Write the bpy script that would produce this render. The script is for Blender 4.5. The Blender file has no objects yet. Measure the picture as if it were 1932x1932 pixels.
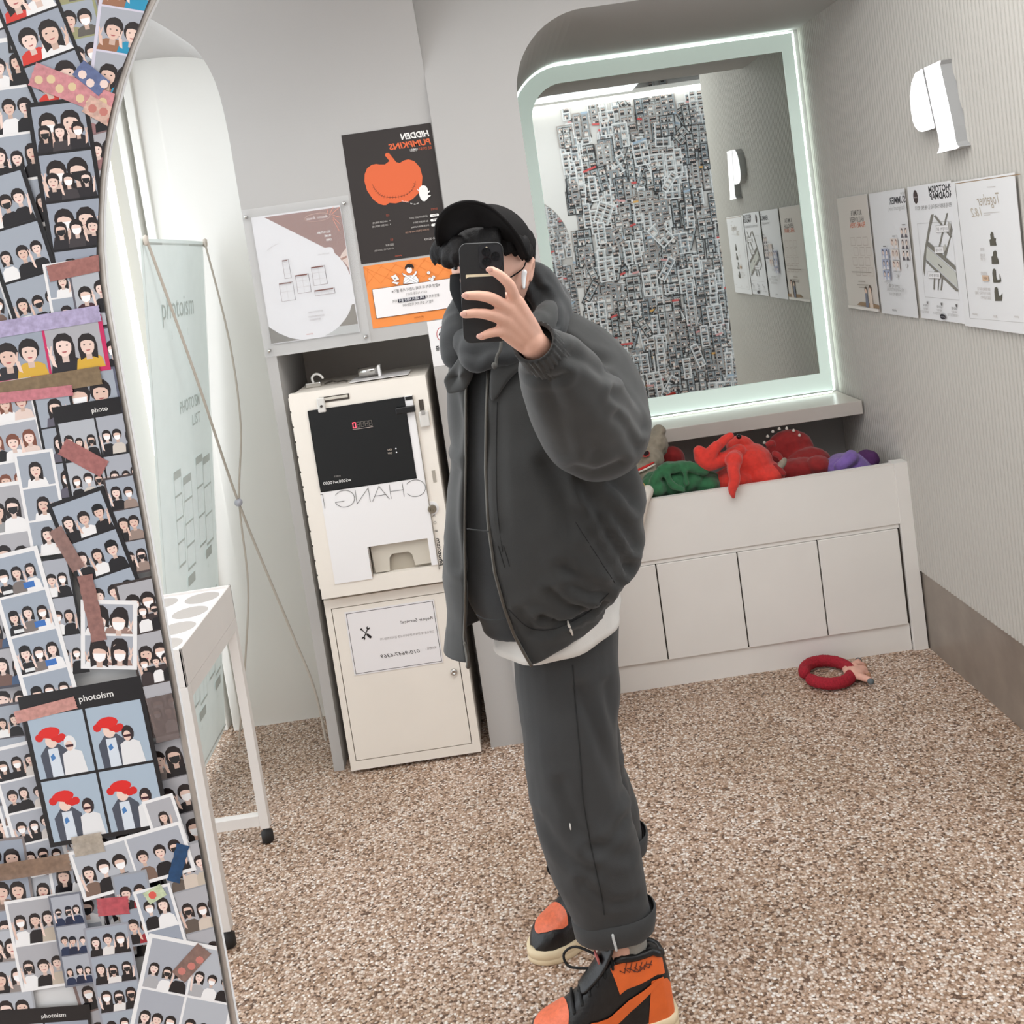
import bpy, bmesh, math, random
from math import pi, sin, cos, sqrt, radians
from mathutils import Vector, Matrix, noise

S = bpy.context.scene
COL = S.collection

# ---------------------------------------------------------------- camera
cam_d = bpy.data.cameras.new('camera')
cam = bpy.data.objects.new('camera', cam_d)
COL.objects.link(cam)
CAM_H = 1.57
YAW, PITCH, ROLL = radians(0.8425), radians(-4.9533), radians(-8.2043)
_f = Vector((sin(YAW)*cos(PITCH), cos(YAW)*cos(PITCH), sin(PITCH)))
_r = Vector((cos(YAW), -sin(YAW), 0))
_u = _r.cross(_f)
_r2 = cos(ROLL)*_r + sin(ROLL)*_u
_u2 = -sin(ROLL)*_r + cos(ROLL)*_u
cam.matrix_world = Matrix(((_r2.x, _u2.x, -_f.x, 0), (_r2.y, _u2.y, -_f.y, 0), (_r2.z, _u2.z, -_f.z, CAM_H), (0, 0, 0, 1)))
cam_d.sensor_width = 36.0
cam_d.lens = 36.0*1935/1932
cam_d.shift_y = -322/1932
cam_d.clip_start = 0.02
S.camera = cam

# ---------------------------------------------------------------- world, lamps, exposure
wd = bpy.data.worlds.new('world'); S.world = wd
wd.use_nodes = True
wd.node_tree.nodes['Background'].inputs[0].default_value = (0.89, 0.95, 1.0, 1)
wd.node_tree.nodes['Background'].inputs[1].default_value = 2.3
S.view_settings.view_transform = 'Standard'
S.view_settings.look = 'None'
S.view_settings.gamma = 1
S.view_settings.exposure = 0.0
S.view_settings.use_curve_mapping = False

def area(name, loc, size, size_y, power, color=(0.92, 0.965, 1), rot=(0, 0, 0)):
    l = bpy.data.lights.new(name, 'AREA'); l.shape = 'RECTANGLE'
    l.size, l.size_y, l.energy, l.color = size, size_y, power, color
    o = bpy.data.objects.new(name, l); o.location = loc; o.rotation_euler = rot
    COL.objects.link(o); return o
area('ceiling_light_room', (0.15, 1.80, 2.53), 2.0, 1.6, 20)
area('ceiling_light_front', (0.0, -0.55, 2.53), 2.2, 1.2, 5)
area('niche_fill_light', (-1.32, 2.85, 2.390), 0.40, 0.40, 4.5)  # added fill without a fixture, out of view, brightens the left niche

# ---------------------------------------------------------------- helpers
def lin(c):
    return tuple(((v/255)/12.92 if v/255 <= 0.04045 else ((v/255+0.055)/1.055)**2.4) for v in c[:3])

MATS = {}
def mat(name, col=(200, 200, 200), rough=0.6, metal=0.0, spec=0.5, noise_scale=None, var=0.08, bump=0.0, bump_scale=200, emit=None, estr=0.0, alpha=None, trans=0.0, sheen=0.0, detail=4):
    if name in MATS: return MATS[name]
    m = bpy.data.materials.new(name); m.use_nodes = True
    nt = m.node_tree; b = nt.nodes['Principled BSDF']
    c = lin(col)
    b.inputs['Base Color'].default_value = (*c, 1)
    b.inputs['Roughness'].default_value = rough
    b.inputs['Metallic'].default_value = metal
    b.inputs['Specular IOR Level'].default_value = spec
    if sheen: b.inputs['Sheen Weight'].default_value = sheen
    if trans: b.inputs['Transmission Weight'].default_value = trans
    if alpha is not None: b.inputs['Alpha'].default_value = alpha
    if emit:
        b.inputs['Emission Color'].default_value = (*lin(emit), 1); b.inputs['Emission Strength'].default_value = estr
    tc = None
    if noise_scale or bump:
        tc = nt.nodes.new('ShaderNodeTexCoord')
    if noise_scale:
        n = nt.nodes.new('ShaderNodeTexNoise'); n.inputs['Scale'].default_value = noise_scale; n.inputs['Detail'].default_value = detail
        nt.links.new(tc.outputs['Object'], n.inputs['Vector'])
        r = nt.nodes.new('ShaderNodeValToRGB')
        r.color_ramp.elements[0].position = 0.3; r.color_ramp.elements[1].position = 0.7
        r.color_ramp.elements[0].color = (*[v*(1-var) for v in c], 1)
        r.color_ramp.elements[1].color = (*[min(1, v*(1+var)) for v in c], 1)
        nt.links.new(n.outputs['Fac'], r.inputs['Fac']); nt.links.new(r.outputs['Color'], b.inputs['Base Color'])
    if bump:
        n2 = nt.nodes.new('ShaderNodeTexNoise'); n2.inputs['Scale'].default_value = bump_scale; n2.inputs['Detail'].default_value = 3
        nt.links.new(tc.outputs['Object'], n2.inputs['Vector'])
        bp = nt.nodes.new('ShaderNodeBump'); bp.inputs['Strength'].default_value = bump; bp.inputs['Distance'].default_value = 0.002
        nt.links.new(n2.outputs['Fac'], bp.inputs['Height']); nt.links.new(bp.outputs['Normal'], b.inputs['Normal'])
    MATS[name] = m
    return m

def print_mat(name='print_ink', rough=0.5, spec=0.3):
    if name in MATS: return MATS[name]
    m = bpy.data.materials.new(name); m.use_nodes = True
    nt = m.node_tree; b = nt.nodes['Principled BSDF']
    a = nt.nodes.new('ShaderNodeAttribute'); a.attribute_name = 'Col'
    nt.links.new(a.outputs['Color'], b.inputs['Base Color'])
    b.inputs['Roughness'].default_value = rough; b.inputs['Specular IOR Level'].default_value = spec
    MATS[name] = m; return m

def tag(o, label=None, cat=None, group=None, kind=None):
    if label: o['label'] = label
    if cat: o['category'] = cat
    if group: o['group'] = group
    if kind: o['kind'] = kind
    return o

def empty(name, loc=(0, 0, 0), label=None, cat=None, group=None):
    o = bpy.data.objects.new(name, None); o.empty_display_size = 0.05; o.location = loc
    COL.objects.link(o); tag(o, label, cat, group); return o

def link(name, me, m=None, parent=None, kind=None):
    o = bpy.data.objects.new(name, me); COL.objects.link(o)
    if m is not None and not me.materials: me.materials.append(m)
    if parent is not None:
        o.parent = parent
        o.matrix_parent_inverse = Matrix.Translation(parent.location).inverted() if parent.parent is None else parent.matrix_parent_inverse.copy()
        if parent.parent is not None:
            o.matrix_parent_inverse = Matrix.Identity(4)
    if kind: o['kind'] = kind
    return o

class MB:
    """collects geometry in world coordinates"""
    def __init__(s): s.v = []; s.f = []
    def add(s, vs, fs):
        k = len(s.v); s.v += [tuple(p) for p in vs]; s.f += [tuple(i+k for i in q) for q in fs]; return s
    def box(s, x0, x1, y0, y1, z0, z1):
        return s.add([(x0, y0, z0), (x1, y0, z0), (x1, y1, z0), (x0, y1, z0), (x0, y0, z1), (x1, y0, z1), (x1, y1, z1), (x0, y1, z1)],
                     [(0, 3, 2, 1), (4, 5, 6, 7), (0, 1, 5, 4), (1, 2, 6, 5), (2, 3, 7, 6), (3, 0, 4, 7)])
    def prism(s, pts, o, u, v, n, d):
        """polygon pts (a,b) in plane o+a*u+b*v, extruded along n by d"""
        o, u, v, n = Vector(o), Vector(u), Vector(v), Vector(n)
        a = [o+u*p+v*q for p, q in pts]; b = [p+n*d for p in a]; k = len(pts)
        return s.add(a+b, [tuple(range(k))[::-1], tuple(range(k, 2*k))]+[(i, (i+1) % k, k+(i+1) % k, k+i) for i in range(k)])
    def loft(s, rings, closed=True, cap=True):
        n = len(rings[0]); k = len(s.v)
        for r in rings: s.v += [tuple(p) for p in r]
        m = n if closed else n-1
        for i in range(len(rings)-1):
            for j in range(m):
                s.f.append((k+i*n+j, k+i*n+(j+1) % n, k+(i+1)*n+(j+1) % n, k+(i+1)*n+j))
        if cap and closed:
            s.f.append(tuple(k+j for j in range(n))[::-1]); s.f.append(tuple(k+(len(rings)-1)*n+j for j in range(n)))
        return s
    def tube(s, path, rad, seg=12, cap=True, flat=1.0, up=None, res=0, roundcap=True):
        P = [Vector(p) for p in path]; R = list(rad) if hasattr(rad, '__len__') else [rad]*len(P)
        if res: P, R = smooth_path(P, R, res)
        if roundcap and cap:
            d0 = (P[0]-P[1]).normalized(); d1 = (P[-1]-P[-2]).normalized()
            pre = [(P[0]+d0*R[0]*a, R[0]*b) for a, b in ((0.96, 0.25), (0.75, 0.65), (0.4, 0.91))]
            post = [(P[-1]+d1*R[-1]*a, R[-1]*b) for a, b in ((0.4, 0.91), (0.75, 0.65), (0.96, 0.25))]
            P = [p for p, _ in pre]+P+[p for p, _ in post]; R = [r for _, r in pre]+R+[r for _, r in post]
        T = []
        for i in range(len(P)):
            a = P[max(0, i-1)]; b = P[min(len(P)-1, i+1)]; t = b-a
            T.append(t.normalized() if t.length > 1e-9 else Vector((0, 0, 1)))
        ref = Vector(up) if up else (Vector((0, 0, 1)) if abs(T[0].z) < 0.9 else Vector((1, 0, 0)))
        N = (ref-T[0]*ref.dot(T[0])).normalized(); rings = []
        for i in range(len(P)):
            N = (N-T[i]*N.dot(T[i])).normalized(); B = T[i].cross(N)
            rings.append([P[i]+N*(R[i]*flat*cos(2*pi*j/seg))+B*(R[i]*sin(2*pi*j/seg)) for j in range(seg)])
        return s.loft(rings, True, cap)
    def ball(s, c, r, seg=14, rings=9, rot=None):
        c = Vector(c); r = (r, r, r) if not hasattr(r, '__len__') else r; M = rot or Matrix.Identity(3)
        k = len(s.v); s.v.append(tuple(c+M@Vector((0, 0, r[2]))))
        for i in range(1, rings):
            ph = pi*i/rings
            for j in range(seg):
                th = 2*pi*j/seg
                s.v.append(tuple(c+M@Vector((r[0]*sin(ph)*cos(th), r[1]*sin(ph)*sin(th), r[2]*cos(ph)))))
        s.v.append(tuple(c+M@Vector((0, 0, -r[2])))); e = len(s.v)-1
        for j in range(seg): s.f.append((k, k+1+j, k+1+(j+1) % seg))
        for i in range(rings-2):
            for j in range(seg):
                a = k+1+i*seg
                s.f.append((a+j, a+seg+j, a+seg+(j+1) % seg, a+(j+1) % seg))
        a = k+1+(rings-2)*seg
        for j in range(seg): s.f.append((a+j, e, a+(j+1) % seg))
        return s
    def lathe(s, prof, c, axis=(0, 0, 1), seg=20):
        """prof: (radius, height) along axis from c"""
        c = Vector(c); ax = Vector(axis).normalized()
        u = ax.orthogonal().normalized(); v = ax.cross(u)
        return s.loft([[c+ax*h+(u*cos(2*pi*j/seg)+v*sin(2*pi*j/seg))*max(r, 1e-5) for j in range(seg)] for r, h in prof])
    def grid(s, fn, nu, nv, closed_u=False):
        k = len(s.v)
        for i in range(nv):
            for j in range(nu): s.v.append(tuple(fn(j/(nu if closed_u else nu-1), i/(nv-1))))
        for i in range(nv-1):
            for j in range(nu if closed_u else nu-1):
                j2 = (j+1) % nu
                s.f.append((k+i*nu+j, k+i*nu+j2, k+(i+1)*nu+j2, k+(i+1)*nu+j))
        return s
    def mesh(s, name, smooth=False, fix=True):
        me = bpy.data.meshes.new(name); me.from_pydata(s.v, [], s.f); me.update()
        if fix:
            bm = bmesh.new(); bm.from_mesh(me); bmesh.ops.recalc_face_normals(bm, faces=bm.faces); bm.to_mesh(me); bm.free()
        if smooth: me.polygons.foreach_set('use_smooth', [True]*len(me.polygons))
        return me
    def build(s, name, m, parent=None, smooth=False, kind=None, bevel=0.0, fix=True, origin=None):
        me = s.mesh(name, smooth, fix)
        o = link(name, me, m, parent, kind)
        if bevel:
            b = o.modifiers.new('bevel', 'BEVEL'); b.width = bevel; b.segments = 2; b.limit_method = 'ANGLE'
        return o

def smooth_path(P, R, res):
    """Catmull-Rom resample"""
    Q, W = [], []
    n = len(P)
    for i in range(n-1):
        p0, p1, p2, p3 = P[max(0, i-1)], P[i], P[i+1], P[min(n-1, i+2)]
        r0, r1, r2, r3 = R[max(0, i-1)], R[i], R[i+1], R[min(n-1, i+2)]
        for k in range(res):
            t = k/res
            f = lambda a, b, c, d: 0.5*((2*b)+(-a+c)*t+(2*a-5*b+4*c-d)*t*t+(-a+3*b-3*c+d)*t*t*t)
            Q.append(Vector([f(p0[j], p1[j], p2[j], p3[j]) for j in range(3)])); W.append(f(r0, r1, r2, r3))
    Q.append(P[-1]); W.append(R[-1]); return Q, W

def interp(tab, x):
    """tab: sorted [(x, y)...]"""
    if x <= tab[0][0]: return tab[0][1]
    for (a, b), (c, d) in zip(tab, tab[1:]):
        if x <= c: return b+(d-b)*(x-a)/(c-a)
    return tab[-1][1]

def remeshed(mb, voxel, smooth_it=6, name='m', fac=0.5):
    me = mb.mesh(name); o = bpy.data.objects.new('tmp', me); COL.objects.link(o)
    r = o.modifiers.new('r', 'REMESH'); r.mode = 'VOXEL'; r.voxel_size = voxel
    if smooth_it:
        sm = o.modifiers.new('s', 'SMOOTH'); sm.factor = fac; sm.iterations = smooth_it
    dg = bpy.context.evaluated_depsgraph_get()
    out = bpy.data.meshes.new_from_object(o.evaluated_get(dg))
    bpy.data.objects.remove(o); bpy.data.meshes.remove(me); out.name = name
    out.polygons.foreach_set('use_smooth', [True]*len(out.polygons))
    return out

TXT = {}
def text_shape(body, bold=0.0, shear=0.0, spacing=1.0):
    key = (body, bold, shear, spacing)
    if key in TXT: return TXT[key]
    cu = bpy.data.curves.new('txt', 'FONT'); cu.body = body; cu.size = 1; cu.resolution_u = 2
    cu.offset = bold; cu.shear = shear; cu.space_character = spacing
    o = bpy.data.objects.new('txt', cu)
    me = bpy.data.meshes.new_from_object(o)
    vs = [(v.co.x, v.co.y) for v in me.vertices]; fs = [tuple(p.vertices) for p in me.polygons]
    bpy.data.objects.remove(o); bpy.data.meshes.remove(me); bpy.data.curves.remove(cu)
    if not vs: vs = [(0, 0)]
    x0 = min(v[0] for v in vs); x1 = max(v[0] for v in vs)
    TXT[key] = ([(a-x0, b) for a, b in vs], fs, x1-x0)
    return TXT[key]

class Print:
    """flat ink layers on a sheet, in sheet coordinates (u right as seen, v up)"""
    def __init__(s, step=0.00012): s.v = []; s.f = []; s.c = []; s.l = 0; s.step = step
    def poly(s, pts, col, layer=None):
        if layer is None: s.l += 1; layer = s.l
        k = len(s.v); s.v += [(a, b, layer*s.step) for a, b in pts]; s.f.append(tuple(range(k, k+len(pts)))); s.c += [lin(col)]*len(pts)
    def rect(s, u0, v0, u1, v1, col): s.poly([(u0, v0), (u1, v0), (u1, v1), (u0, v1)], col)
    def ell(s, u, v, a, b, col, n=14, rot=0.0, a0=0, a1=2*pi):
        m = n if a1-a0 > 6.2 else n+1
        pts = []
        for i in range(m):
            t = a0+(a1-a0)*i/n; x, y = a*cos(t), b*sin(t)
            pts.append((u+x*cos(rot)-y*sin(rot), v+x*sin(rot)+y*cos(rot)))
        s.poly(pts, col)
    def line(s, pts, w, col, closed=False):
        P = [Vector(p).to_2d() if len(p) > 2 else Vector(p) for p in pts]
        if closed: P.append(P[0])
        s.l += 1
        for a, b in zip(P, P[1:]):
            d = b-a
            if d.length < 1e-7: continue
            n = Vector((-d.y, d.x)).normalized()*w/2; e = d.normalized()*w/2*0.6
            s.poly([a-n-e, b-n+e, b+n+e, a+n-e], col, s.l)
    def frame(s, u0, v0, u1, v1, w, col): s.line([(u0, v0), (u1, v0), (u1, v1), (u0, v1)], w, col, True)
    def text(s, body, u, v, h, col, width=None, mirror=True, bold=0.0, shear=0.0, align='start', rot=0.0, spacing=1.0):
        """u,v: baseline start. mirrored writing starts at u and runs to the left. h: cap height"""
        vs, fs, w = text_shape(body, bold, shear, spacing)
        k = h/0.69; sx = k if width is None else width/w
        off = {'start': 0, 'center': -w*sx/2, 'end': -w*sx}[align]
        s.l += 1; b = len(s.v); sg = -1 if mirror else 1
        cr, sr = cos(rot), sin(rot)
        for x, y in vs:
            X, Y = sg*(x*sx+off), y*k
            s.v.append((u+X*cr-Y*sr, v+X*sr+Y*cr, s.l*s.step))
        s.f += [tuple(i+b for i in q) for q in fs]; s.c += [lin(col)]*len(vs)
    def build(s, name, o, u, v, n, parent=None, m=None, kind=None, bend=None):
        o, u, v, n = Vector(o), Vector(u), Vector(v), Vector(n)
        me = bpy.data.meshes.new(name)
        me.from_pydata([tuple(o+u*a+v*b+n*(d+0.0003+(bend(a, b) if bend else 0))) for a, b, d in s.v], [], s.f); me.update()
        at = me.color_attributes.new('Col', 'FLOAT_COLOR', 'POINT')
        at.data.foreach_set('color', [x for c in s.c for x in (*c, 1.0)])
        return link(name, me, m or print_mat(), parent, kind)
BACK = ((1, 0, 0), (0, 0, 1), (0, -1, 0))       # sheets on walls that face the viewer
RIGHT = ((0, -1, 0), (0, 0, 1), (-1, 0, 0))     # sheets on the fluted side wall


# ================================================================ the setting
M_WALL = mat('wall_paint', (183, 180, 177), 0.75, noise_scale=3, var=0.015, bump=0.06, bump_scale=260)
M_WALL2 = mat('wall_paint_niche', (236, 234, 228), 0.7, noise_scale=2, var=0.02, bump=0.05, bump_scale=240)
M_FLUTE = mat('fluted_panel', (190, 186, 179), 0.55, noise_scale=4, var=0.02)
M_CEIL = mat('ceiling_paint', (232, 230, 226), 0.8)
M_CAB = mat('cabinet_laminate', (240, 236, 231), 0.5, noise_scale=5, var=0.02, bump=0.03, bump_scale=400)
M_STEEL = mat('brushed_steel', (156, 146, 136), 0.38, metal=0.45, noise_scale=9, var=0.12)
M_LAMP = mat('lamp_diffuser', (255, 255, 255), 0.5, emit=(255, 250, 243), estr=2.2)
M_LED = mat('led_strip', (255, 255, 255), 0.5, emit=(238, 255, 250), estr=3.4)
M_RIM = mat('mirror_rim', (176, 168, 160), 0.3, metal=0.3, noise_scale=30, var=0.2)

# floor of resin-bound pebbles
def floor_mat():
    m = bpy.data.materials.new('pebble_floor'); m.use_nodes = True
    nt = m.node_tree; b = nt.nodes['Principled BSDF']; L = nt.links.new
    tc = nt.nodes.new('ShaderNodeTexCoord')
    v = nt.nodes.new('ShaderNodeTexVoronoi'); v.inputs['Scale'].default_value = 165
    L(tc.outputs['Object'], v.inputs['Vector'])
    sep = nt.nodes.new('ShaderNodeSeparateColor'); L(v.outputs['Color'], sep.inputs['Color'])
    r = nt.nodes.new('ShaderNodeValToRGB'); r.color_ramp.interpolation = 'CONSTANT'
    cols = [(0.0, (112, 88, 72)), (0.09, (168, 138, 114)), (0.25, (206, 178, 156)), (0.46, (222, 200, 184)), (0.62, (192, 164, 144)), (0.75, (238, 224, 212)), (0.88, (248, 240, 234)), (0.97, (140, 112, 94))]
    e = r.color_ramp.elements
    e[0].position, e[0].color = cols[0][0], (*lin(cols[0][1]), 1)
    e[1].position, e[1].color = cols[1][0], (*lin(cols[1][1]), 1)
    for p, c in cols[2:]:
        k = e.new(p); k.color = (*lin(c), 1)
    L(sep.outputs['Red'], r.inputs['Fac'])
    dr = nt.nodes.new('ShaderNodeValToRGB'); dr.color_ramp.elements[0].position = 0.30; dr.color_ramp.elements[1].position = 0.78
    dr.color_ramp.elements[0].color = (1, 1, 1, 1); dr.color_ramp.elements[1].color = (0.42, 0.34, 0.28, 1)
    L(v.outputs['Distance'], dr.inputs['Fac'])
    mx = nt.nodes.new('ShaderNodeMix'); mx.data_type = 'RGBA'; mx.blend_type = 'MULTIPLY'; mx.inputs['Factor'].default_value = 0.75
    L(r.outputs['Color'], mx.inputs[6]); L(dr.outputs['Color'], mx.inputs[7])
    n = nt.nodes.new('ShaderNodeTexNoise'); n.inputs['Scale'].default_value = 2.2; n.inputs['Detail'].default_value = 3
    L(tc.outputs['Object'], n.inputs['Vector'])
    r2 = nt.nodes.new('ShaderNodeValToRGB'); r2.color_ramp.elements[0].color = (0.86, 0.84, 0.80, 1); r2.color_ramp.elements[1].color = (1, 1, 1, 1)
    r2.color_ramp.elements[0].position = 0.35; r2.color_ramp.elements[1].position = 0.6
    L(n.outputs['Fac'], r2.inputs['Fac'])
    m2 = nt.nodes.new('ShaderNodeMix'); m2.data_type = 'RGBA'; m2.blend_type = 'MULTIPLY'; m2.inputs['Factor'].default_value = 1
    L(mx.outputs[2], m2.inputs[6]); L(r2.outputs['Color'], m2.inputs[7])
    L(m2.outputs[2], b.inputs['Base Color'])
    b.inputs['Roughness'].default_value = 0.45; b.inputs['Specular IOR Level'].default_value = 0.4
    bp = nt.nodes.new('ShaderNodeBump'); bp.inputs['Strength'].default_value = 0.55; bp.inputs['Distance'].default_value = 0.003; bp.invert = True
    L(v.outputs['Distance'], bp.inputs['Height']); L(bp.outputs['Normal'], b.inputs['Normal'])
    return m
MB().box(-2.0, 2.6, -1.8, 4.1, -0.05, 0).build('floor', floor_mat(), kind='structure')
MB().box(-2.0, 2.6, -1.8, 4.1, 2.60, 2.65).build('ceiling', M_CEIL, kind='structure')
Y0, Y1, Y2, YM = 3.165, 3.19, 3.62, 4.03
XR = 1.333

# column and lintel around the mirror alcove (soffit and side of the alcove are its depth)
arc = [(0.169+0.235*(1-cos(t)), 2.03+0.235*sin(t)) for t in [i*pi/2/14 for i in range(15)]]
poly = [(-0.10, 0), (0.169, 0)]+arc+[(XR+0.02, 2.265), (XR+0.02, 2.60), (-0.10, 2.60)]
MB().prism(poly, (0, Y0, 0), (1, 0, 0), (0, 0, 1), (0, 1, 0), 0.92).build('wall_back', M_WALL, kind='structure')
MB().box(0.1, 1.45, YM+0.02, YM+0.08, 0, 2.60).build('wall_alcove', M_WALL, kind='structure')

# poster wall: flat below, coved forward into the ceiling, arched opening on its left, recess for the machine
ZC, RC = 2.00, 0.40
def prof(s):
    if s <= ZC: return Y1, s
    t = (s-ZC)/RC
    if t <= pi/2: return Y1-RC+RC*cos(t), ZC+RC*sin(t)
    return Y1-RC-(t-pi/2)*RC, ZC+RC
S_END = ZC+RC*pi/2+0.40
edge = [(0, -0.718), (2.05, -0.718), (2.162, -0.718), (2.21, -0.721), (2.254, -0.728), (2.29, -0.737), (2.323, -0.749), (2.373, -0.784), (2.439, -0.828), (2.50, -0.88), (2.56, -0.95), (2.63, -1.1), (2.66, -2.0), (3.6, -2.0)]
mb = MB()
ss = [1.353]+[1.353+(ZC-1.353)*i/4 for i in range(1, 5)]+[ZC+(S_END-ZC)*i/80 for i in range(1, 81)]
xs = 24
rows = []
for s in ss:
    y, z = prof(s); xl = interp(edge, s)
    rows.append([(xl+(-0.10-xl)*j/xs, y, z) for j in range(xs+1)])
mb.loft(rows, closed=False)
back = []
for s in ss:
    y, z = prof(s); xl = interp(edge, s)
    t = max(0.0, min((s-ZC)/RC, pi/2))
    back.append([(xl, y, z), (xl, max(y, Y1)+0.43, z)])
mb.loft(back, closed=False)                                   # reveal of the arched opening
mb.loft([[(-0.10, *prof(s)), (-0.10, Y1+0.02, prof(s)[1])] for s in ss], closed=False)
mb.add([(-2.0, Y1-RC-0.40, ZC+RC), (-0.10, Y1-RC-0.40, ZC+RC), (-0.10, Y1-RC-0.40, 2.6), (-2.0, Y1-RC-0.40, 2.6)], [(0, 1, 2, 3)])
mb.add([(-0.10, Y1-RC-0.40, ZC+RC), (-0.10, Y1, ZC+RC), (-0.10, Y1, 2.6), (-0.10, Y1-RC-0.40, 2.6)], [(0, 1, 2, 3)])
mb.box(-0.717, -0.684, Y1, Y1+0.43, 0, 1.353)                 # jamb left of the machine
mb.box(-0.207, -0.10, Y1, Y1+0.43, 0, 1.353)
mb.box(-0.717, -0.10, Y1+0.005, Y1+0.43, 1.353, 1.40)         # underside over the recess
mb.build('wall_back_left', M_WALL, kind='structure', fix=False)
MB().box(-0.72, -0.10, Y1+0.43, Y1+0.46, 0, 1.5).build('wall_recess', mat('recess_paint', (200, 192, 184), 0.8), kind='structure')

# niche behind the arched opening
mb = MB()
mb.box(-1.04, -0.70, Y2, Y2+0.05, 0, 2.60)
mb.box(-1.115, -1.04, Y2+0.004, Y2+0.05, 0, 2.60)
mb.build('wall_niche', M_WALL2, kind='structure')
MB().box(-1.145, -1.115, Y2-0.012, Y2+0.05, 0, 2.42).build('trim_1', M_WALL2, kind='structure', bevel=0.003)
MB().box(-1.195, -1.170, Y2+0.004, Y2+0.06, 0, 2.36).build('trim_2', M_WALL2, kind='structure', bevel=0.003)
MB().box(-1.60, -1.115, Y2+0.05, Y2+0.09, 0, 2.60).build('wall_niche_side', mat('grey_door', (188, 186, 178), 0.5), kind='structure')
mb = MB(); mb.box(-1.266, -1.247, Y2+0.02, Y2+0.05, 0.02, 2.30)
tag(mb.build('led_door_strip', mat('door_strip_glow', (255, 255, 255), emit=(255, 255, 252), estr=1.1), bevel=0.002), 'tall thin bright white light strip beside the grey door behind the banner', 'light')

# fluted side wall
def flutes(y0, y1, z0, z1, x, pitch=0.02, d=0.007):
    n = int(round((y1-y0)/pitch)); pts = []
    for i in range(n):
        for k in range(6):
            t = k/6; pts.append((y0+(i+t)*pitch, x-d*sqrt(max(0, 1-(2*t-1)**2))))
    pts.append((y1, x))
    mb = MB()
    k = len(pts)
    mb.loft([[(p[1], p[0], z0) for p in pts], [(p[1], p[0], z1) for p in pts]], closed=False)
    mb.add([(p[1], p[0], z0) for p in pts]+[(x+0.12, y1, z0), (x+0.12, y0, z0)], [tuple(range(k+2))])
    mb.add([(x, y0, z0), (x+0.12, y0, z0), (x+0.12, y0, z1), (x, y0, z1)], [(0, 1, 2, 3)])
    return mb
flutes(2.25, 4.05, 0.285, 2.60, XR+0.003).build('wall_right', M_FLUTE, kind='structure')
MB().box(XR+0.006, XR+0.10, 2.25, 4.05, 0, 0.287).build('baseboard_right', M_STEEL, kind='structure')
MB().box(-2.0, 2.6, -1.84, -1.8, 0, 2.6).build('wall_rear', M_WALL, kind='structure')
MB().box(XR+0.12, 2.6, 2.26, 2.30, 0, 2.6).build('wall_return', M_WALL, kind='structure')

# wall with the big standing mirror opening (rounded top corners), papered with photo strips on both sides
FX0, FX1, FZ0, FZT, FR = -0.283, 0.62, 0.25, 1.945, 0.38
YF = 0.77
ring = [(FX0, FZ0)]+[(FX0+FR*(1-cos(t)), FZT-FR+FR*sin(t)) for t in [i*pi/2/24 for i in range(25)]]
ring2 = [(FX1-FR*(1-cos(t)), FZT-FR+FR*sin(t)) for t in [pi/2-i*pi/2/24 for i in range(25)]]+[(FX1, FZ0)]
xm = (FX0+FX1)/2
mb = MB()
mb.prism([(-2.0, 0), (xm, 0), (xm, FZ0)]+ring+[(xm, FZT), (xm, 2.6), (-2.0, 2.6)], (0, YF, 0), (1, 0, 0), (0, 0, 1), (0, 1, 0), 0.010)
mb.prism([(2.6, 0), (2.6, 2.6), (xm, 2.6), (xm, FZT)]+ring2+[(xm, FZ0), (xm, 0)], (0, YF, 0), (1, 0, 0), (0, 0, 1), (0, 1, 0), 0.010)
mb.build('wall_front', mat('papered_wall', (205, 203, 202), 0.7), kind='structure')
path = [(x, YF-0.001, z) for x, z in ring+ring2]
MB().tube(path, 0.0024, 8, roundcap=False).build('trim_3', M_RIM, kind='structure', smooth=True)

# lamps in the ceiling
for nm, x0, x1, y0, y1, lb in (('ceiling_lamp', -0.85, 1.05, 1.10, 2.40, 'large square ceiling lamp over the pebble floor'), ('ceiling_lamp', -1.1, 1.1, -1.15, 0.05, 'wide ceiling lamp in front of the photo covered wall')):
    e = empty(nm, ((x0+x1)/2, (y0+y1)/2, 2.60), lb, 'lamp')
    MB().box(x0, x1, y0, y1, 2.575, 2.60).build('housing', M_CEIL, e)
    MB().box(x0+0.03, x1-0.03, y0+0.03, y1-0.03, 2.570, 2.576).build('diffuser', M_LAMP, e)
e = empty('cove_lamp', (1.3, 0.83, 2.50), 'long bright tube lamp along the top of the photo wall', 'lamp')
MB().box(0.40, 2.5, 0.80, 0.86, 2.50, 2.53).build('tube', mat('tube_glow', (255, 255, 255), emit=(255, 255, 250), estr=3.0), e)
MB().box(0.38, 2.52, 0.78, 0.87, 2.53, 2.56).build('housing', M_CEIL, e)


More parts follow.
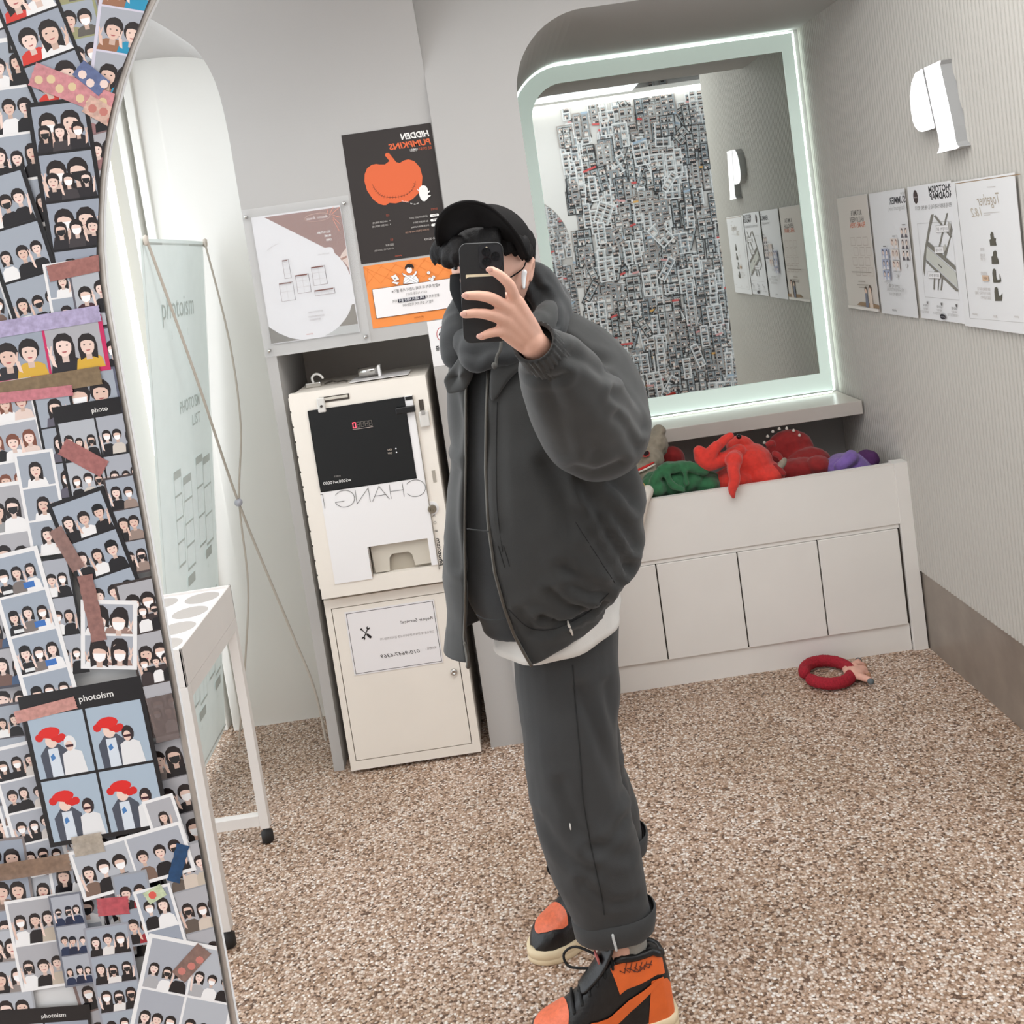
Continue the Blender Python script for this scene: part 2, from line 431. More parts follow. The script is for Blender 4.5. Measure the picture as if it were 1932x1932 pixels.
# ================================================================ mirror alcove
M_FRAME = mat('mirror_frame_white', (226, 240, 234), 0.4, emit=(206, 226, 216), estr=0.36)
M_DARKGAP = mat('dark_gap', (60, 52, 46), 0.8)
def mirror_glass_mat():
    m = bpy.data.materials.new('mirror_silver'); m.use_nodes = True
    b = m.node_tree.nodes['Principled BSDF']
    b.inputs['Base Color'].default_value = (0.78, 0.815, 0.79, 1); b.inputs['Metallic'].default_value = 1; b.inputs['Roughness'].default_value = 0.015
    return m
GX0, GX1, GZ0, GZ1 = 0.259, 1.256, 0.917, 2.186
def rounded_left(x0, x1, z0, z1, r, n=10):
    return [(x0, z0)]+[(x0+r*(1-cos(t)), z1-r+r*sin(t)) for t in [i*pi/2/n for i in range(n+1)]]+[(x1, z1), (x1, z0)]
mir = empty('wall_mirror', (0.75, YM, 0.84), 'large wall mirror with wide white frame and light strips in the alcove', 'mirror')
outer = rounded_left(0.185, 1.298, 0.846, 2.250, 0.20)
inner = rounded_left(GX0, GX1, GZ0, GZ1, 0.13)
mb = MB()
n = len(outer)
def P3(p, y): return (p[0], y, p[1])
for ya, yb in ((YM-0.012, YM-0.012),):
    mb.add([P3(p, ya) for p in outer]+[P3(p, ya) for p in inner], [(i, (i+1) % n, n+(i+1) % n, n+i) for i in range(n)])
mb.loft([[P3(p, YM-0.012) for p in outer], [P3(p, YM+0.018) for p in outer]], cap=False)
mb.loft([[P3(p, YM-0.012) for p in inner], [P3(p, YM-0.004) for p in inner]], cap=False)
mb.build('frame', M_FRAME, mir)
MB().prism(inner, (0, YM-0.006, 0), (1, 0, 0), (0, 0, 1), (0, 1, 0), 0.006).build('mirror_glass', mirror_glass_mat(), mir)
led = rounded_left(0.178, 1.305, 0.842, 2.256, 0.21)
MB().tube([P3(p, YM+0.004) for p in led[1:-1]]+[P3(led[-1], YM+0.004)], 0.0065, 6, roundcap=False).build('light_strip', M_LED, mir)
MB().tube([(0.20, YM-0.02, 0.839), (1.29, YM-0.02, 0.839)], 0.003, 6, roundcap=False).build('light_strip', M_LED, mir)

# stone ledge below the mirror
MB().box(0.172, 1.322, 3.775, YM+0.015, 0.782, 0.833).build('ledge', mat('ledge_stone', (208, 200, 192), 0.3, noise_scale=7, var=0.04), bevel=0.002)
tag(bpy.data.objects['ledge'], 'thick pale stone ledge running under the alcove mirror', 'ledge')

# low cabinet with the open toy bin on top
YC = 3.432
cab = empty('storage_cabinet', (0.75, YC, 0), 'long low white cabinet with toy bin above flush doors under the mirror', 'cabinet')
mb = MB()
mb.box(0.169, 1.285, YC, YC+0.018, 0.455, 0.665)       # bin front
mb.box(0.169, 1.285, YC+0.018, YM+0.02, 0.42, 0.44)    # bin floor
mb.box(0.169, 0.185, YC+0.018, YM+0.02, 0.44, 0.665)
mb.build('bin', M_CAB, cab, bevel=0.0015)
MB().box(0.169, 1.285, YC-0.001, YC+0.02, 0.664, 0.668).build('bin_rim', mat('rim_white', (240, 234, 228), 0.4), cab)
MB().box(1.285, 1.334, YC-0.004, YC+0.05, 0, 0.668).build('end_panel', M_CAB, cab, bevel=0.001)
MB().box(0.169, 1.285, YC+0.012, YC+0.03, 0.02, 0.455).build('carcass', M_DARKGAP, cab)
xs_d = [0.22, 0.430, 0.713, 0.993, 1.277]
dz0, dz1 = 0.098, 0.438
for a, b in zip(xs_d, xs_d[1:]):
    MB().box(a+0.0025, b-0.0025, YC+0.001, YC+0.019, dz0, dz1).build('door', M_CAB, cab, bevel=0.0012)
MB().box(0.169, 1.281, YC+0.010, YC+0.03, 0, 0.096).build('plinth', M_CAB, cab)
MB().box(0.169, 1.281, YC+0.006, YC+0.03, 0.440, 0.456).build('rail', M_CAB, cab)

# ================================================================ money changer in the recess
M_MACH = mat('machine_cream', (238, 230, 219), 0.45, noise_scale=6, var=0.02, bump=0.04, bump_scale=500)
M_BLACKG = mat('black_glass', (9, 11, 12), 0.12, spec=0.5)
M_CHROME = mat('chrome', (200, 198, 194), 0.15, metal=1.0)
M_WHITEP = mat('white_plate', (238, 235, 234), 0.35)
M_TRAY = mat('tray_beige', (176, 166, 150), 0.5)
mc = empty('change_machine', (-0.44, 3.14, 0.586), 'cream money changing machine with black glass front and red digit display', 'machine')
YA = 3.12
mb = MB()
mb.box(-0.648, -0.234, YA+0.03, 3.50, 0.586, 1.232)
mb.build('body', M_MACH, mc, bevel=0.004)
# door: plate with the tray window left open
dx0, dx1, dzb, dzt = -0.652, -0.232, 0.589, 1.236
tx0, tx1, tz0, tz1 = -0.487, -0.300, 0.640, 0.733
mb = MB()
mb.box(dx0, tx0, YA, YA+0.03, dzb, dzt); mb.box(tx1, dx1, YA, YA+0.03, dzb, dzt)
mb.box(tx0, tx1, YA, YA+0.03, dzb, tz0); mb.box(tx0, tx1, YA, YA+0.03, tz1, dzt)
door = mb.build('door', M_MACH, mc)
mb = MB()
mb.box(-0.604, tx0, YA-0.004, YA+0.002, 0.632, 0.923); mb.box(tx0, -0.278, YA-0.004, YA+0.002, tz1, 0.923); mb.box(tx1, -0.278, YA-0.004, YA+0.002, tz0+0.006, tz1)
mb.box(-0.304, -0.278, YA-0.004, YA+0.002, 0.923, 1.180)
mb.build('white_plate', M_WHITEP, mc)
MB().box(-0.602, -0.304, YA-0.005, YA+0.002, 0.924, 1.179).build('black_panel', M_BLACKG, mc)
mb = MB()   # coin tray with a cut-out lip
mb.box(tx0+0.006, tx1, YA+0.026, YA+0.03, tz0, tz1)
mb.build('tray_back', M_TRAY, mc)
mb = MB()
lip = [(tx0+0.010, tz0+0.004), (tx0+0.055, tz0+0.004), (tx0+0.060, tz0+0.045), (tx0+0.070, tz0+0.056), (tx0+0.120, tz0+0.056), (tx0+0.131, tz0+0.045), (tx0+0.136, tz0+0.010), (tx1, tz0+0.010), (tx1, tz1-0.004), (tx0+0.006, tz1-0.004)]
mb.prism(lip, (0, YA+0.012, 0), (1, 0, 0), (0, 0, 1), (0, 1, 0), 0.003)
mb.build('tray_flap', mat('flap_beige', (206, 198, 184), 0.5), mc)
MB().box(tx0, tx0+0.004, YA-0.006, YA+0.02, tz0, tz1).build('tray_edge', M_CHROME, mc)
MB().box(-0.335, -0.276, YA-0.022, YA, 1.131, 1.150).build('bill_slot', mat('black_plastic', (18, 17, 18), 0.35), mc, bevel=0.002)
MB().box(-0.302, -0.280, YA-0.006, YA, 1.168, 1.178).build('bill_slot_lens', mat('black_plastic', (18, 17, 18), 0.35), mc)
mb = MB().box(-0.280, -0.2775, YA-0.006, YA, 0.63, 1.18); mb.build('door_seam', mat('seam_grey', (150, 142, 132), 0.6), mc)
MB().lathe([(0.0135, 0), (0.0135, 0.008), (0.011, 0.011), (0.006, 0.011), (0.005, 0.007), (0.0001, 0.007)], (-0.272, YA, 0.822), (0, -1, 0), 18).build('lock', mat('dull_brass', (150, 142, 128), 0.3, metal=0.9), mc, smooth=False)
mb = MB()   # rounded tab round the lock
mb.prism([(-0.278, 0.80)]+[(-0.272+0.021*cos(t), 0.824+0.021*sin(t)) for t in [-pi/2+i*pi/12 for i in range(13)]]+[(-0.278, 0.846)], (0, YA-0.002, 0), (1, 0, 0), (0, 0, 1), (0, 1, 0), 0.004)
mb.build('lock_tab', M_WHITEP, mc)
# slots and hasps
mb = MB().box(-0.563, -0.470, YA-0.002, YA+0.001, 1.197, 1.214); mb.build('bar_slot', mat('slot_dark', (70, 62, 54), 0.5), mc)
MB().box(-0.560, -0.474, YA-0.005, YA-0.001, 1.203, 1.211).build('bar', mat('bar_cream', (205, 198, 186), 0.4, metal=0.3), mc, bevel=0.001)
mb = MB().box(-0.570, -0.545, YA-0.010, YA, 1.168, 1.214)
hasp = mb.build('hasp', mat('clear_plastic', (214, 210, 204), 0.2), mc, bevel=0.004)
MB().lathe([(0.004, 0), (0.004, 0.003), (0.0001, 0.003)], (-0.557, YA-0.010, 1.188), (0, -1, 0), 10).build('screw', M_DARKGAP, hasp)
MB().box(-0.263, -0.249, YA-0.002, YA+0.001, 1.128, 1.163).build('latch_slot', mat('slot_dark', (70, 62, 54), 0.5), mc)
lt = MB().box(-0.268, -0.238, YA-0.016, YA, 1.080, 1.128).build('latch', mat('clear_plastic', (214, 210, 204), 0.2), mc, bevel=0.003)
MB().box(-0.259, -0.248, YA-0.018, YA-0.014, 1.118, 1.132).build('latch_tongue', M_CHROME, lt)
MB().box(-0.256, -0.246, YA-0.002, YA+0.001, 0.903, 0.940).build('side_slot', mat('slot_mid', (168, 160, 148), 0.5), mc)
for i in range(13):
    z = 0.62+i*0.047
    MB().tube([(-0.654, YA+0.012, z), (-0.654, YA+0.012, z+0.040)], 0.0035, 8, roundcap=False).build('hinge_knuckle', M_MACH, mc)
# writing on the machine
pr = Print()
def digits(x, z, h, on):
    w = h*0.52; g = h*0.04
    segs = {'a': (0, 1, 1, 1), 'd': (0, 0, 1, 0), 'g': (0, .5, 1, .5), 'f': (0, .5, 0, 1), 'b': (1, .5, 1, 1), 'e': (0, 0, 0, .5), 'c': (1, 0, 1, .5)}
    for k, (a, b, c, d) in segs.items():
        if on and k == 'g': continue
        pr.line([(x+a*w, z+b*h), (x+c*w, z+d*h)], h*0.13, (255, 120, 130) if on else (96, 90, 84))
for i in range(5):
    if i: digits(-0.472+i*0.0125, 1.107, 0.016, False)
pr.line([(-0.474, 1.1025), (-0.412, 1.1025)], 0.0012, (196, 176, 168))
pr.text('ON', -0.366, 1.022, 0.0058, (205, 190, 175)); pr.text('OFF', -0.366, 1.011, 0.0058, (205, 190, 175))
pr.ell(-0.353, 1.0255, 0.0022, 0.0022, (255, 255, 255)); pr.ell(-0.353, 1.0135, 0.0022, 0.0022, (255, 255, 255))
pr.text('INSERT', -0.533, 0.965, 0.0045, (150, 145, 140)); pr.text('w5000,w10000', -0.503, 0.946, 0.0095, (226, 224, 220), width=0.086, bold=0.004)
pr.frame(-0.601, 0.925, -0.305, 1.178, 0.0006, (30, 30, 30))
pr.build('panel_print', (0, YA-0.005, 0), *BACK, mc)
pr = Print()
# thin outlined letters
c = (70, 66, 64); lw = 0.0013; zt, zb = 0.917, 0.873
def arcpts(cx, cz, rx, rz, a0, a1, n=22): return [(cx+rx*cos(radians(a0+(a1-a0)*i/n)), cz+rz*sin(radians(a0+(a1-a0)*i/n))) for i in range(n+1)]
pr.line(arcpts(-0.313, 0.894, 0.031, 0.026, 140, -150), lw, c)
pr.line([(-0.351, zt), (-0.351, zb)], lw, c); pr.line([(-0.391, zt), (-0.391, zb)], lw, c); pr.line([(-0.351, 0.895), (-0.391, 0.895)], lw, c)
pr.line([(-0.397, zb), (-0.423, zt), (-0.449, zb)], lw, c); pr.line([(-0.406, 0.888), (-0.440, 0.888)], lw, c)
pr.line([(-0.456, zb), (-0.456, zt), (-0.497, zb), (-0.497, zt)], lw, c)
pr.line(arcpts(-0.533, 0.894, 0.031, 0.026, 145, -160), lw, c); pr.line([(-0.563, 0.887), (-0.535, 0.887)], lw, c)
pr.line([(-0.597, zt), (-0.597, zb)], lw, c); pr.line([(-0.597, zt), (-0.604, zt)], lw, c)
pr.build('letter_print', (0, YA-0.005, 0), *BACK, mc)
pr = Print(); digits(-0.472, 1.107, 0.016, True)
o = pr.build('lit_digit', (0, YA-0.0056, 0), *BACK, mc, mat('red_led', (255, 90, 100), emit=(255, 60, 80), estr=3.0))
pr = Print()
pr.text('photoism', -0.2745, 0.641, 0.0135, (52, 48, 46), width=0.086, rot=-pi/2, mirror=True, bold=0.012)
for i, ch in enumerate('BOX'): pr.text(ch, -0.2745, 0.748+i*0.024, 0.009, (110, 106, 102), rot=-pi/2)
pr.line([(-0.2765, 0.636), (-0.2765, 0.815)], 0.0006, (206, 200, 190))
pr.build('side_print', (0, YA-0.0005, 0), *BACK, mc)

# lower locker of the machine
lk = empty('machine_locker', (-0.445, 3.15, 0), 'cream metal locker under the money changer with a round key lock', 'locker')
MB().box(-0.655, -0.237, 3.165, 3.50, 0.012, 0.574).build('body', M_MACH, lk, bevel=0.002)
MB().box(-0.636, -0.262, 3.160, 3.172, 0.042, 0.545).build('door_gap', M_DARKGAP, lk)
MB().box(-0.6335, -0.2645, 3.150, 3.170, 0.0445, 0.5425).build('door', M_MACH, lk, bevel=0.001)
mb = MB(); mb.box(-0.655, -0.636, 3.151, 3.17, 0.012, 0.574); mb.box(-0.262, -0.237, 3.151, 3.17, 0.012, 0.574); mb.box(-0.636, -0.262, 3.151, 3.17, 0.545, 0.574); mb.box(-0.636, -0.262, 3.151, 3.17, 0.012, 0.042)
mb.build('face_frame', M_MACH, lk)
MB().lathe([(0.011, 0), (0.011, 0.006), (0.009, 0.009), (0.004, 0.009), (0.003, 0.006), (0.0001, 0.006)], (-0.285, 3.150, 0.285), (0, -1, 0), 16).build('key_lock', M_CHROME, lk, smooth=True)
tag(lk.children[-1], 'small chrome key lock')
# keys lying on the machine
ky = empty('padlock', (-0.587, 3.30, 1.232), 'small open padlock with looped shackle lying on the cream machine', 'padlock')
MB().box(-0.625, -0.575, 3.26, 3.285, 1.2325, 1.248).build('lock_body', M_CHROME, ky, bevel=0.003)
MB().tube([(-0.600, 3.275, 1.248), (-0.602, 3.275, 1.262), (-0.592, 3.275, 1.272), (-0.578, 3.275, 1.270), (-0.568, 3.275, 1.258)], 0.004, 8, res=4).build('shackle', mat('shackle_white', (228, 224, 218), 0.3), ky, smooth=True)
kc = empty('key_cable', (-0.54, 3.30, 1.232), 'thin dark wire with keys lying on the machine beside the padlock', 'keys')
MB().tube([(-0.565, 3.28, 1.237), (-0.545, 3.30, 1.240), (-0.525, 3.27, 1.239), (-0.505, 3.29, 1.237), (-0.490, 3.27, 1.2365)], 0.0026, 6, res=4).build('cable', mat('dark_wire', (70, 64, 58), 0.4), kc, smooth=True)
MB().box(-0.488, -0.470, 3.262, 3.275, 1.2325, 1.236).build('key', M_CHROME, kc)
tp = empty('tape_roll', (-0.43, 3.27, 1.232), 'shiny silver roll on a white sheet on top of the machine', 'roll')
MB().tube([(-0.452, 3.27, 1.258), (-0.380, 3.275, 1.258)], 0.014, 14, roundcap=False).build('roll', M_CHROME, tp, smooth=True)
MB().box(-0.388, -0.380, 3.25, 3.28, 1.2385, 1.274).build('white_band', M_WHITEP, tp)
MB().box(-0.475, -0.29, 3.20, 3.33, 1.2365, 1.2380).build('paper_sheet', M_WHITEP)
tag(bpy.data.objects['paper_sheet'], 'white sheet of paper lying under the silver roll on the machine', 'paper')

# ================================================================ open crate table with cup holes
M_TAB = mat('table_white', (226, 221, 216), 0.45, noise_scale=6, var=0.02)
tb = empty('cup_table', (-1.0, 2.6, 0), 'white metal frame table with round cup holes in its top', 'table')
tx, ty0, ty1 = -0.842, 2.37, 2.845
txl = -1.20
mb = MB()
mb.box(tx-0.006, tx, ty0, ty1, 0.662, 0.757); mb.box(txl, txl+0.006, ty0, ty1, 0.662, 0.757)
mb.box(txl, tx, ty0, ty0+0.006, 0.662, 0.757); mb.box(txl, tx, ty1-0.006, ty1, 0.662, 0.757)
mb.build('apron', M_TAB, tb, bevel=0.0015)
# top sheet with round holes
holes = [(tx-0.075-0.118*i, ty0+0.070+0.112*j) for i in range(3) for j in range(4)]
def holed(x0, x1, y0, y1, z, hs, r):
    mb = MB(); nx, ny = 3, 4; cw, ch = (x1-x0)/nx, (y1-y0)/ny; k = 24
    for i in range(nx):
        for j in range(ny):
            cx, cy = x0+(i+0.5)*cw, y0+(j+0.5)*ch
            sq = []
            for t in range(k):
                a = 2*pi*t/k; c_, s_ = cos(a), sin(a); q = max(abs(c_)/(cw/2), abs(s_)/(ch/2))
                sq.append((cx+c_/q, cy+s_/q, z))
            ci = [(cx+r*cos(2*pi*t/k), cy+r*sin(2*pi*t/k), z) for t in range(k)]
            lo = [(p[0], p[1], z-0.004) for p in ci]
            mb.add(sq+ci+lo, [(t, (t+1) % k, k+(t+1) % k, k+t) for t in range(k)]+[(k+t, k+(t+1) % k, 2*k+(t+1) % k, 2*k+t) for t in range(k)])
            for sx in (-1, 1):
                for sy in (-1, 1):
                    pass
    return mb
holed(txl+0.006, tx-0.006, ty0+0.006, ty1-0.006, 0.750, None, 0.047).build('top_sheet', mat('table_top_pinkish', (236, 228, 228), 0.35), tb)
for i in range(3):
    for j in range(4):
        cw, ch = (tx-txl-0.012)/3, (ty1-ty0-0.012)/4
        cx, cy = txl+0.006+(i+0.5)*cw, ty0+0.006+(j+0.5)*ch
        MB().lathe([(0.047, 0.0), (0.047, -0.08), (0.0001, -0.08)], (cx, cy, 0.7495)).build('cup_well', mat('well_grey', (186, 178, 172), 0.5), tb, smooth=False)
MB().box(txl+0.006, tx-0.006, ty0+0.006, ty1-0.006, 0.662, 0.665).build('under_sheet', M_TAB, tb)
lw_ = 0.026
for x in (tx-lw_, txl):
    for y in (ty0, ty1-lw_):
        MB().box(x, x+lw_, y, y+lw_, 0.045, 0.662).build('leg', M_TAB, tb, bevel=0.001)
        MB().lathe([(0.012, 0.0), (0.017, 0.004), (0.017, 0.030), (0.010, 0.036), (0.010, 0.046)], (x+lw_/2, y+lw_/2, 0.0)).build('foot', mat('black_rubber', (28, 26, 25), 0.6), tb, smooth=True)
for x in (tx-lw_, txl): MB().box(x, x+lw_, ty0+lw_, ty1-lw_, 0.630, 0.662).build('side_rail', M_TAB, tb)
for y in (ty1-lw_, ty0): MB().box(txl+lw_, tx-lw_, y, y+lw_, 0.055, 0.085).build('cross_bar', M_TAB, tb)

# ================================================================ banner on an X stand, seen from behind
bn = empty('x_banner', (-1.1, 3.3, 0), 'tall pale banner on an x shaped stand seen from behind', 'banner')
def bpt(t, s):   # t along the width (0 near, 1 far), s up
    x = -1.165+0.215*s+0.006*sin(3*t)
    y = (3.02-0.10*s)+t*(0.56+0.08*s)
    return (x, y, 0.03+1.725*s)
mb = MB()
mb.grid(lambda a, b: bpt(a, b), 8, 24)
def cloth_mat():
    m = bpy.data.materials.new('banner_cloth'); m.use_nodes = True; nt = m.node_tree; b = nt.nodes['Principled BSDF']
    tc = nt.nodes.new('ShaderNodeTexCoord'); nz = nt.nodes.new('ShaderNodeTexNoise'); nz.inputs['Scale'].default_value = 20; nt.links.new(tc.outputs['Object'], nz.inputs['Vector'])
    r = nt.nodes.new('ShaderNodeValToRGB'); r.color_ramp.elements[0].color = (*lin((232, 240, 236)), 1); r.color_ramp.elements[1].color = (*lin((240, 247, 243)), 1); nt.links.new(nz.outputs['Fac'], r.inputs['Fac'])
    nt.links.new(r.outputs['Color'], b.inputs['Base Color']); b.inputs['Roughness'].default_value = 0.6
    t = nt.nodes.new('ShaderNodeBsdfTranslucent'); nt.links.new(r.outputs['Color'], t.inputs['Color'])
    mx = nt.nodes.new('ShaderNodeMixShader'); mx.inputs[0].default_value = 0.16
    nt.links.new(b.outputs[0], mx.inputs[1]); nt.links.new(t.outputs[0], mx.inputs[2]); nt.links.new(mx.outputs[0], nt.nodes['Material Output'].inputs['Surface'])
    return m
o = mb.build('sheet', cloth_mat(), bn)
o.data.polygons.foreach_set('use_smooth', [True]*len(o.data.polygons))
pr = Print(0.00005)
G = (214, 222, 217); G2 = (204, 212, 207)
pr.text('photoism', 0.22, 0.862, 0.040, G2, width=0.52, mirror=False)
for i, ch in enumerate('BOX'): pr.text(ch, 0.34+i*0.13, 0.825, 0.014, G, mirror=False)
pr.text('PHOTOISM', 0.40, 0.688, 0.022, G2, width=0.36, mirror=False, bold=0.01); pr.text('LIST', 0.60, 0.655, 0.020, G2, width=0.16, mirror=False, bold=0.01)
for (a, b, w, h, rows_, cols_) in ((0.24, 0.42, 0.11, 0.17, 4, 1), (0.38, 0.40, 0.14, 0.17, 4, 1), (0.62, 0.42, 0.13, 0.17, 3, 1), (0.76, 0.41, 0.15, 0.17, 3, 1), (0.30, 0.14, 0.14, 0.16, 2, 2), (0.46, 0.13, 0.14, 0.16, 2, 2), (0.66, 0.15, 0.13, 0.17, 3, 1), (0.80, 0.14, 0.14, 0.17, 3, 1)):
    pr.frame(a, b, a+w, b+h, 0.005, G)
    for r_ in range(1, rows_): pr.line([(a, b+h*r_/rows_), (a+w, b+h*r_/rows_)], 0.004, G)
    if cols_ > 1: pr.line([(a+w/2, b), (a+w/2, b+h)], 0.005, G)
    pr.rect(a, b+h-0.012, a+w, b+h, G)
for (a, b) in ((0.36, 0.37), (0.72, 0.385), (0.42, 0.10), (0.78, 0.11)):
    pr.rect(a, b, a+0.13, b+0.018, G2); pr.text('4 x 6', a+0.02, b-0.02, 0.010, G, mirror=False)
pr.frame(0.015, 0.01, 0.985, 0.992, 0.004, (202, 208, 203))
# map sheet coordinates (t,s) to the leaning cloth
vv = pr.v; me = bpy.data.meshes.new('faint_print')
me.from_pydata([(bpt(a, b)[0]+0.0016+d, bpt(a, b)[1], bpt(a, b)[2]) for a, b, d in vv], [], pr.f); me.update()
at = me.color_attributes.new('Col', 'FLOAT_COLOR', 'POINT'); at.data.foreach_set('color', [x for c_ in pr.c for x in (*c_, 1.0)])
link('faint_print', me, print_mat(), bn)
M_ROD = mat('rod_beige', (206, 196, 184), 0.4)
hub = Vector([(-0.9471,3.45,0.8615)][0])
cN, cF = Vector(bpt(0.02, 0.995)), Vector(bpt(0.985, 0.995))
MB().tube([cN+Vector((0.012, 0.01, 0.0)), (cN+hub)/2+Vector((0.01, 0, 0.01)), hub, Vector([(-0.8476,3.45,0.4121)][0]), Vector([(-0.791,3.42,0.1956)][0]), Vector((-0.775, 3.40, 0.012))], [0.0045]*6, 8, res=5).build('rod', M_ROD, bn, smooth=True)
MB().tube([cF+Vector((0.012, -0.005, 0)), Vector([(-0.9,3.5,1.4128)][0]), Vector([(-0.901,3.47,1.1235)][0]), hub+Vector((0.0, 0.01, 0)), Vector([(-0.9638,3.46,0.5774)][0]), Vector([(-1.0097,3.44,0.3273)][0]), Vector((-1.09, 3.46, 0.012))], [0.0035]*7, 8, res=5).build('rod', M_ROD, bn, smooth=True)
MB().lathe([(0.001, -0.02), (0.012, -0.016), (0.014, 0.0), (0.012, 0.016), (0.006, 0.02), (0.001, 0.022)], hub, (0.3, -1, 0.1), 14).build('hub', mat('hub_grey', (196, 196, 206), 0.3), bn, smooth=True)
for c_ in (cN, cF):
    MB().lathe([(0.0001, -0.014), (0.007, -0.010), (0.008, 0.0), (0.007, 0.014), (0.0001, 0.018)], c_+Vector((0.010, 0.004, 0.0)), (0.1, 0, 1), 12).build('corner_hook', M_ROD, bn, smooth=True)

# ================================================================ sign letter on the fluted wall
sg = empty('letter_sign', (1.32, 2.88, 1.67), 'glowing white letter p sign standing off the fluted wall', 'sign')
XS = 1.298
bowl = [(2.9148,1.9135),(2.9587,1.9093),(2.9896,1.8889),(3.0099,1.8539),(3.0142,1.8161),(3.0105,1.7801),(2.9972,1.7599),(2.9753,1.7457),(2.9512,1.7413),(2.8744,1.7424)]
stem = [(2.899,1.9136),(2.7964,1.9149),(2.8037,1.9049),(2.7966,1.8737),(2.7767,1.7952),(2.7627,1.7336),(2.757,1.6904),(2.7513,1.6813),(2.7403,1.6758),(2.7549,1.6724),(2.8748,1.6715),(2.861,1.6797),(2.853,1.6921),(2.8563,1.7204),(2.8749,1.7963),(2.8888,1.8647)]
M_SIGNF = mat('sign_face', (255, 255, 255), 0.4, emit=(255, 250, 255), estr=1.0)
M_SIGNS = mat('sign_return', (176, 176, 176), 0.35)
for nm, pts in (('bowl', bowl), ('stem', stem)):
    MB().prism([(-y, z) for y, z in pts], (XS+0.0, 0, 0), (0, -1, 0), (0, 0, 1), (1, 0, 0), 0.034).build(nm, M_SIGNS, sg)
    MB().prism([(-y, z) for y, z in pts], (XS-0.002, 0, 0), (0, -1, 0), (0, 0, 1), (1, 0, 0), 0.002).build(nm+'_face', M_SIGNF, sg)


# ================================================================ posters and signs on the poster wall
M_PAPER = mat('poster_paper', (236, 233, 232), 0.5)
def sheet_back(name, x0, x1, z0, z1, y, label, cat='poster', m=None, th=0.0012):
    o = MB().box(x0, x1, y-th, y, z0, z1).build(name, m or M_PAPER); tag(o, label, cat); return o, y-th
OR, DK, WH = (222, 104, 62), (52, 46, 44), (240, 236, 232)
o, y = sheet_back('poster', -0.380, -0.104, 1.597, 1.994, Y1, 'dark poster with an orange stitched pumpkin and white lettering', m=mat('poster_dark', (52, 46, 44), 0.45))
pr = Print()
pr.rect(-0.380, 1.597, -0.104, 1.994, DK)
pr.text('HIDDEN', -0.114, 1.9555, 0.0175, WH, width=0.088, bold=0.035, shear=0.18)
pr.text('PUMPKINS', -0.112, 1.930, 0.0175, OR, width=0.130, bold=0.03, shear=0.18)
pr.text('숨은 호박 찾기', -0.112, 1.9165, 0.0068, OR, width=0.040); pr.text('이벤트!', -0.155, 1.9165, 0.0068, WH, width=0.024, bold=0.01)
pk = [(-0.2575,1.9161),(-0.253,1.9222),(-0.2442,1.9216),(-0.2371,1.9097),(-0.2258,1.8905),(-0.2157,1.8866),(-0.2024,1.8925),(-0.1879,1.894),(-0.1712,1.8863),(-0.1567,1.8649),(-0.1532,1.8361),(-0.1594,1.8087),(-0.1718,1.7885),(-0.1919,1.7736),(-0.2073,1.7665),(-0.218,1.7666),(-0.2264,1.7703),(-0.2356,1.7681),(-0.2465,1.7671),(-0.2569,1.7693),(-0.2655,1.7713),(-0.2771,1.7658),(-0.2858,1.7671),(-0.2991,1.7736),(-0.3144,1.7899),(-0.3278,1.8184),(-0.3312,1.8472),(-0.3272,1.8678),(-0.3176,1.8841),(-0.3019,1.8931),(-0.2876,1.8939),(-0.2774,1.8907),(-0.2617,1.8885),(-0.2462,1.8969),(-0.2504,1.9045)]
pr.poly(pk, OR)
sm = [(-0.3086,1.8341),(-0.3055,1.8241),(-0.3002,1.8127),(-0.2915,1.7998),(-0.2784,1.7919),(-0.2613,1.787),(-0.2437,1.7852),(-0.2258,1.7855),(-0.2073,1.7899),(-0.1916,1.7991),(-0.1828,1.8102),(-0.1762,1.8252)]
pr.line(sm, 0.0011, (70, 40, 30))
for i in range(1, len(sm)-1):
    a, b = Vector(sm[i-1]), Vector(sm[i+1]); d = (b-a).normalized(); nn = Vector((-d.y, d.x)); c_ = Vector(sm[i])
    for q in (0, 0.5):
        c2 = c_*(1-q)+Vector(sm[i+1])*q
        pr.line([c2-nn*0.004, c2+nn*0.004], 0.0008, (70, 40, 30))
gh = [(-0.1748,1.7995),(-0.1733,1.8018),(-0.1706,1.7961),(-0.1669,1.8044),(-0.1608,1.8089),(-0.1526,1.8088),(-0.1461,1.8047),(-0.1429,1.7975),(-0.1432,1.7886),(-0.1374,1.7914),(-0.1361,1.7883),(-0.1441,1.7824),(-0.1463,1.7777),(-0.1412,1.7777),(-0.1352,1.7754),(-0.1384,1.7731),(-0.144,1.771),(-0.1504,1.7641),(-0.1574,1.7605),(-0.1643,1.7625),(-0.1691,1.771),(-0.171,1.782),(-0.1707,1.7908)]
pr.poly(gh, WH)
for q in [(-0.1589,1.7983),(-0.1533,1.7972)]: pr.ell(q[0], q[1], 0.0006, 0.0013, (50, 46, 44), 8)
tr = [(-0.1765,1.7572),(-0.1875,1.7559),(-0.1993,1.7604),(-0.2125,1.7673),(-0.2263,1.771)]
for i, ch in enumerate('TRICK OR TREAT!'):
    t = i/14*3.999; k = int(t); q = Vector(tr[k]).lerp(Vector(tr[k+1]), t-k)
    if ch != ' ': pr.text(ch, q.x, q.y-0.002, 0.0035, WH, bold=0.02)
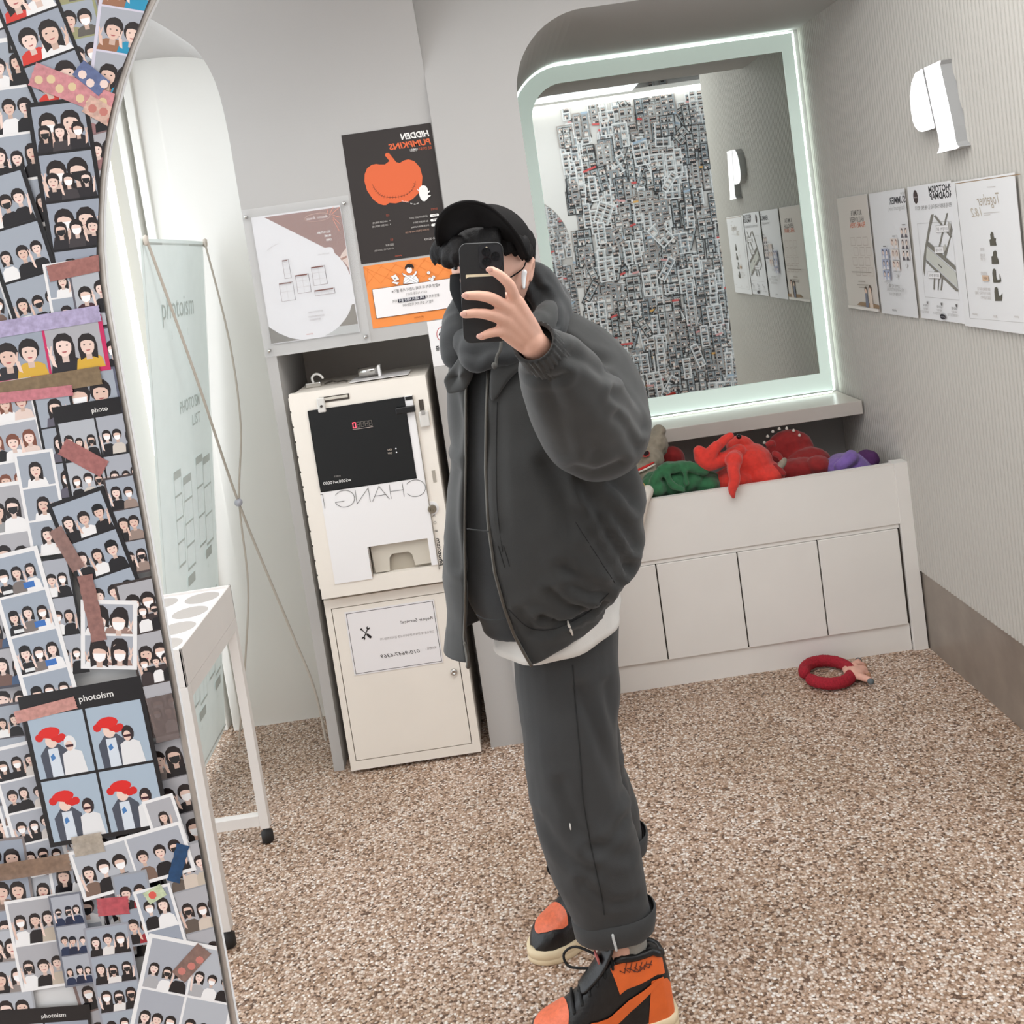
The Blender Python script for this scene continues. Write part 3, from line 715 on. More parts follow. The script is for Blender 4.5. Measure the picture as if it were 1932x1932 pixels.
ROWS = [('참여방법', [(-0.1216,1.7302)][0], 0.0052, (176, 84, 62), 0.020), ('선물', [(-0.271,1.7312)][0], 0.0055, (176, 84, 62), 0.010),
        ('LUSH 할로윈 배쓰밤 (1명)', [(-0.2797,1.7143)][0], 0.0045, (206, 200, 194), 0.046), ('LUSH 할로윈 샤워젤리 (1명)', [(-0.2796,1.7032)][0], 0.0045, (206, 200, 194), 0.049),
        ('포토이즘 포스터 QR코드 인식하기', [(-0.1553,1.7129)][0], 0.0045, (206, 200, 194), 0.056), ('숨은 호박 찾아서 캡처하기', [(-0.1555,1.6976)][0], 0.0045, (206, 200, 194), 0.046),
        ('DM으로 HIDDEN PUMPKINS', [(-0.1553,1.6844)][0], 0.0045, (206, 200, 194), 0.056), ('호박 개수와 함께 정답 보내면 참여 완료!', [(-0.1565,1.6714)][0], 0.0045, (190, 150, 130), 0.074),
        ('2022.10.22 - 2022.10.29', [(-0.1258,1.642)][0], 0.0058, (214, 208, 202), 0.050), ('발표', [(-0.2708,1.6556)][0], 0.0055, (176, 84, 62), 0.009),
        ('2022.10.31', [(-0.2715,1.6414)][0], 0.0056, (214, 208, 202), 0.024), ('(포토이즘 공식계정 스토리에서 발표)', [(-0.2719,1.6297)][0], 0.0042, (176, 170, 164), 0.061), ('photoism', [(-0.2526,1.6054)][0], 0.0045, (200, 90, 60), 0.020)]
for s_, (a, b), h, c_, w in ROWS: pr.text(s_, a, b, h, c_, width=w)
for q in [(-0.1343,1.7142),(-0.1344,1.6996),(-0.1344,1.685)]:
    a, b = q; pr.rect(a-0.010, b-0.004, a+0.010, b+0.004, WH); pr.ell(a-0.010, b, 0.004, 0.004, WH); pr.ell(a+0.010, b, 0.004, 0.004, WH)
    pr.text('STEP', a+0.008, b-0.0014, 0.0032, (90, 84, 80), width=0.014)
for q in [(-0.2717,1.7171),(-0.2716,1.706)]: pr.ell(q[0], q[1], 0.0011, 0.0011, WH, 8)
pr.build('print', (0, y, 0), *BACK, o)

# orange notice below it
o, y = sheet_back('notice', -0.375, -0.095, 1.395, 1.590, Y1, 'orange notice with a cartoon figure crossing arms above a white text box')
pr = Print(); OG = (238, 143, 74)
pr.rect(-0.375, 1.395, -0.095, 1.590, OG)
for i in range(-4, 9):
    a = -0.375+i*0.045
    for sx in (1, -1):
        p0 = Vector((a, 1.59)); p1 = Vector((a+sx*0.09, 1.395+0.03))
        if sx == 1: pr.line([(max(-0.375, min(-0.095, p0.x)), 1.588), (max(-0.375, min(-0.095, p1.x)), 1.53)], 0.0007, (220, 122, 56))
        else: pr.line([(max(-0.375, min(-0.095, p0.x)), 1.53), (max(-0.375, min(-0.095, p0.x+0.06)), 1.588)], 0.0007, (220, 122, 56))
pr.rect(-0.3590, 1.4245, -0.0970, 1.5160, (40, 36, 34)); pr.rect(-0.3578, 1.4255, -0.0980, 1.5150, (238, 233, 232))
bx = [(-0.261,1.518),(-0.2584,1.5302),(-0.2546,1.5386),(-0.2449,1.5433),(-0.2271,1.5419),(-0.2171,1.5368),(-0.2121,1.5271),(-0.213,1.5165)]
pr.poly(bx, (238, 236, 236)); pr.line(bx, 0.0007, (80, 76, 74), True)
hd = [(-0.2361,1.5586)][0]; pr.ell(hd[0], hd[1], 0.0088, 0.0095, (240, 238, 238), 20)
pr.poly([(-0.2491,1.5648),(-0.247,1.5717),(-0.2416,1.5766),(-0.2332,1.5776),(-0.225,1.5749),(-0.2211,1.5697),(-0.2207,1.5625),(-0.2242,1.5612),(-0.2269,1.5666),(-0.2336,1.5654),(-0.241,1.5686),(-0.2454,1.5635)], (34, 30, 30))
for q in ([(-0.2608,1.519),(-0.2547,1.5261),(-0.2231,1.5449),(-0.2175,1.5531),(-0.2123,1.5516),(-0.217,1.5422),(-0.2285,1.5331),(-0.2528,1.5193)], [(-0.2129,1.5172),(-0.2287,1.5313),(-0.2497,1.5469),(-0.2595,1.5534),(-0.2568,1.5451),(-0.2475,1.5376),(-0.2301,1.5225),(-0.2202,1.5161)]):
    pr.poly(q, (244, 242, 242)); pr.line(q, 0.0006, (80, 76, 74), True)
for (cx, cy) in [(-0.1782,1.542),(-0.1761,1.5226),(-0.1653,1.5268),(-0.1708,1.5194)]:
    pr.ell(cx, cy, 0.0055, 0.0053, (120, 100, 90), 18); pr.ell(cx, cy, 0.0050, 0.0048, (240, 238, 238), 18); pr.text('W', cx+0.002, cy-0.0015, 0.003, (150, 140, 134))
for q in ([(-0.2953,1.547),(-0.2795,1.5519),(-0.2703,1.5348),(-0.2864,1.5306)], [(-0.2958,1.5277),(-0.2899,1.5312),(-0.272,1.5257),(-0.2791,1.5195)]):
    pr.poly(q, (236, 232, 230)); pr.line(q, 0.0006, (120, 100, 90), True)
q = [(-0.2868,1.5397)][0]; pr.rect(q[0], q[1]-0.002, q[0]+0.006, q[1]+0.002, (150, 140, 134))
for s_, v_, h, w, c_ in (('※촬영 목적 외 지폐 교환기 사용 불가※', 1.4965, 0.0080, 0.150, (56, 52, 50)), ('CCTV 녹화중 입니다', 1.4825, 0.0066, 0.066, (130, 124, 120)), ('적발 시, 법적 조치 하겠습니다', 1.4500, 0.0070, 0.096, (84, 80, 78))):
    pr.text(s_, -0.2245+0.0, v_, h, c_, width=w, align='center')
pr.rect(-0.2850, 1.4640, -0.1990, 1.4745, (38, 36, 52)); pr.text('지폐 교환기 사용은 불가', -0.2015, 1.4660, 0.0072, (240, 238, 240), width=0.080, bold=0.01)
pr.text('촬영 목적 외', -0.1560, 1.4660, 0.0072, (84, 80, 78), width=0.040); pr.text('하며', -0.2870, 1.4660, 0.0072, (120, 116, 112), width=0.014)
pr.text('photoism', -0.214, 1.4085, 0.0058, (130, 66, 26), width=0.028, bold=0.01)
pr.build('print', (0, y, 0), *BACK, o)

# camera surveillance sign
o, y = sheet_back('camera_sign', -0.2065, -0.1005, 1.250, 1.392, Y1, 'white sign with a black security camera inside a red ring', 'sign')
pr = Print()
cx, cz = -0.1565, 1.3465
pr.ell(cx, cz, 0.0265, 0.0265, (176, 40, 44), 36); pr.ell(cx, cz, 0.0245, 0.0245, (238, 234, 234), 36)
R_ = lambda pts: [(cx+a*0.001, cz+b*0.001) for a, b in pts]
K = (26, 24, 26)
pr.poly(R_([(-17, 6), (5, 14), (11, -2), (-10, -8)]), K); pr.poly(R_([(-20, -1), (-17, 6), (-12, 3), (-14, -4)]), K)
pr.poly(R_([(6, 10), (14, 6), (15, 2), (9, -3)]), K); pr.poly(R_([(3, -4), (8, -3), (11, -10), (18, -8), (18, -14), (8, -15), (4, -10)]), K); pr.poly(R_([(16, -3), (20, -3), (20, -17), (16, -16)]), K)
pr.text('CCTV 녹화 중', -0.108, 1.2985, 0.0125, (30, 28, 28), width=0.084, bold=0.012)
pr.text('CCTV in Operation', -0.113, 1.2850, 0.0055, (120, 116, 114), width=0.064)
pr.build('print', (0, y, 0), *BACK, o)

# poster in a clear acrylic holder
ac = empty('acrylic_frame', (-0.55, Y1, 1.36), 'autumn poster behind a clear acrylic plate held by four metal studs', 'frame')
px0, px1, pz0, pz1 = -0.691, -0.416, 1.392, 1.786
MB().box(px0, px1, Y1-0.006, Y1-0.005, pz0, pz1).build('poster_sheet', M_PAPER, ac)
pr = Print()
pr.rect(px0, pz0, px1, pz1, (222, 220, 222))
BR = (134, 88, 76)
A = lambda s_: s_
pr.poly([(-0.6508,1.7813),(-0.4175,1.78),(-0.417,1.7532),(-0.4167,1.7269),(-0.4173,1.6981),(-0.4175,1.6533),(-0.4174,1.6137),(-0.4186,1.569),(-0.4254,1.5964),(-0.4394,1.6248),(-0.4551,1.6424),(-0.457,1.6537),(-0.4597,1.6604),(-0.4663,1.6635),(-0.4834,1.6639)], BR)
pr.poly([(-0.4175,1.6533),(-0.4174,1.6137),(-0.4184,1.5901),(-0.4285,1.6101),(-0.4422,1.6239),(-0.4348,1.6374)], (214, 190, 178))
pr.poly([(-0.4211,1.6301),(-0.4183,1.6244),(-0.4378,1.618),(-0.4409,1.6237)], (150, 96, 70))
pr.poly([(-0.6923,1.4479),(-0.6649,1.4239),(-0.636,1.4063),(-0.616,1.3981),(-0.6008,1.3937),(-0.6485,1.3943),(-0.6923,1.3945)], (98, 92, 82))
pr.poly([(-0.428,1.4787),(-0.4193,1.4801),(-0.4179,1.4173),(-0.451,1.4168),(-0.4761,1.4177),(-0.4529,1.4384),(-0.4362,1.46)], (108, 98, 84))
pr.poly([(-0.4761,1.4177),(-0.451,1.4168),(-0.4179,1.4173),(-0.4192,1.3907),(-0.4735,1.392),(-0.5248,1.3955),(-0.4981,1.4049)], (178, 178, 176))
for i in range(6):   # maple leaf fan
    tip = [(-0.4571,1.7793),(-0.4369,1.7827),(-0.4176,1.7795),(-0.4199,1.7483),(-0.4244,1.728),(-0.4303,1.7078)][i]
    c0 = [(-0.4565,1.7667),(-0.452,1.7621),(-0.4468,1.7614),(-0.4421,1.7581),(-0.4431,1.7516),(-0.4439,1.7465)][i]
    pr.line([c0, tip], 0.0016, (232, 130, 92))
el = [(a, b) for a, b in [(-0.4895+0.0395*cos(t), 1.7585+0.0120*sin(t)) for t in [2*pi*i/40 for i in range(40)]]]
pr.line(el, 0.0007, (236, 186, 166), True)
pr.text('Autumn  Breeze', -0.458, 1.754, 0.0085, (240, 226, 220), width=0.066, shear=0.35)
for s_, q in (('2022 AUTUMN', [(-0.4572,1.7077)][0]), ('FRAME', [(-0.4573,1.6954)][0]), ('OPEN', [(-0.4572,1.6827)][0])):
    pr.text(s_, q[0], q[1], 0.0066, (240, 236, 232), width={'2022 AUTUMN': 0.0415, 'FRAME': 0.020, 'OPEN': 0.0165}[s_], bold=0.012)
q = [(-0.4704,1.643)][0]; pr.text('2022.10.05 - 10.31', q[0], q[1], 0.0040, (150, 144, 142), width=0.037)
for i, ch in enumerate('( read more moments! )'):
    t = i/21; pr.text(ch, -0.615-0.045*t, 1.6945+0.0*t-0.020*(t*t), 0.0034, (160, 150, 148), rot=0.25)
M_ = (122, 84, 78)
def mini(x0, z0, x1, z1, nx, nz):
    pr.frame(x0, z0, x1, z1, 0.0010, (140, 126, 124)); pr.rect(x0, z1-0.0035, x1-0.004, z1, M_); pr.line([(x1, z0), (x1, z1)], 0.0012, (90, 80, 80))
    for i in range(1, nx): pr.line([(x0+(x1-x0)*i/nx, z0), (x0+(x1-x0)*i/nx, z1-0.003)], 0.0005, (170, 160, 158))
    for i in range(1, nz): pr.line([(x0, z0+(z1-z0)*i/nz), (x1, z0+(z1-z0)*i/nz)], 0.0005, (170, 160, 158))
for c_, nx, nz in (([(-0.6172,1.587),(-0.5975,1.6436)], 1, 4), ([(-0.6376,1.5184),(-0.5954,1.5746)], 2, 2), ([(-0.5845,1.5359),(-0.5437,1.5923)], 2, 3), ([(-0.5323,1.553),(-0.4907,1.6098)], 2, 3), ([(-0.5331,1.5213),(-0.4716,1.5382)], 3, 1)):
    mini(c_[0][0], c_[0][1], c_[1][0], c_[1][1], nx, nz)
for s_, q, w in (('포토이즘 박스의 새로운', [(-0.517,1.473)][0], 0.046), ('2022 AUTUMN 프레임이', [(-0.5146,1.4593)][0], 0.050), ('출시되었습니다 !', [(-0.5282,1.4493)][0], 0.036)):
    pr.text(s_, q[0], q[1]-0.002, 0.0046, (150, 142, 142), width=w)
q = [(-0.559,1.4058)][0]; pr.text('photoism', q[0], q[1], 0.0048, (180, 96, 76), width=0.020)
pr.build('print', (0, Y1-0.006, 0), *BACK, ac)
M_ACR = bpy.data.materials.new('clear_acrylic'); M_ACR.use_nodes = True
_b = M_ACR.node_tree.nodes['Principled BSDF']; _b.inputs['Base Color'].default_value = (0.9, 0.9, 0.9, 1); _b.inputs['Alpha'].default_value = 0.10; _b.inputs['Roughness'].default_value = 0.06
MB().box(-0.716, -0.386, Y1-0.0125, Y1-0.0095, 1.355, 1.812).build('acrylic_plate', M_ACR, ac, bevel=0.0008)
mb = MB()
for q in [(-0.7053,1.7894),(-0.4018,1.7887),(-0.3998,1.3744),(-0.7013,1.3736)]:
    MB().lathe([(0.0055, 0), (0.0055, 0.016), (0.0045, 0.019), (0.0001, 0.0195)], (q[0], Y1-0.001, q[1]), (0, -1, 0), 14).build('stud', M_CHROME, ac, smooth=True)

# repair notice on the locker
o, y = sheet_back('repair_notice', -0.596, -0.313, 0.321, 0.528, 3.1495, 'white framed repair service notice with crossed tools on the cream locker', 'notice', M_PAPER)
pr = Print()
pr.rect(-0.595, 0.322, -0.314, 0.527, (236, 232, 232)); pr.frame(-0.5905, 0.3265, -0.3175, 0.5225, 0.0016, (52, 44, 42))
q = [(-0.3253,0.4656)][0]; pr.text('Repair Service!', q[0], q[1], 0.0095, (84, 78, 76), width=0.101, bold=0.006)
q = [(-0.3266,0.4221)][0]; pr.text('고장났을 때 연락처 연락해주시면 감사하겠습니다', q[0], q[1], 0.0062, (150, 142, 138), width=0.172)
q = [(-0.3276,0.3732)][0]; pr.text('박스번호 :', q[0], q[1]-0.003, 0.0062, (130, 122, 118), width=0.034)
q = [(-0.3815,0.3675)][0]; pr.text('010-9647-6369', q[0], q[1]-0.003, 0.0115, (66, 60, 58), width=0.124, shear=0.25)
T = [(-0.5394,0.4523)][0]
def tool(pts, rot, col=(34, 30, 30)):
    pr.poly([(T[0]+(a*cos(rot)-b*sin(rot))*0.001, T[1]+(a*sin(rot)+b*cos(rot))*0.001) for a, b in pts], col)
tool([(-1.6, -16), (1.6, -16), (1.6, 16), (-1.6, 16)], -0.55)
def claw(sgn):
    return [(5.5*cos(radians(t)), sgn*(18.5+5.5*sin(radians(t)))) for t in range(130, 411, 20)]+[(2.6*cos(radians(t)), sgn*(20.5+2.6*sin(radians(t)))) for t in range(390, 140, -25)]
tool(claw(1), -0.55); tool(claw(-1), -0.55)
tool([(-3.4, -22), (3.4, -22), (4, -20), (4, -8), (2, -4), (-2, -4), (-4, -8), (-4, -20)], 0.70); tool([(-1, -5), (1, -5), (1, 14), (3, 17), (3, 22), (-3, 22), (-3, 17), (-1, 14)], 0.70)
pr.build('print', (0, y, 0), *BACK, o)

# ================================================================ posters on the fluted wall
XP = 1.3235
def sheet_right(name, ya, yb, z0, z1, label, m=None, off=0.0):
    o = MB().box(XP-0.001-off, XP-off, yb, ya, z0, z1).build(name, m or M_PAPER); tag(o, label, 'poster'); return o
def U(pts): return [(-y_, z_) for y_, z_ in pts]
def base(pr, ya, yb, z0, z1, c_): pr.rect(-ya, z0, -yb, z1, c_)
GREY = (120, 116, 110)
# 1 autumn and halloween frames
o = sheet_right('poster', 3.800, 3.500, 1.183, 1.592, 'beige autumn poster with a brown picture strip along its bottom edge, beside the alcove')
pr = Print(); base(pr, 3.799, 3.501, 1.184, 1.591, (216, 208, 200))
for s_, q, w, c_ in (('AUTUMN &', [(3.5647,1.5236)][0], 0.105, (110, 104, 98)), ('HALLOWEEN', [(3.5507,1.4999)][0], 0.135, (120, 114, 108)), ('FRAME OPEN', [(3.5443,1.4801)][0], 0.145, (214, 128, 100))):
    pr.text(s_, -q[0], q[1], 0.018, c_, width=w, bold=0.02)
for i in range(3):
    for j in range(4):
        a, b = -3.70+i*0.062+0.02*(j % 2), 1.445-j*0.036
        pr.frame(a, b-0.028, a+0.042, b, 0.0012, (176, 158, 148))
for q in ([(3.7208,1.3203),(3.5324,1.3208)], [(3.6786,1.2744),(3.5793,1.2755)], [(3.6662,1.2655),(3.6016,1.2657)], [(3.6646,1.2867),(3.5999,1.2876)]): pr.line(U(q), 0.003, (170, 160, 150))
pr.poly(U([(3.6677,1.2115),(3.5745,1.2114),(3.4912,1.2082),(3.4931,1.1953),(3.589,1.195),(3.7068,1.2003)]), (150, 122, 92)); pr.rect(-3.799, 1.184, -3.501, 1.194, (238, 232, 226))
pr.ell(-3.560, 1.262, 0.014, 0.014, (96, 74, 60)); pr.poly([(-3.578, 1.195), (-3.545, 1.195), (-3.550, 1.258), (-3.572, 1.258)], (224, 206, 190)); pr.ell(-3.560, 1.257, 0.009, 0.010, (230, 200, 180))
pr.ell(-3.600, 1.258, 0.012, 0.013, (84, 66, 56)); pr.poly([(-3.614, 1.196), (-3.586, 1.196), (-3.590, 1.250), (-3.610, 1.250)], (120, 124, 140)); pr.ell(-3.600, 1.254, 0.008, 0.009, (230, 200, 180))
pr.build('print', (XP-0.001, 0, 0), *RIGHT, o)
# 2 summer background colours
o = sheet_right('poster', 3.480, 3.186, 1.181, 1.591, 'white summer poster with three stepped columns of small portraits')
pr = Print(); base(pr, 3.479, 3.187, 1.182, 1.590, (226, 225, 226))
q = [(3.1841,1.5466)][0]; pr.text('SUMMER', -q[0], q[1], 0.021, (70, 68, 72), width=0.128, bold=0.03)
q = [(3.1934,1.5263)][0]; pr.text('( background color )', -q[0], q[1], 0.014, (176, 174, 172), width=0.135)
q = [(3.1838,1.5711)][0]; pr.text('NEW', -q[0], q[1], 0.009, (170, 168, 166), width=0.035)
for (a0, top, bg, hair) in ((-3.252, 1.470, (224, 216, 214), (74, 66, 66)), (-3.330, 1.436, (226, 214, 206), (140, 112, 104)), (-3.408, 1.404, (176, 182, 204), (92, 90, 108))):
    for r_ in range(3):
        for c_ in range(2):
            a, b = a0+c_*0.031, top-r_*0.036
            pr.rect(a, b-0.033, a+0.029, b, bg); pr.ell(a+0.0145, b-0.012, 0.008, 0.010, hair, 10); pr.ell(a+0.0145, b-0.014, 0.0055, 0.007, (236, 214, 202), 10); pr.poly([(a+0.003, b-0.033), (a+0.026, b-0.033), (a+0.020, b-0.022), (a+0.009, b-0.022)], (226, 222, 224) if hair[0] > 80 else (96, 90, 96))
    pr.line([(a0+0.028, top+0.008), (a0+0.052, top+0.008)], 0.003, (120, 116, 112))
    pr.ell(a0+0.03, top-0.122, 0.008, 0.006, (180, 176, 174), 14); pr.ell(a0+0.03, top-0.122, 0.0065, 0.0047, (226, 225, 226), 14)
for s_, q, w in (('SUMMER 배경색과', [(3.2786,1.2765)][0], 0.085), ('여름 신규 프레임으로 촬영해보세요', [(3.2457,1.2644)][0], 0.140), ('포토이즘 박스에서', [(3.2722,1.2488)][0], 0.095)): pr.text(s_, -q[0], q[1], 0.009, (150, 148, 146), width=w)
q = [(3.3254,1.1973)][0]; pr.text('photoism', -q[0], q[1], 0.008, (80, 76, 74), width=0.035, bold=0.01)
pr.build('print', (XP-0.001, 0, 0), *RIGHT, o)
# 3 road map
o = sheet_right('poster', 3.162, 2.866, 1.184, 1.592, 'white road map poster with bold heading and grey street plan')
pr = Print(); base(pr, 3.161, 2.867, 1.185, 1.591, (228, 227, 228))
q = [(2.8635,1.5653)][0]; pr.text('PHOTOISM', -q[0], q[1], 0.0185, (48, 46, 48), width=0.150, bold=0.03)
q = [(2.8643,1.5453)][0]; pr.text('ROADMAP', -q[0], q[1], 0.0185, (48, 46, 48), width=0.146, bold=0.03)
q = [(3.1073,1.5591)][0]; pr.ell(-q[0], q[1], 0.016, 0.021, (66, 52, 50), 24); pr.text('photoism', -q[0]+0.011, q[1]-0.003, 0.005, (210, 200, 196), width=0.022)
q = [(2.8742,1.5191)][0]; pr.text('포토이즘 홍대점과 신규점 오시는 길 : 이용 문의는 매장으로', -q[0], q[1], 0.010, (120, 116, 112), width=0.245)
pr.frame(-3.115, 1.252, -2.888, 1.478, 0.0010, (176, 172, 168))
RD = (126, 122, 114)
for pts in ([(3.0129,1.5016),(2.9934,1.5023),(3.0342,1.4491),(3.0566,1.4157),(3.0773,1.3756),(3.1031,1.316),(3.1085,1.3379),(3.0954,1.3756),(3.073,1.4128),(3.0533,1.4434),(3.0359,1.4705)], [(2.9948,1.4963),(2.901,1.4309),(2.8907,1.4342),(2.9838,1.4995)], [(2.9102,1.5018),(2.9005,1.502),(2.9767,1.4028),(2.9864,1.4044)], [(2.8921,1.4692),(2.8828,1.4544),(2.9431,1.3758),(2.9557,1.3788),(2.9034,1.4345)], [(3.048,1.4218),(2.8879,1.3496),(2.889,1.3364),(3.0617,1.4096)], [(3.0793,1.3679),(2.8862,1.2823),(2.8874,1.277),(2.9012,1.2774),(3.078,1.3585)], [(3.0243,1.3329),(3.0414,1.2771),(3.0497,1.2775),(3.0313,1.3328)], [(2.9841,1.3154),(2.9767,1.3125),(2.9932,1.2772),(3.0013,1.2772)], [(3.0038,1.318),(2.9984,1.3181),(3.0151,1.2768),(3.0192,1.2769)]):
    pr.poly(U(pts), RD)
pr.poly(U([(3.0626,1.4059),(2.8889,1.3315),(2.8862,1.2876),(3.0761,1.3719)]), (196, 196, 188))
pr.poly(U([(2.9028,1.4782),(2.8858,1.469),(2.8994,1.4461),(2.9179,1.4553)]), (176, 172, 166)); pr.poly(U([(2.9373,1.4144),(2.9343,1.3995),(2.9542,1.3848),(2.9725,1.3923)]), (186, 184, 176)); pr.line(U([(2.9964,1.3545),(2.9739,1.3442)]), 0.004, (110, 106, 100))
for q, s_ in (([(2.9454,1.4583)][0], '포토이즘 박스 홍대'), ([(2.9795,1.3968)][0], '포토이즘'), ([(3.0307,1.3211)][0], '포토이즘 컬러드')):
    w = 0.042 if len(s_) > 5 else 0.030
    pr.rect(-q[0]-w, q[1]-0.010, -q[0]+w, q[1]+0.010, (150, 144, 140)); pr.rect(-q[0]-w+0.001, q[1]-0.009, -q[0]+w-0.001, q[1]+0.009, (236, 234, 234)); pr.text(s_, -q[0]+w-0.006, q[1]-0.004, 0.007, (90, 80, 76), width=2*w-0.014)
for i in range(3):
    a = -2.905-i*0.095
    pr.ell(a, 1.236, 0.004, 0.005, (90, 86, 84), 10); pr.text('포토이즘', a+0.0, 1.224, 0.006, (90, 86, 84), width=0.032); pr.text('서울 마포구', a+0.0, 1.214, 0.005, (150, 140, 136), width=0.034); pr.line([(a-0.062, 1.209), (a+0.004, 1.209)], 0.0008, (170, 166, 162)); pr.text('월드컵로 12길 34 1층', a+0.002, 1.203, 0.004, (150, 146, 142), width=0.062)
q = [(2.997,1.1984)][0]; pr.ell(-q[0], q[1], 0.019, 0.008, (40, 36, 44), 24); pr.text('photoism', -q[0]+0.014, q[1]-0.002, 0.004, (200, 196, 200), width=0.028)
pr.build('print', (XP-0.001, 0, 0), *RIGHT, o)
# 4 couple frame poster, curling away from the wall
o = sheet_right('poster', 2.865, 2.515, 1.180, 1.586, 'largest white poster with looped lettering and four dark figures, nearest the viewer', off=0.003)
pr = Print(); base(pr, 2.864, 2.516, 1.181, 1.585, (226, 225, 225))
pr.line(U([(2.8326,1.5806),(2.4877,1.5796)]), 0.0022, (150, 124, 92)); pr.line(U([(2.8326,1.5806),(2.8281,1.2056)]), 0.0022, (110, 104, 98)); pr.line(U([(2.8285,1.2041),(2.5386,1.2103)]), 0.0008, (176, 172, 168))
q = [(2.6005,1.5131)][0]; pr.text('Together', -q[0], q[1], 0.030, (176, 164, 148), width=0.118, shear=0.3)
q = [(2.6979,1.4855)][0]; pr.text('1&2', -q[0], q[1], 0.024, (190, 180, 166), width=0.060, shear=0.3)
pr.line(U([(2.688,1.4927),(2.6046,1.4929)]), 0.0015, (190, 184, 178)); pr.line(U([(2.6863,1.4878),(2.6534,1.4878)]), 0.0015, (200, 194, 188)); pr.line(U([(2.6547,1.5597),(2.6123,1.5582)]), 0.0018, (196, 190, 186))
SIL = ([(2.6703,1.4065),(2.6707,1.4226),(2.664,1.4239),(2.6642,1.436),(2.6561,1.4433),(2.647,1.4404),(2.6465,1.4276),(2.6406,1.4248),(2.635,1.4261),(2.6396,1.4195),(2.6368,1.4067)], [(2.6711,1.3579),(2.6696,1.3781),(2.6623,1.3795),(2.6574,1.3902),(2.6468,1.3947),(2.6399,1.3915),(2.6411,1.3782),(2.6347,1.3702),(2.6338,1.3587)], [(2.6725,1.3085),(2.6734,1.3335),(2.6698,1.343),(2.6609,1.3466),(2.6535,1.3432),(2.6555,1.3257),(2.6502,1.315),(2.6373,1.318),(2.6367,1.3341),(2.6314,1.3208),(2.6315,1.3128),(2.6417,1.3093)], [(2.6733,1.2595),(2.672,1.2846),(2.6688,1.2951),(2.6601,1.298),(2.6528,1.2939),(2.6525,1.2772),(2.6436,1.2735),(2.6313,1.282),(2.6381,1.2616)])
for pts in SIL: pr.poly(U(pts), (92, 88, 78))
for s_, q, w in (('포토이즘', [(2.7026,1.3972)][0], 0.022), ('커플 프레임', [(2.7004,1.3808)][0], 0.028), ('1인 2컷', [(2.7025,1.3713)][0], 0.026), ('새로운 프레임', [(2.6995,1.3325)][0], 0.036), ('함께 촬영해보세요 지금', [(2.6918,1.2894)][0], 0.072), ('둘이서 하나가 되는 프레임', [(2.6926,1.2779)][0], 0.086), ('포토이즘 박스', [(2.6939,1.266)][0], 0.056), ('photoism', [(2.7789,1.2185)][0], 0.030), ('BOX', [(2.671,1.2179)][0], 0.018), ('photoism', [(2.5581,1.2247)][0], 0.022)):
    pr.text(s_, -q[0], q[1]-0.003, 0.0065, (186, 178, 172), width=w)
q = [(2.7105,1.3196)][0]; pr.rect(-q[0]-0.017, q[1]-0.008, -q[0]+0.017, q[1]+0.008, (206, 176, 150)); pr.text('NEW', -q[0]+0.010, q[1]-0.003, 0.006, (120, 96, 80), width=0.020)
pr.build('print', (XP-0.004, 0, 0), *RIGHT, o)


# ================================================================ plush hats in the bin
M_RED = mat('plush_red', (222, 58, 46), 0.9, noise_scale=60, var=0.12, bump=0.25, bump_scale=500, sheen=0.3)
M_RED2 = mat('plush_dark_red', (150, 34, 34), 0.9, noise_scale=60, var=0.14, bump=0.25, bump_scale=500, sheen=0.3)
M_GREEN = mat('plush_green', (46, 104, 66), 0.9, noise_scale=50, var=0.2, bump=0.25, bump_scale=500, sheen=0.3)
M_PURP = mat('plush_purple', (128, 98, 172), 0.9, noise_scale=50, var=0.12, bump=0.2, bump_scale=500, sheen=0.3)
M_PURP2 = mat('plush_dark_purple', (86, 44, 98), 0.9, noise_scale=50, var=0.12, bump=0.2, bump_scale=500)
M_SHARK = mat('plush_grey', (150, 140, 124), 0.9, noise_scale=50, var=0.12, bump=0.25, bump_scale=500, sheen=0.2)
M_PINK = mat('plush_pink', (222, 170, 152), 0.85, noise_scale=50, var=0.08, bump=0.2, bump_scale=500)
M_WHPL = mat('plush_white', (232, 224, 214), 0.9, noise_scale=60, var=0.05, bump=0.3, bump_scale=400)
M_EYE = mat('glossy_black', (12, 12, 12), 0.08)
def at3(l): return [Vector(p) for p in l]
def plush(mb, name, voxel, m, parent, it=5, wrinkle=0.0, wscale=18, seed=0):
    me = remeshed(mb, voxel, it, name)
    if wrinkle:
        me.calc_loop_triangles() if False else None
        nrm = [v.normal.copy() for v in me.vertices]
        for v, n_ in zip(me.vertices, nrm):
            q = v.co*wscale+Vector((seed, seed*2, 0))
            v.co += n_*(wrinkle*(noise.noise(q)+0.5*noise.noise(q*2.3)))
        me.update()
    return link(name, me, m, parent)

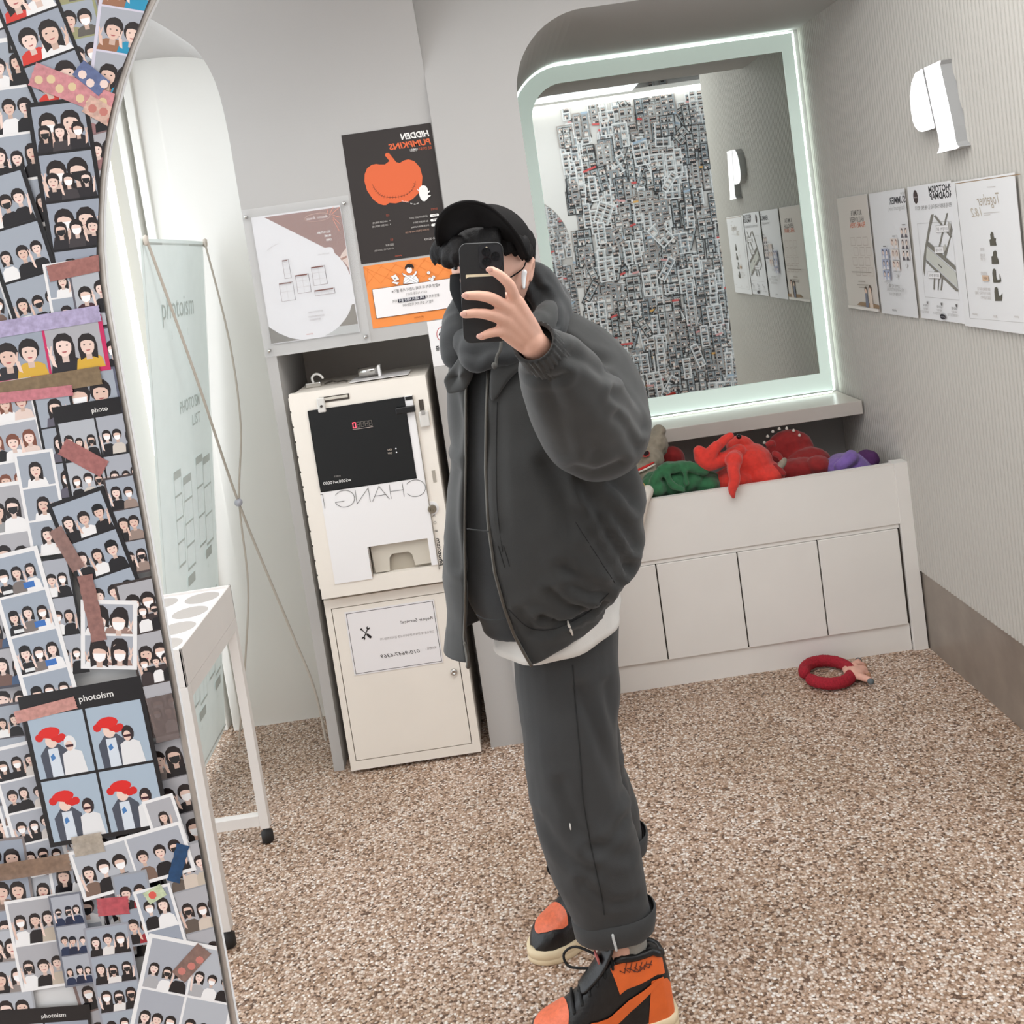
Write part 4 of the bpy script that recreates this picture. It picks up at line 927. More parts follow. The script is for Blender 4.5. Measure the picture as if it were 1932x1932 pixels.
# red crab hat
cr = empty('crab_hat', (0.50, 3.60, 0.62), 'bright red plush crab hat with claw hanging over the bin edge', 'plush hat', 'plush hats in the bin')
mb = MB()
c0 = Vector([(0.8235,3.6,0.691)][0])
mb.ball([(0.8292,3.6,0.7058)][0], (0.088, 0.10, 0.070)); mb.ball([(0.867,3.56,0.664)][0], (0.075, 0.09, 0.050)); mb.ball([(0.7596,3.55,0.6631)][0], (0.075, 0.08, 0.045)); mb.ball([(0.8091,3.62,0.7671)][0], (0.05, 0.05, 0.035))
mb.tube(at3([(0.7889,3.54,0.7661),(0.7116,3.5,0.7514),(0.6538,3.49,0.7546),(0.6402,3.49,0.7942)]), [0.024, 0.026, 0.030, 0.022], 12, res=4)    # raised claw
mb.tube(at3([(0.6538,3.49,0.7546),(0.6844,3.48,0.7933),(0.6995,3.48,0.8098)]), [0.026, 0.022, 0.016], 12, res=4)
mb.tube(at3([(0.7016,3.5,0.7907),(0.7212,3.49,0.816),(0.7532,3.49,0.8338)]), [0.014, 0.017, 0.013], 12, res=4)
mb.tube(at3([(0.76,3.48,0.7595),(0.7367,3.43,0.7304),(0.7325,3.415,0.6973),(0.7197,3.41,0.6633),(0.7205,3.411,0.6389)]), [0.026, 0.022, 0.020, 0.014, 0.006], 12, res=4)   # hanging claw
mb.ball([(0.747,3.46,0.7543)][0], 0.030)
plush(mb, 'body', 0.004, M_RED, cr, 5, 0.002, 30)
MB().lathe([(0.0001, 0.010), (0.006, 0.009), (0.009, 0.004), (0.009, 0), (0.0001, 0)], [(0.7965,3.555,0.8119)][0], (-0.15, -1, 0.35), 14).build('eye', M_EYE, cr, smooth=True)
mb = MB()
for p in ([(0.8989,3.56,0.7689),(0.9119,3.55,0.7746),(0.9197,3.55,0.76)], [(0.912,3.54,0.7363),(0.9266,3.53,0.7247),(0.9272,3.51,0.6849)], [(0.9032,3.52,0.6959),(0.9202,3.49,0.6751),(0.9266,3.49,0.6666)]):
    mb.tube(at3(p), [0.012, 0.010, 0.004], 8, res=3)
plush(mb, 'fin', 0.004, M_RED2, cr, 3)
# green hat
gh_ = empty('green_hat', (0.33, 3.60, 0.60), 'crumpled green plush hat in the bin beside the grey shark hood', 'plush hat', 'plush hats in the bin')
mb = MB()
mb.ball([(0.5563,3.56,0.6913)][0], (0.115, 0.10, 0.062)); mb.ball([(0.4739,3.52,0.6935)][0], (0.05, 0.07, 0.045)); mb.ball([(0.6554,3.55,0.6652)][0], (0.06, 0.08, 0.042))
mb.tube(at3([(0.4466,3.47,0.6903),(0.5009,3.47,0.7515),(0.5771,3.48,0.753),(0.65,3.49,0.725)]), [0.012, 0.020, 0.020, 0.014], 10, res=4)
mb.tube(at3([(0.513,3.46,0.7444),(0.5249,3.455,0.7007),(0.5623,3.455,0.6764)]), [0.012, 0.010, 0.010], 10, res=4)
mb.tube(at3([(0.5751,3.46,0.7389),(0.5763,3.455,0.6987)]), [0.010, 0.010], 10, res=4)
plush(mb, 'body', 0.0045, M_GREEN, gh_, 3, 0.007, 22, 3)
# grey shark hood
sk = empty('shark_hood', (0.26, 3.66, 0.6), 'grey plush shark hood with embroidered eye and toothed mouth', 'plush hat', 'plush hats in the bin')
mb = MB()
mb.ball([(0.5067,3.66,0.8085)][0], (0.055, 0.07, 0.055)); mb.ball([(0.4768,3.63,0.7659)][0], (0.060, 0.08, 0.055)); mb.ball([(0.4534,3.6,0.7269)][0], (0.060, 0.07, 0.045)); mb.ball([(0.5357,3.67,0.8535)][0], (0.026, 0.04, 0.022))
plush(mb, 'body', 0.004, M_SHARK, sk, 4, 0.004, 30, 5)
pr = Print(0.0003)
ey = Vector([(0.4611,3.55,0.8016)][0])
pr.ell(0, 0, 0.015, 0.012, (196, 66, 62), 18); pr.ell(0.001, 0.002, 0.012, 0.0095, (40, 30, 34), 18); pr.poly([(-0.016, 0.004), (0.016, 0.012), (0.016, 0.02), (-0.016, 0.02)], (150, 140, 124))
pr.build('eye_patch', ey, *BACK, sk)
mb = MB(); mb.tube(at3([(0.4119,3.535,0.7471),(0.4468,3.532,0.7578),(0.4861,3.545,0.7683)]), [0.004, 0.0055, 0.003], 8, res=4); plush(mb, 'mouth', 0.0025, mat('felt_red', (206, 50, 46), 0.9), sk, 1)
mb = MB(); mb.tube(at3([(0.4145,3.532,0.7416),(0.4472,3.529,0.7507),(0.4881,3.54,0.7614)]), [0.003, 0.0045, 0.003], 8, res=4); plush(mb, 'teeth', 0.0025, M_WHPL, sk, 1)
# dark red hat with serrated edge
dr = empty('red_dragon_hat', (0.78, 3.72, 0.62), 'dark red plush hat with a serrated rim behind the crab hat', 'plush hat', 'plush hats in the bin')
mb = MB()
mb.ball([(1.0304,3.78,0.6795)][0], (0.095, 0.055, 0.085)); mb.ball([(1.0779,3.72,0.644)][0], (0.085, 0.06, 0.055)); mb.ball([(1.0086,3.66,0.6349)][0], (0.11, 0.06, 0.045)); mb.ball([(1.0857,3.62,0.6516)][0], (0.045, 0.05, 0.036))
plush(mb, 'body', 0.0045, M_RED2, dr, 5, 0.003, 25, 9)
for q in [(0.9308,3.745,0.7376),(0.9463,3.748,0.7589),(0.9686,3.75,0.7734),(0.994,3.752,0.7794),(1.0218,3.752,0.7773),(1.0464,3.752,0.7655),(1.0654,3.75,0.7449)]:
    MB().lathe([(0.006, 0), (0.004, 0.006), (0.0001, 0.010)], Vector(q)+Vector((0, 0, -0.004)), (0, -0.4, 1), 8).build('rim_tooth', M_WHPL, dr)
MB().tube(at3([(0.9057,3.515,0.6814),(0.9271,3.515,0.7029),(0.9374,3.52,0.7137)]), [0.012, 0.013, 0.009], 10, res=3).build('grey_ear', M_SHARK, dr, smooth=True)
# purple plush
pp = empty('purple_plush', (1.0, 3.62, 0.62), 'lilac and dark purple plush lying at the right end of the bin', 'plush hat', 'plush hats in the bin')
mb = MB(); mb.ball([(1.1837,3.6,0.6372)][0], (0.085, 0.09, 0.048)); mb.tube(at3([(1.1295,3.52,0.6621),(1.1734,3.53,0.6841),(1.1945,3.56,0.6903)]), [0.022, 0.026, 0.012], 10, res=3)
plush(mb, 'body', 0.004, M_PURP, pp, 4, 0.005, 22, 2)
mb = MB(); mb.ball([(1.2569,3.6,0.6517)][0], (0.042, 0.05, 0.034)); plush(mb, 'tail', 0.004, M_PURP2, pp, 4, 0.003, 22, 4)
# white and yellow soft toy at the left end
wt = empty('white_plush', (0.19, 3.44, 0.6), 'white plush limb hanging over the bin edge behind the jacket', 'plush hat', 'plush hats in the bin')
mb = MB(); mb.tube(at3([(0.4396,3.46,0.6918),(0.415,3.415,0.6709),(0.3873,3.408,0.5934),(0.3687,3.409,0.5216)]), [0.022, 0.022, 0.018, 0.010], 12, res=4); plush(mb, 'limb', 0.003, M_WHPL, wt, 3, 0.0015, 40)
MB().ball([(0.4084,3.47,0.7091)][0], (0.026, 0.03, 0.018)).build('beak', mat('plush_yellow', (226, 186, 96), 0.9), wt, smooth=True)
# dark lump deep in the bin
mb = MB(); mb.ball([(0.5901,3.8,0.7126)][0], (0.05, 0.05, 0.05)); o = plush(mb, 'maroon_plush', 0.005, M_RED2, None, 4, 0.003, 22, 8)
tag(o, 'small maroon plush peeking out between the shark hood and the crab', 'plush hat', 'plush hats in the bin')
mb = MB()
for i in range(6):
    mb.ball((0.31+i*0.165, 3.66+0.03*(i % 2), 0.500), (0.10, 0.15, 0.056))
o = plush(mb, 'plush_filling', 0.008, mat('plush_heap_dark', (92, 60, 56), 0.95), None, 3, 0.006, 16, 6)
tag(o, 'heap of dark soft toys filling the bottom of the bin', 'soft toys', kind='stuff')

# ================================================================ red headband on the floor
hb = empty('headband', (0.93, 3.28, 0), 'red fuzzy headband with a pink plush paw lying on the pebble floor', 'headband')
ctr = Vector(([(0.941,3.3252)][0][0], [(0.941,3.3252)][0][1]-0.008, 0.024))
pts = []
for i in range(25):
    t = radians(205+i*(325/24)); pts.append(ctr+Vector((0.075*cos(t), 0.092*sin(t), 0)))
mb = MB().tube(pts, [0.0195]*25, 14, up=(0, 0, 1)); plush(mb, 'band', 0.003, mat('fuzzy_red', (158, 28, 44), 0.95, noise_scale=200, var=0.25, bump=0.5, bump_scale=700), hb, 1, 0.0016, 160)
mb = MB()
pw = [(*q, 0.03) for q in [(1.0071,3.3036),(1.0177,3.2733),(1.0468,3.2889)]]
mb.tube([Vector((*p[:2], 0.028)) for p in pw], [0.020, 0.034, 0.022], 12, flat=0.6, up=(0, 0, 1), res=3)
for q in ([(1.0347,3.32),(1.0636,3.3637)], [(1.0501,3.3323),(1.0659,3.3354)], [(1.0328,3.2852),(1.0552,3.2683)], [(1.0121,3.258),(1.0474,3.2196)]):
    mb.tube([Vector((*q[0], 0.028)), Vector((*q[1], 0.022))], [0.014, 0.0105], 10)
plush(mb, 'paw', 0.003, M_PINK, hb, 4)
for q in [(1.0681,3.3759),(1.0477,3.211)]: MB().ball((*q, 0.020), (0.011, 0.012, 0.010)).build('claw_tip', mat('plush_slate', (96, 104, 108), 0.9), hb, smooth=True)
for q in [(1.0722,3.3376),(1.0584,3.2627)]: MB().ball((*q, 0.018), (0.010, 0.011, 0.009)).build('claw_tip', mat('plush_tan', (176, 132, 104), 0.9), hb, smooth=True)


# ================================================================ the person
M_SKIN = mat('skin', (222, 172, 150), 0.5, noise_scale=30, var=0.05, bump=0.05, bump_scale=300)
M_JACK = mat('washed_black_canvas', (52, 52, 51), 0.85, noise_scale=9, var=0.16, bump=0.25, bump_scale=900, sheen=0.15, detail=8)
M_HOOD = mat('charcoal_fleece', (44, 45, 46), 0.9, noise_scale=14, var=0.12, bump=0.25, bump_scale=700, sheen=0.2)
M_TROU = mat('charcoal_twill', (55, 55, 55), 0.85, noise_scale=10, var=0.12, bump=0.2, bump_scale=900, sheen=0.1)
M_TEE = mat('white_cotton', (226, 222, 216), 0.85, noise_scale=30, var=0.03, bump=0.15, bump_scale=500)
M_CAP = mat('black_cap', (26, 24, 24), 0.9, spec=0.2, noise_scale=30, var=0.1, bump=0.2, bump_scale=900)
M_HAIR = mat('dark_hair', (14, 11, 11), 0.6, spec=0.25, noise_scale=80, var=0.25, bump=0.5, bump_scale=300)
M_SOCK = mat('grey_sock', (150, 146, 138), 0.95, noise_scale=60, var=0.08, bump=0.3, bump_scale=500)
M_MASK = mat('black_mask', (15, 15, 16), 0.85, spec=0.15, bump=0.1, bump_scale=600)
M_ZIP = mat('zip_metal', (92, 88, 82), 0.4, metal=0.7)
pn = empty('person', (0.06, 2.02, 0), 'person in black jacket, cap and mask raising a phone to the face', 'person')

def ringLR(L, R, y, hd, n=28, p=2.3, front=0.0, a0=0.0, a1=2*pi, closed=True):
    """closed ring whose left and right extremes are L and R (x,z); front=extra depth toward the viewer"""
    c = Vector(((L[0]+R[0])/2, y, (L[1]+R[1])/2)); h = Vector(((R[0]-L[0])/2, 0, (R[1]-L[1])/2)); out = []
    for i in range(n):
        t = 2*pi*i/n; cs, sn = cos(t), sin(t)
        q = (abs(cs)**p+abs(sn)**p)**(-1/p); cs *= q; sn *= q
        d = hd+(front if sn < 0 else 0)
        out.append(c+h*cs+Vector((0, d*sn, 0)))
    return out
def dist_poly(p, pl):
    best = 9; 
    for a, b in zip(pl, pl[1:]):
        ax, az = a; bx, bz = b; dx, dz = bx-ax, bz-az; l2 = dx*dx+dz*dz
        t = max(0, min(1, ((p[0]-ax)*dx+(p[1]-az)*dz)/l2)) if l2 else 0
        d = sqrt((p[0]-ax-t*dx)**2+(p[1]-az-t*dz)**2)
        if d < best: best = d
    return best
def crease(me, lines, front_only=True):
    """press folds (polyline in x,z; depth; width) into the side that faces the viewer"""
    nr = [v.normal.copy() for v in me.vertices]
    boxes = [(min(p[0] for p in pl)-4*w, max(p[0] for p in pl)+4*w, min(p[1] for p in pl)-4*w, max(p[1] for p in pl)+4*w) for pl, dp, w in lines]
    for v, n_ in zip(me.vertices, nr):
        if front_only and n_.y > 0.15: continue
        x, z = v.co.x, v.co.z; s_ = 0.0
        for (pl, dp, w), (xa, xb, za, zb) in zip(lines, boxes):
            if x < xa or x > xb or z < za or z > zb: continue
            d = dist_poly((x, z), pl)
            s_ += -dp*math.exp(-(d/w)**2)+0.6*dp*math.exp(-((d-2.0*w)/(1.1*w))**2)
        v.co += n_*s_
    me.update()
def wrinkle(me, amp, sc, stretch=(1, 1, 1), seed=0.0, mask=None):
    nr = [v.normal.copy() for v in me.vertices]
    for v, n_ in zip(me.vertices, nr):
        q = Vector((v.co.x*stretch[0], v.co.y*stretch[1], v.co.z*stretch[2]))*sc+Vector((seed, seed, seed))
        a = amp*(mask(v.co) if mask else 1)
        v.co += n_*a*(noise.noise(q)+0.5*noise.noise(q*2.1))
    me.update()

from mathutils.bvhtree import BVHTree
def drape(pts, me, off):
    """lay points onto the side of a mesh that faces the viewer"""
    b = BVHTree.FromPolygons([v.co for v in me.vertices], [tuple(q.vertices) for q in me.polygons]); out = []
    for p_ in pts:
        p_ = Vector(p_); d_ = Vector((p_.x, p_.y, p_.z-CAM_H)).normalized()
        h = b.ray_cast(p_-d_*0.6, d_, 1.2)
        out.append(h[0]+h[1]*(off if h[1].dot(d_) < 0 else -off) if h[0] is not None else p_)
    return out

# ---- trousers
def legs(spec, n=28):
    return [ringLR(Lp, Rp, y, hd, n) for Lp, Rp, y, hd in spec]
FL = [(*[(-0.0526,0.807),(0.1655,0.8126)], 2.03, 0.105), (*[(-0.0584,0.7666),(0.1596,0.7688)], 2.03, 0.105), (*[(-0.0627,0.6908),(0.1463,0.6865)], 2.02, 0.100), (*[(-0.063,0.61),(0.1304,0.6045)], 2.00, 0.094), (*[(-0.0652,0.5366),(0.1215,0.532)], 1.99, 0.088), (*[(-0.0653,0.4632),(0.1266,0.4587)], 1.98, 0.084),
      (*[(-0.058,0.3888),(0.1349,0.3862)], 1.97, 0.080), (*[(-0.0447,0.3194),(0.1384,0.3183)], 1.96, 0.072), (*[(-0.0257,0.2574),(0.139,0.2557)], 1.955, 0.062), (*[(-0.0123,0.2177),(0.141,0.2201)], 1.95, 0.055), (*[(-0.0036,0.1867),(0.132,0.184)], 1.95, 0.050)]
BL = [(*[(-0.0195,0.7638),(0.1624,0.7592)], 2.10, 0.10), (*[(-0.0285,0.7005),(0.1558,0.6932)], 2.12, 0.10), (*[(-0.0222,0.5309),(0.1388,0.5298)], 2.15, 0.090), (*[(-0.0128,0.4164),(0.1451,0.4161)], 2.18, 0.085), (*[(-0.0015,0.3163),(0.1636,0.3089)], 2.20, 0.078), (*[(0.006,0.2336),(0.1668,0.2307)], 2.21, 0.068), (*[(0.0059,0.1891),(0.1553,0.1893)], 2.21, 0.062)]
mb = MB(); mb.loft(legs(FL)); mb.loft(legs(BL))
me = remeshed(mb, 0.006, 4, 'trousers')
crease(me, [([(0.1166,0.7051),(0.1232,0.5864),(0.1302,0.4989),(0.1361,0.4654)], 0.004, 0.010), ([(0.0611,0.7137),(0.0836,0.6141),(0.1076,0.5242),(0.1151,0.4796)], 0.005, 0.012), ([(0.001,0.541),(0.0197,0.4514),(0.0546,0.4022),(0.1131,0.3709)], 0.004, 0.012), ([(-0.0514,0.4627),(-0.0182,0.4029),(0.0386,0.361)], 0.0035, 0.012), ([(0.1114,0.4367),(0.0765,0.4096),(0.0342,0.4055)], 0.004, 0.010), ([(0.0152,0.3428),(0.0605,0.2915),(0.1118,0.2832)], 0.0035, 0.010)])
wrinkle(me, 0.0035, 14, (1, 1, 0.6), 3)
link('trousers', me, M_TROU, pn); TRO = me
def cuff(top, bot, y, hd, name='trouser_cuff'):
    rings = []
    for k, gr in ((0, 0.002), (0.08, 0.007), (0.5, 0.008), (0.9, 0.008), (1, 0.004), (0.95, -0.001), (0.1, -0.002)):
        L = tuple(top[0][i]+(bot[0][i]-top[0][i])*k for i in range(2)); R = tuple(top[1][i]+(bot[1][i]-top[1][i])*k for i in range(2))
        rings.append(ringLR((L[0]-gr, L[1]), (R[0]+gr, R[1]), y, hd+gr, 32))
    mb = MB(); mb.loft(rings, cap=False); o = mb.build(name, M_TROU, pn, smooth=True); return o
CUF = cuff([(-0.0127,0.2382),(0.1471,0.2418)], [(-0.009,0.1945),(0.1368,0.1958)], 1.95, 0.053)
cuff([(0.005,0.2439),(0.172,0.2425)], [(-0.0019,0.1942),(0.1629,0.2008)], 2.21, 0.066)
# outseam and the white stitched selvedge on the cuff, small white mark on the knee
MB().tube([p for p in drape(smooth_path([Vector(p) for p in [(0.0547,1.925,0.7627),(0.0491,1.915,0.6767),(0.044,1.908,0.584),(0.0378,1.901,0.4914),(0.0413,1.893,0.3868),(0.0465,1.895,0.3081),(0.0465,1.898,0.2675)]], [0]*7, 8)[0], TRO, 0.0004)], 0.0013, 6).build('seam', mat('seam_dark', (34, 34, 34), 0.9), pn, smooth=True)
MB().tube(drape([Vector(p) for p in [(0.0569,1.8895,0.2286),(0.0575,1.8895,0.2175),(0.0592,1.8905,0.2055),(0.0599,1.89,0.1958)]], CUF.data, 0.0006), 0.0026, 6).build('cuff_stitch', mat('stitch_white', (200, 200, 198), 0.8), pn, smooth=True)
MB().ball(drape([(0.0055,1.8915,0.4586)], TRO, 0.0)[0], (0.0018, 0.002, 0.008), 8, 6).build('white_mark', M_TEE, pn, smooth=True)

# ---- white t-shirt hem
T0 = [(-0.0745,0.8677),(0.1719,0.8795)]; T1 = [(-0.096,0.8081),(0.171,0.8411)]
rings = []
for k in range(7):
    t = k/6; L = [T0[0][i]+(T1[0][i]-T0[0][i])*t for i in range(2)]; R = [T0[1][i]+(T1[1][i]-T0[1][i])*t for i in range(2)]
    rr = ringLR(L, R, 2.02, 0.128+0.004*t, 56)
    rings.append([p+Vector((0, 0, -0.034*t*max(0, sin(-2*pi*i/56))))+(p-Vector(((L[0]+R[0])/2, 2.02, p.z)))*(0.03*t*sin(9*i*2*pi/56+1.0)) for i, p in enumerate(rr)])
mb = MB(); mb.loft(rings, cap=False); o = mb.build('tshirt', M_TEE, pn, smooth=True); o.modifiers.new('th', 'SOLIDIFY').thickness = 0.003

# ---- hoodie body
HD = [([(-0.0326,1.4099),(0.0891,1.4184)], 0.10), ([(-0.074,1.3633),(0.1444,1.363)], 0.12), ([(-0.0899,1.2703),(0.1743,1.2738)], 0.140), ([(-0.1064,1.1444),(0.1883,1.1434)], 0.150), ([(-0.1241,1.0391),(0.1844,1.036)], 0.150), ([(-0.1346,0.9536),(0.1683,0.9567)], 0.146), ([(-0.1333,0.9042),(0.1566,0.9093)], 0.138), ([(-0.1213,0.877),(0.1424,0.884)], 0.128), ([(-0.1135,0.8571),(0.1349,0.8686)], 0.120), ([(-0.111,0.8446),(0.1313,0.8582)], 0.122), ([(-0.111,0.8226),(0.1255,0.8392)], 0.120)]
mb = MB(); mb.loft([ringLR(p[0], p[1], 2.0, hd, 48) for p, hd in HD])
me = mb.mesh('hoodie', True)
o = link('hoodie', me, M_HOOD, pn); sd = o.modifiers.new('sub', 'SUBSURF'); sd.levels = 2; sd.render_levels = 2
MB().tube([Vector(p) for p in [(-0.1025,1.842,1.0813),(-0.0853,1.838,1.0778),(-0.0647,1.836,1.0722)]], 0.0012, 6, res=3).build('pocket_seam', M_HOOD, pn, smooth=True)
MB().tube([Vector(p) for p in [(-0.1098,1.862,0.9121),(-0.0961,1.858,0.9033),(-0.0719,1.854,0.899),(-0.047,1.854,0.8992)]], 0.0014, 6, res=3).build('rib_seam', M_HOOD, pn, smooth=True)

# ---- jacket body: open at the front, left front panel and right front panel share one shell
JK = [([(-0.0701,1.3901),(0.1187,1.3899)], 0.095), ([(-0.0984,1.3542),(0.1768,1.354)], 0.125), ([(-0.1099,1.3263),(0.1979,1.3234)], 0.140), ([(-0.1123,1.2896),(0.2131,1.2873)], 0.150), ([(-0.1172,1.1997),(0.2294,1.1963)], 0.166), ([(-0.1343,1.1271),(0.2373,1.1124)], 0.174), ([(-0.15,1.0647),(0.2395,1.0407)], 0.176), ([(-0.1637,1.0017),(0.2296,0.9824)], 0.172), ([(-0.1708,0.9537),(0.2188,0.9414)], 0.165), ([(-0.1709,0.9176),(0.1992,0.9072)], 0.155), ([(-0.1739,0.8829),(0.1675,0.879)], 0.142), ([(-0.18,0.8563),(0.1554,0.8611)], 0.136), ([(-0.1879,0.8322),(0.1478,0.8446)], 0.135), ([(-0.1949,0.8068),(0.1378,0.8263)], 0.131)]
zipR = [(-0.0105,1.4026),(-0.0188,1.3595),(-0.0367,1.2629),(-0.052,1.165),(-0.0615,1.0654),(-0.0628,0.9739),(-0.0549,0.9111),(-0.0448,0.8631),(-0.0212,0.8024)]
zipL = [(-0.0577,1.3751),(-0.0715,1.3078),(-0.0917,1.1709),(-0.1072,1.0723),(-0.121,0.9725),(-0.1338,0.8923),(-0.1439,0.8442)]
def tabZ(pl): return sorted([(z, x) for x, z in pl])
ZR, ZL = tabZ(zipR), tabZ(zipL)
rows = []; NJ = 90
dense = []
for a, b in zip(JK, JK[1:]):
    for k in range(6):
        t = k/6; f = lambda u, v: u+(v-u)*t
        dense.append((tuple(f(a[0][0][i], b[0][0][i]) for i in range(2)), tuple(f(a[0][1][i], b[0][1][i]) for i in range(2)), f(a[1], b[1])))
dense.append((JK[-1][0][0], JK[-1][0][1], JK[-1][1]))
for L, R, hd in dense:
    cx, cz = (L[0]+R[0])/2, (L[1]+R[1])/2; hw = (R[0]-L[0])/2
    xr, xl = interp(ZR, cz-0.015), interp(ZL, cz-0.015)
    pw = 2.35
    def ang(x):
        # angle on the superellipse front whose x is x
        u = max(-0.995, min(0.995, (x-cx)/hw)); lo, hi = 0.0, pi
        for _ in range(40):
            m = (lo+hi)/2; cs, sn = cos(m), sin(m); q = (abs(cs)**pw+abs(sn)**pw)**(-1/pw)
            if cs*q > u: lo = m
            else: hi = m
        return (lo+hi)/2
    tr, tl = ang(xr), ang(xl)
    row = []
    for j in range(NJ+1):
        th = tr+(tl-2*pi-tr)*j/NJ
        cs, sn = cos(th), sin(th); q = (abs(cs)**pw+abs(sn)**pw)**(-1/pw); cs *= q; sn *= q
        z = cz+(R[1]-L[1])/2*cs
        # the right front corner of the hem hangs lower
        low = max(0, min(1, (0.98-cz)/0.16))
        if sn > 0: z -= 0.020*low*math.exp(-((th-tr)/0.30)**2)-0.010*low*math.exp(-((th-tr+0.9)/0.5)**2)
        row.append(Vector((cx+hw*cs, 2.0-hd*sn-(0.012 if sn > 0 else 0)*0, z)))
    rows.append(row)
mb = MB(); mb.loft(rows, closed=False)
me = mb.mesh('jacket_body', True)
JC = [([(0.1123,1.1398),(0.1326,1.0868),(0.1542,1.0282),(0.1747,0.9746),(0.1831,0.9479)], 0.0150, 0.010), ([(0.136,1.1263),(0.1609,1.0775),(0.1882,1.0231),(0.201,0.9857)], 0.0120, 0.010), ([(0.1029,1.0862),(0.1251,1.0326),(0.151,0.968),(0.1567,0.9367)], 0.0090, 0.009), ([(0.1676,1.1266),(0.1939,1.1026),(0.2142,1.0695)], 0.0120, 0.012),
      ([(0.0692,0.9501),(0.1005,0.9249),(0.129,0.9155)], 0.0090, 0.008), ([(0.0067,0.8935),(0.0435,0.8725),(0.0943,0.88),(0.127,0.9005)], 0.0105, 0.007), ([(0.0338,0.9453),(0.0588,0.911),(0.0866,0.8965)], 0.0075, 0.008), ([(0.0602,0.992),(0.0942,0.9513),(0.131,0.9304)], 0.0075, 0.010),
      ([(-0.0252,0.9136),(-0.0073,0.865),(0.0323,0.864)], 0.0060, 0.009), ([(-0.0136,1.3022),(-0.0284,1.1659),(-0.0377,1.0673)], 0.0030, 0.008), ([(-0.0972,1.3292),(-0.0936,1.2746),(-0.106,1.2172)], 0.0060, 0.010), ([(-0.1099,1.1781),(-0.1263,1.0807),(-0.1341,1.0013)], 0.0060, 0.010), ([(0.0574,1.1829),(0.0794,1.1298),(0.0843,1.0589)], 0.0075, 0.014)]
crease(me, JC)
wrinkle(me, 0.006, 7, (1, 1, 1), 5)
zb = [(-0.0192,0.804)][0][1]
wrinkle(me, 0.004, 60, (1, 1, 0.16), 2, mask=lambda c_: math.exp(-((c_.z-0.875)/0.055)**2)*(1 if c_.x > 0.0 else 0.3))
JME = me; o = link('jacket_body', me, M_JACK, pn); o.modifiers.new('th', 'SOLIDIFY').thickness = 0.006
# zip tape and pull on both edges
mb = MB(); rr = [row[0] for row in rows]
mb.tube([p+Vector((-0.002, -0.002, 0)) for p in rr], 0.0035, 6, roundcap=False); mb.build('zip_tape', M_ZIP, pn, smooth=True)
MB().tube([row[-1]+Vector((0.001, -0.002, 0)) for row in rows], 0.0030, 6, roundcap=False).build('zip_tape', M_ZIP, pn, smooth=True)
pu = rows[-1][-1]
MB().tube([pu+Vector((0.002, -0.006, 0.040)), pu+Vector((0.004, -0.010, 0.018)), pu+Vector((0.001, -0.008, -0.004))], [0.004, 0.003, 0.0045], 8, res=3).build('zip_pull', M_ZIP, pn, smooth=True)
# stitched seams on the jacket
for pl in ([(0.0956,1.85,1.0622),(0.1122,1.85,1.0245),(0.1334,1.86,0.9757),(0.1535,1.87,0.9306)], [(-0.0511,1.83,1.045),(-0.0482,1.83,1.0246),(-0.0453,1.83,1.0042)], [(-0.0416,1.83,1.0435),(-0.0386,1.83,1.0231),(-0.0364,1.83,1.0048)], [(-0.0154,1.84,1.3039),(-0.0311,1.83,1.21),(-0.0431,1.83,1.1133),(-0.0449,1.83,1.034)], [(-0.0492,1.84,0.9209),(-0.0155,1.84,0.8802),(0.0329,1.84,0.8728),(0.0962,1.86,0.8863),(0.1412,1.9,0.9017)]):
    MB().tube(drape(smooth_path([Vector(p) for p in pl], [0]*len(pl), 6)[0], JME, 0.0003), 0.0009, 5).build('jacket_seam', mat('seam_dark', (34, 34, 34), 0.9), pn, smooth=True)
# small light worn mark and side label on the hem
hm = Vector([(0.0582,1.868,0.8532)][0])
MB().tube(drape([(0.0557,1.864,0.8736),(0.0566,1.8645,0.865),(0.0591,1.865,0.8542),(0.061,1.865,0.8456)], JME, 0.0005), [0.0016, 0.0028, 0.0026, 0.0016], 6).build('hem_tag', mat('tag_cream', (214, 206, 196), 0.8), pn, smooth=True)

# ---- sleeves
mb = MB()
mb.tube([Vector(p) for p in [(0.1347,2.03,1.367),(0.1664,2.01,1.3248),(0.1784,1.97,1.2668),(0.1741,1.91,1.2249),(0.1532,1.85,1.2232),(0.1267,1.76,1.2777),(0.1009,1.68,1.3386),(0.0856,1.63,1.3802),(0.0767,1.6,1.4033)]], [0.072, 0.083, 0.090, 0.090, 0.089, 0.084, 0.073, 0.056, 0.042], 24, res=5)
mb.ball([(0.1643,1.885,1.2185)][0], 0.086)
me = remeshed(mb, 0.005, 8, 'sleeve')
crease(me, [([(0.1111,1.3985),(0.1389,1.3796),(0.1632,1.3557),(0.1931,1.3374)], 0.006, 0.010), ([(0.1778,1.3176),(0.1982,1.2926),(0.2165,1.2659),(0.2337,1.2229)], 0.007, 0.009), ([(0.1816,1.2758),(0.2012,1.2441),(0.2152,1.1986)], 0.005, 0.010), ([(0.0715,1.3476),(0.0816,1.2919),(0.095,1.2262)], 0.004, 0.012), ([(0.049,1.3779),(0.074,1.3652),(0.0928,1.3715)], 0.005, 0.007), ([(0.1043,1.1964),(0.1336,1.1731),(0.1811,1.1802)], 0.005, 0.010), ([(0.0652,1.3665),(0.0822,1.328),(0.1144,1.2689),(0.1347,1.2203)], 0.004, 0.016)])
wrinkle(me, 0.006, 7, (1, 1, 1), 11)
link('sleeve', me, M_JACK, pn)
mb = MB()
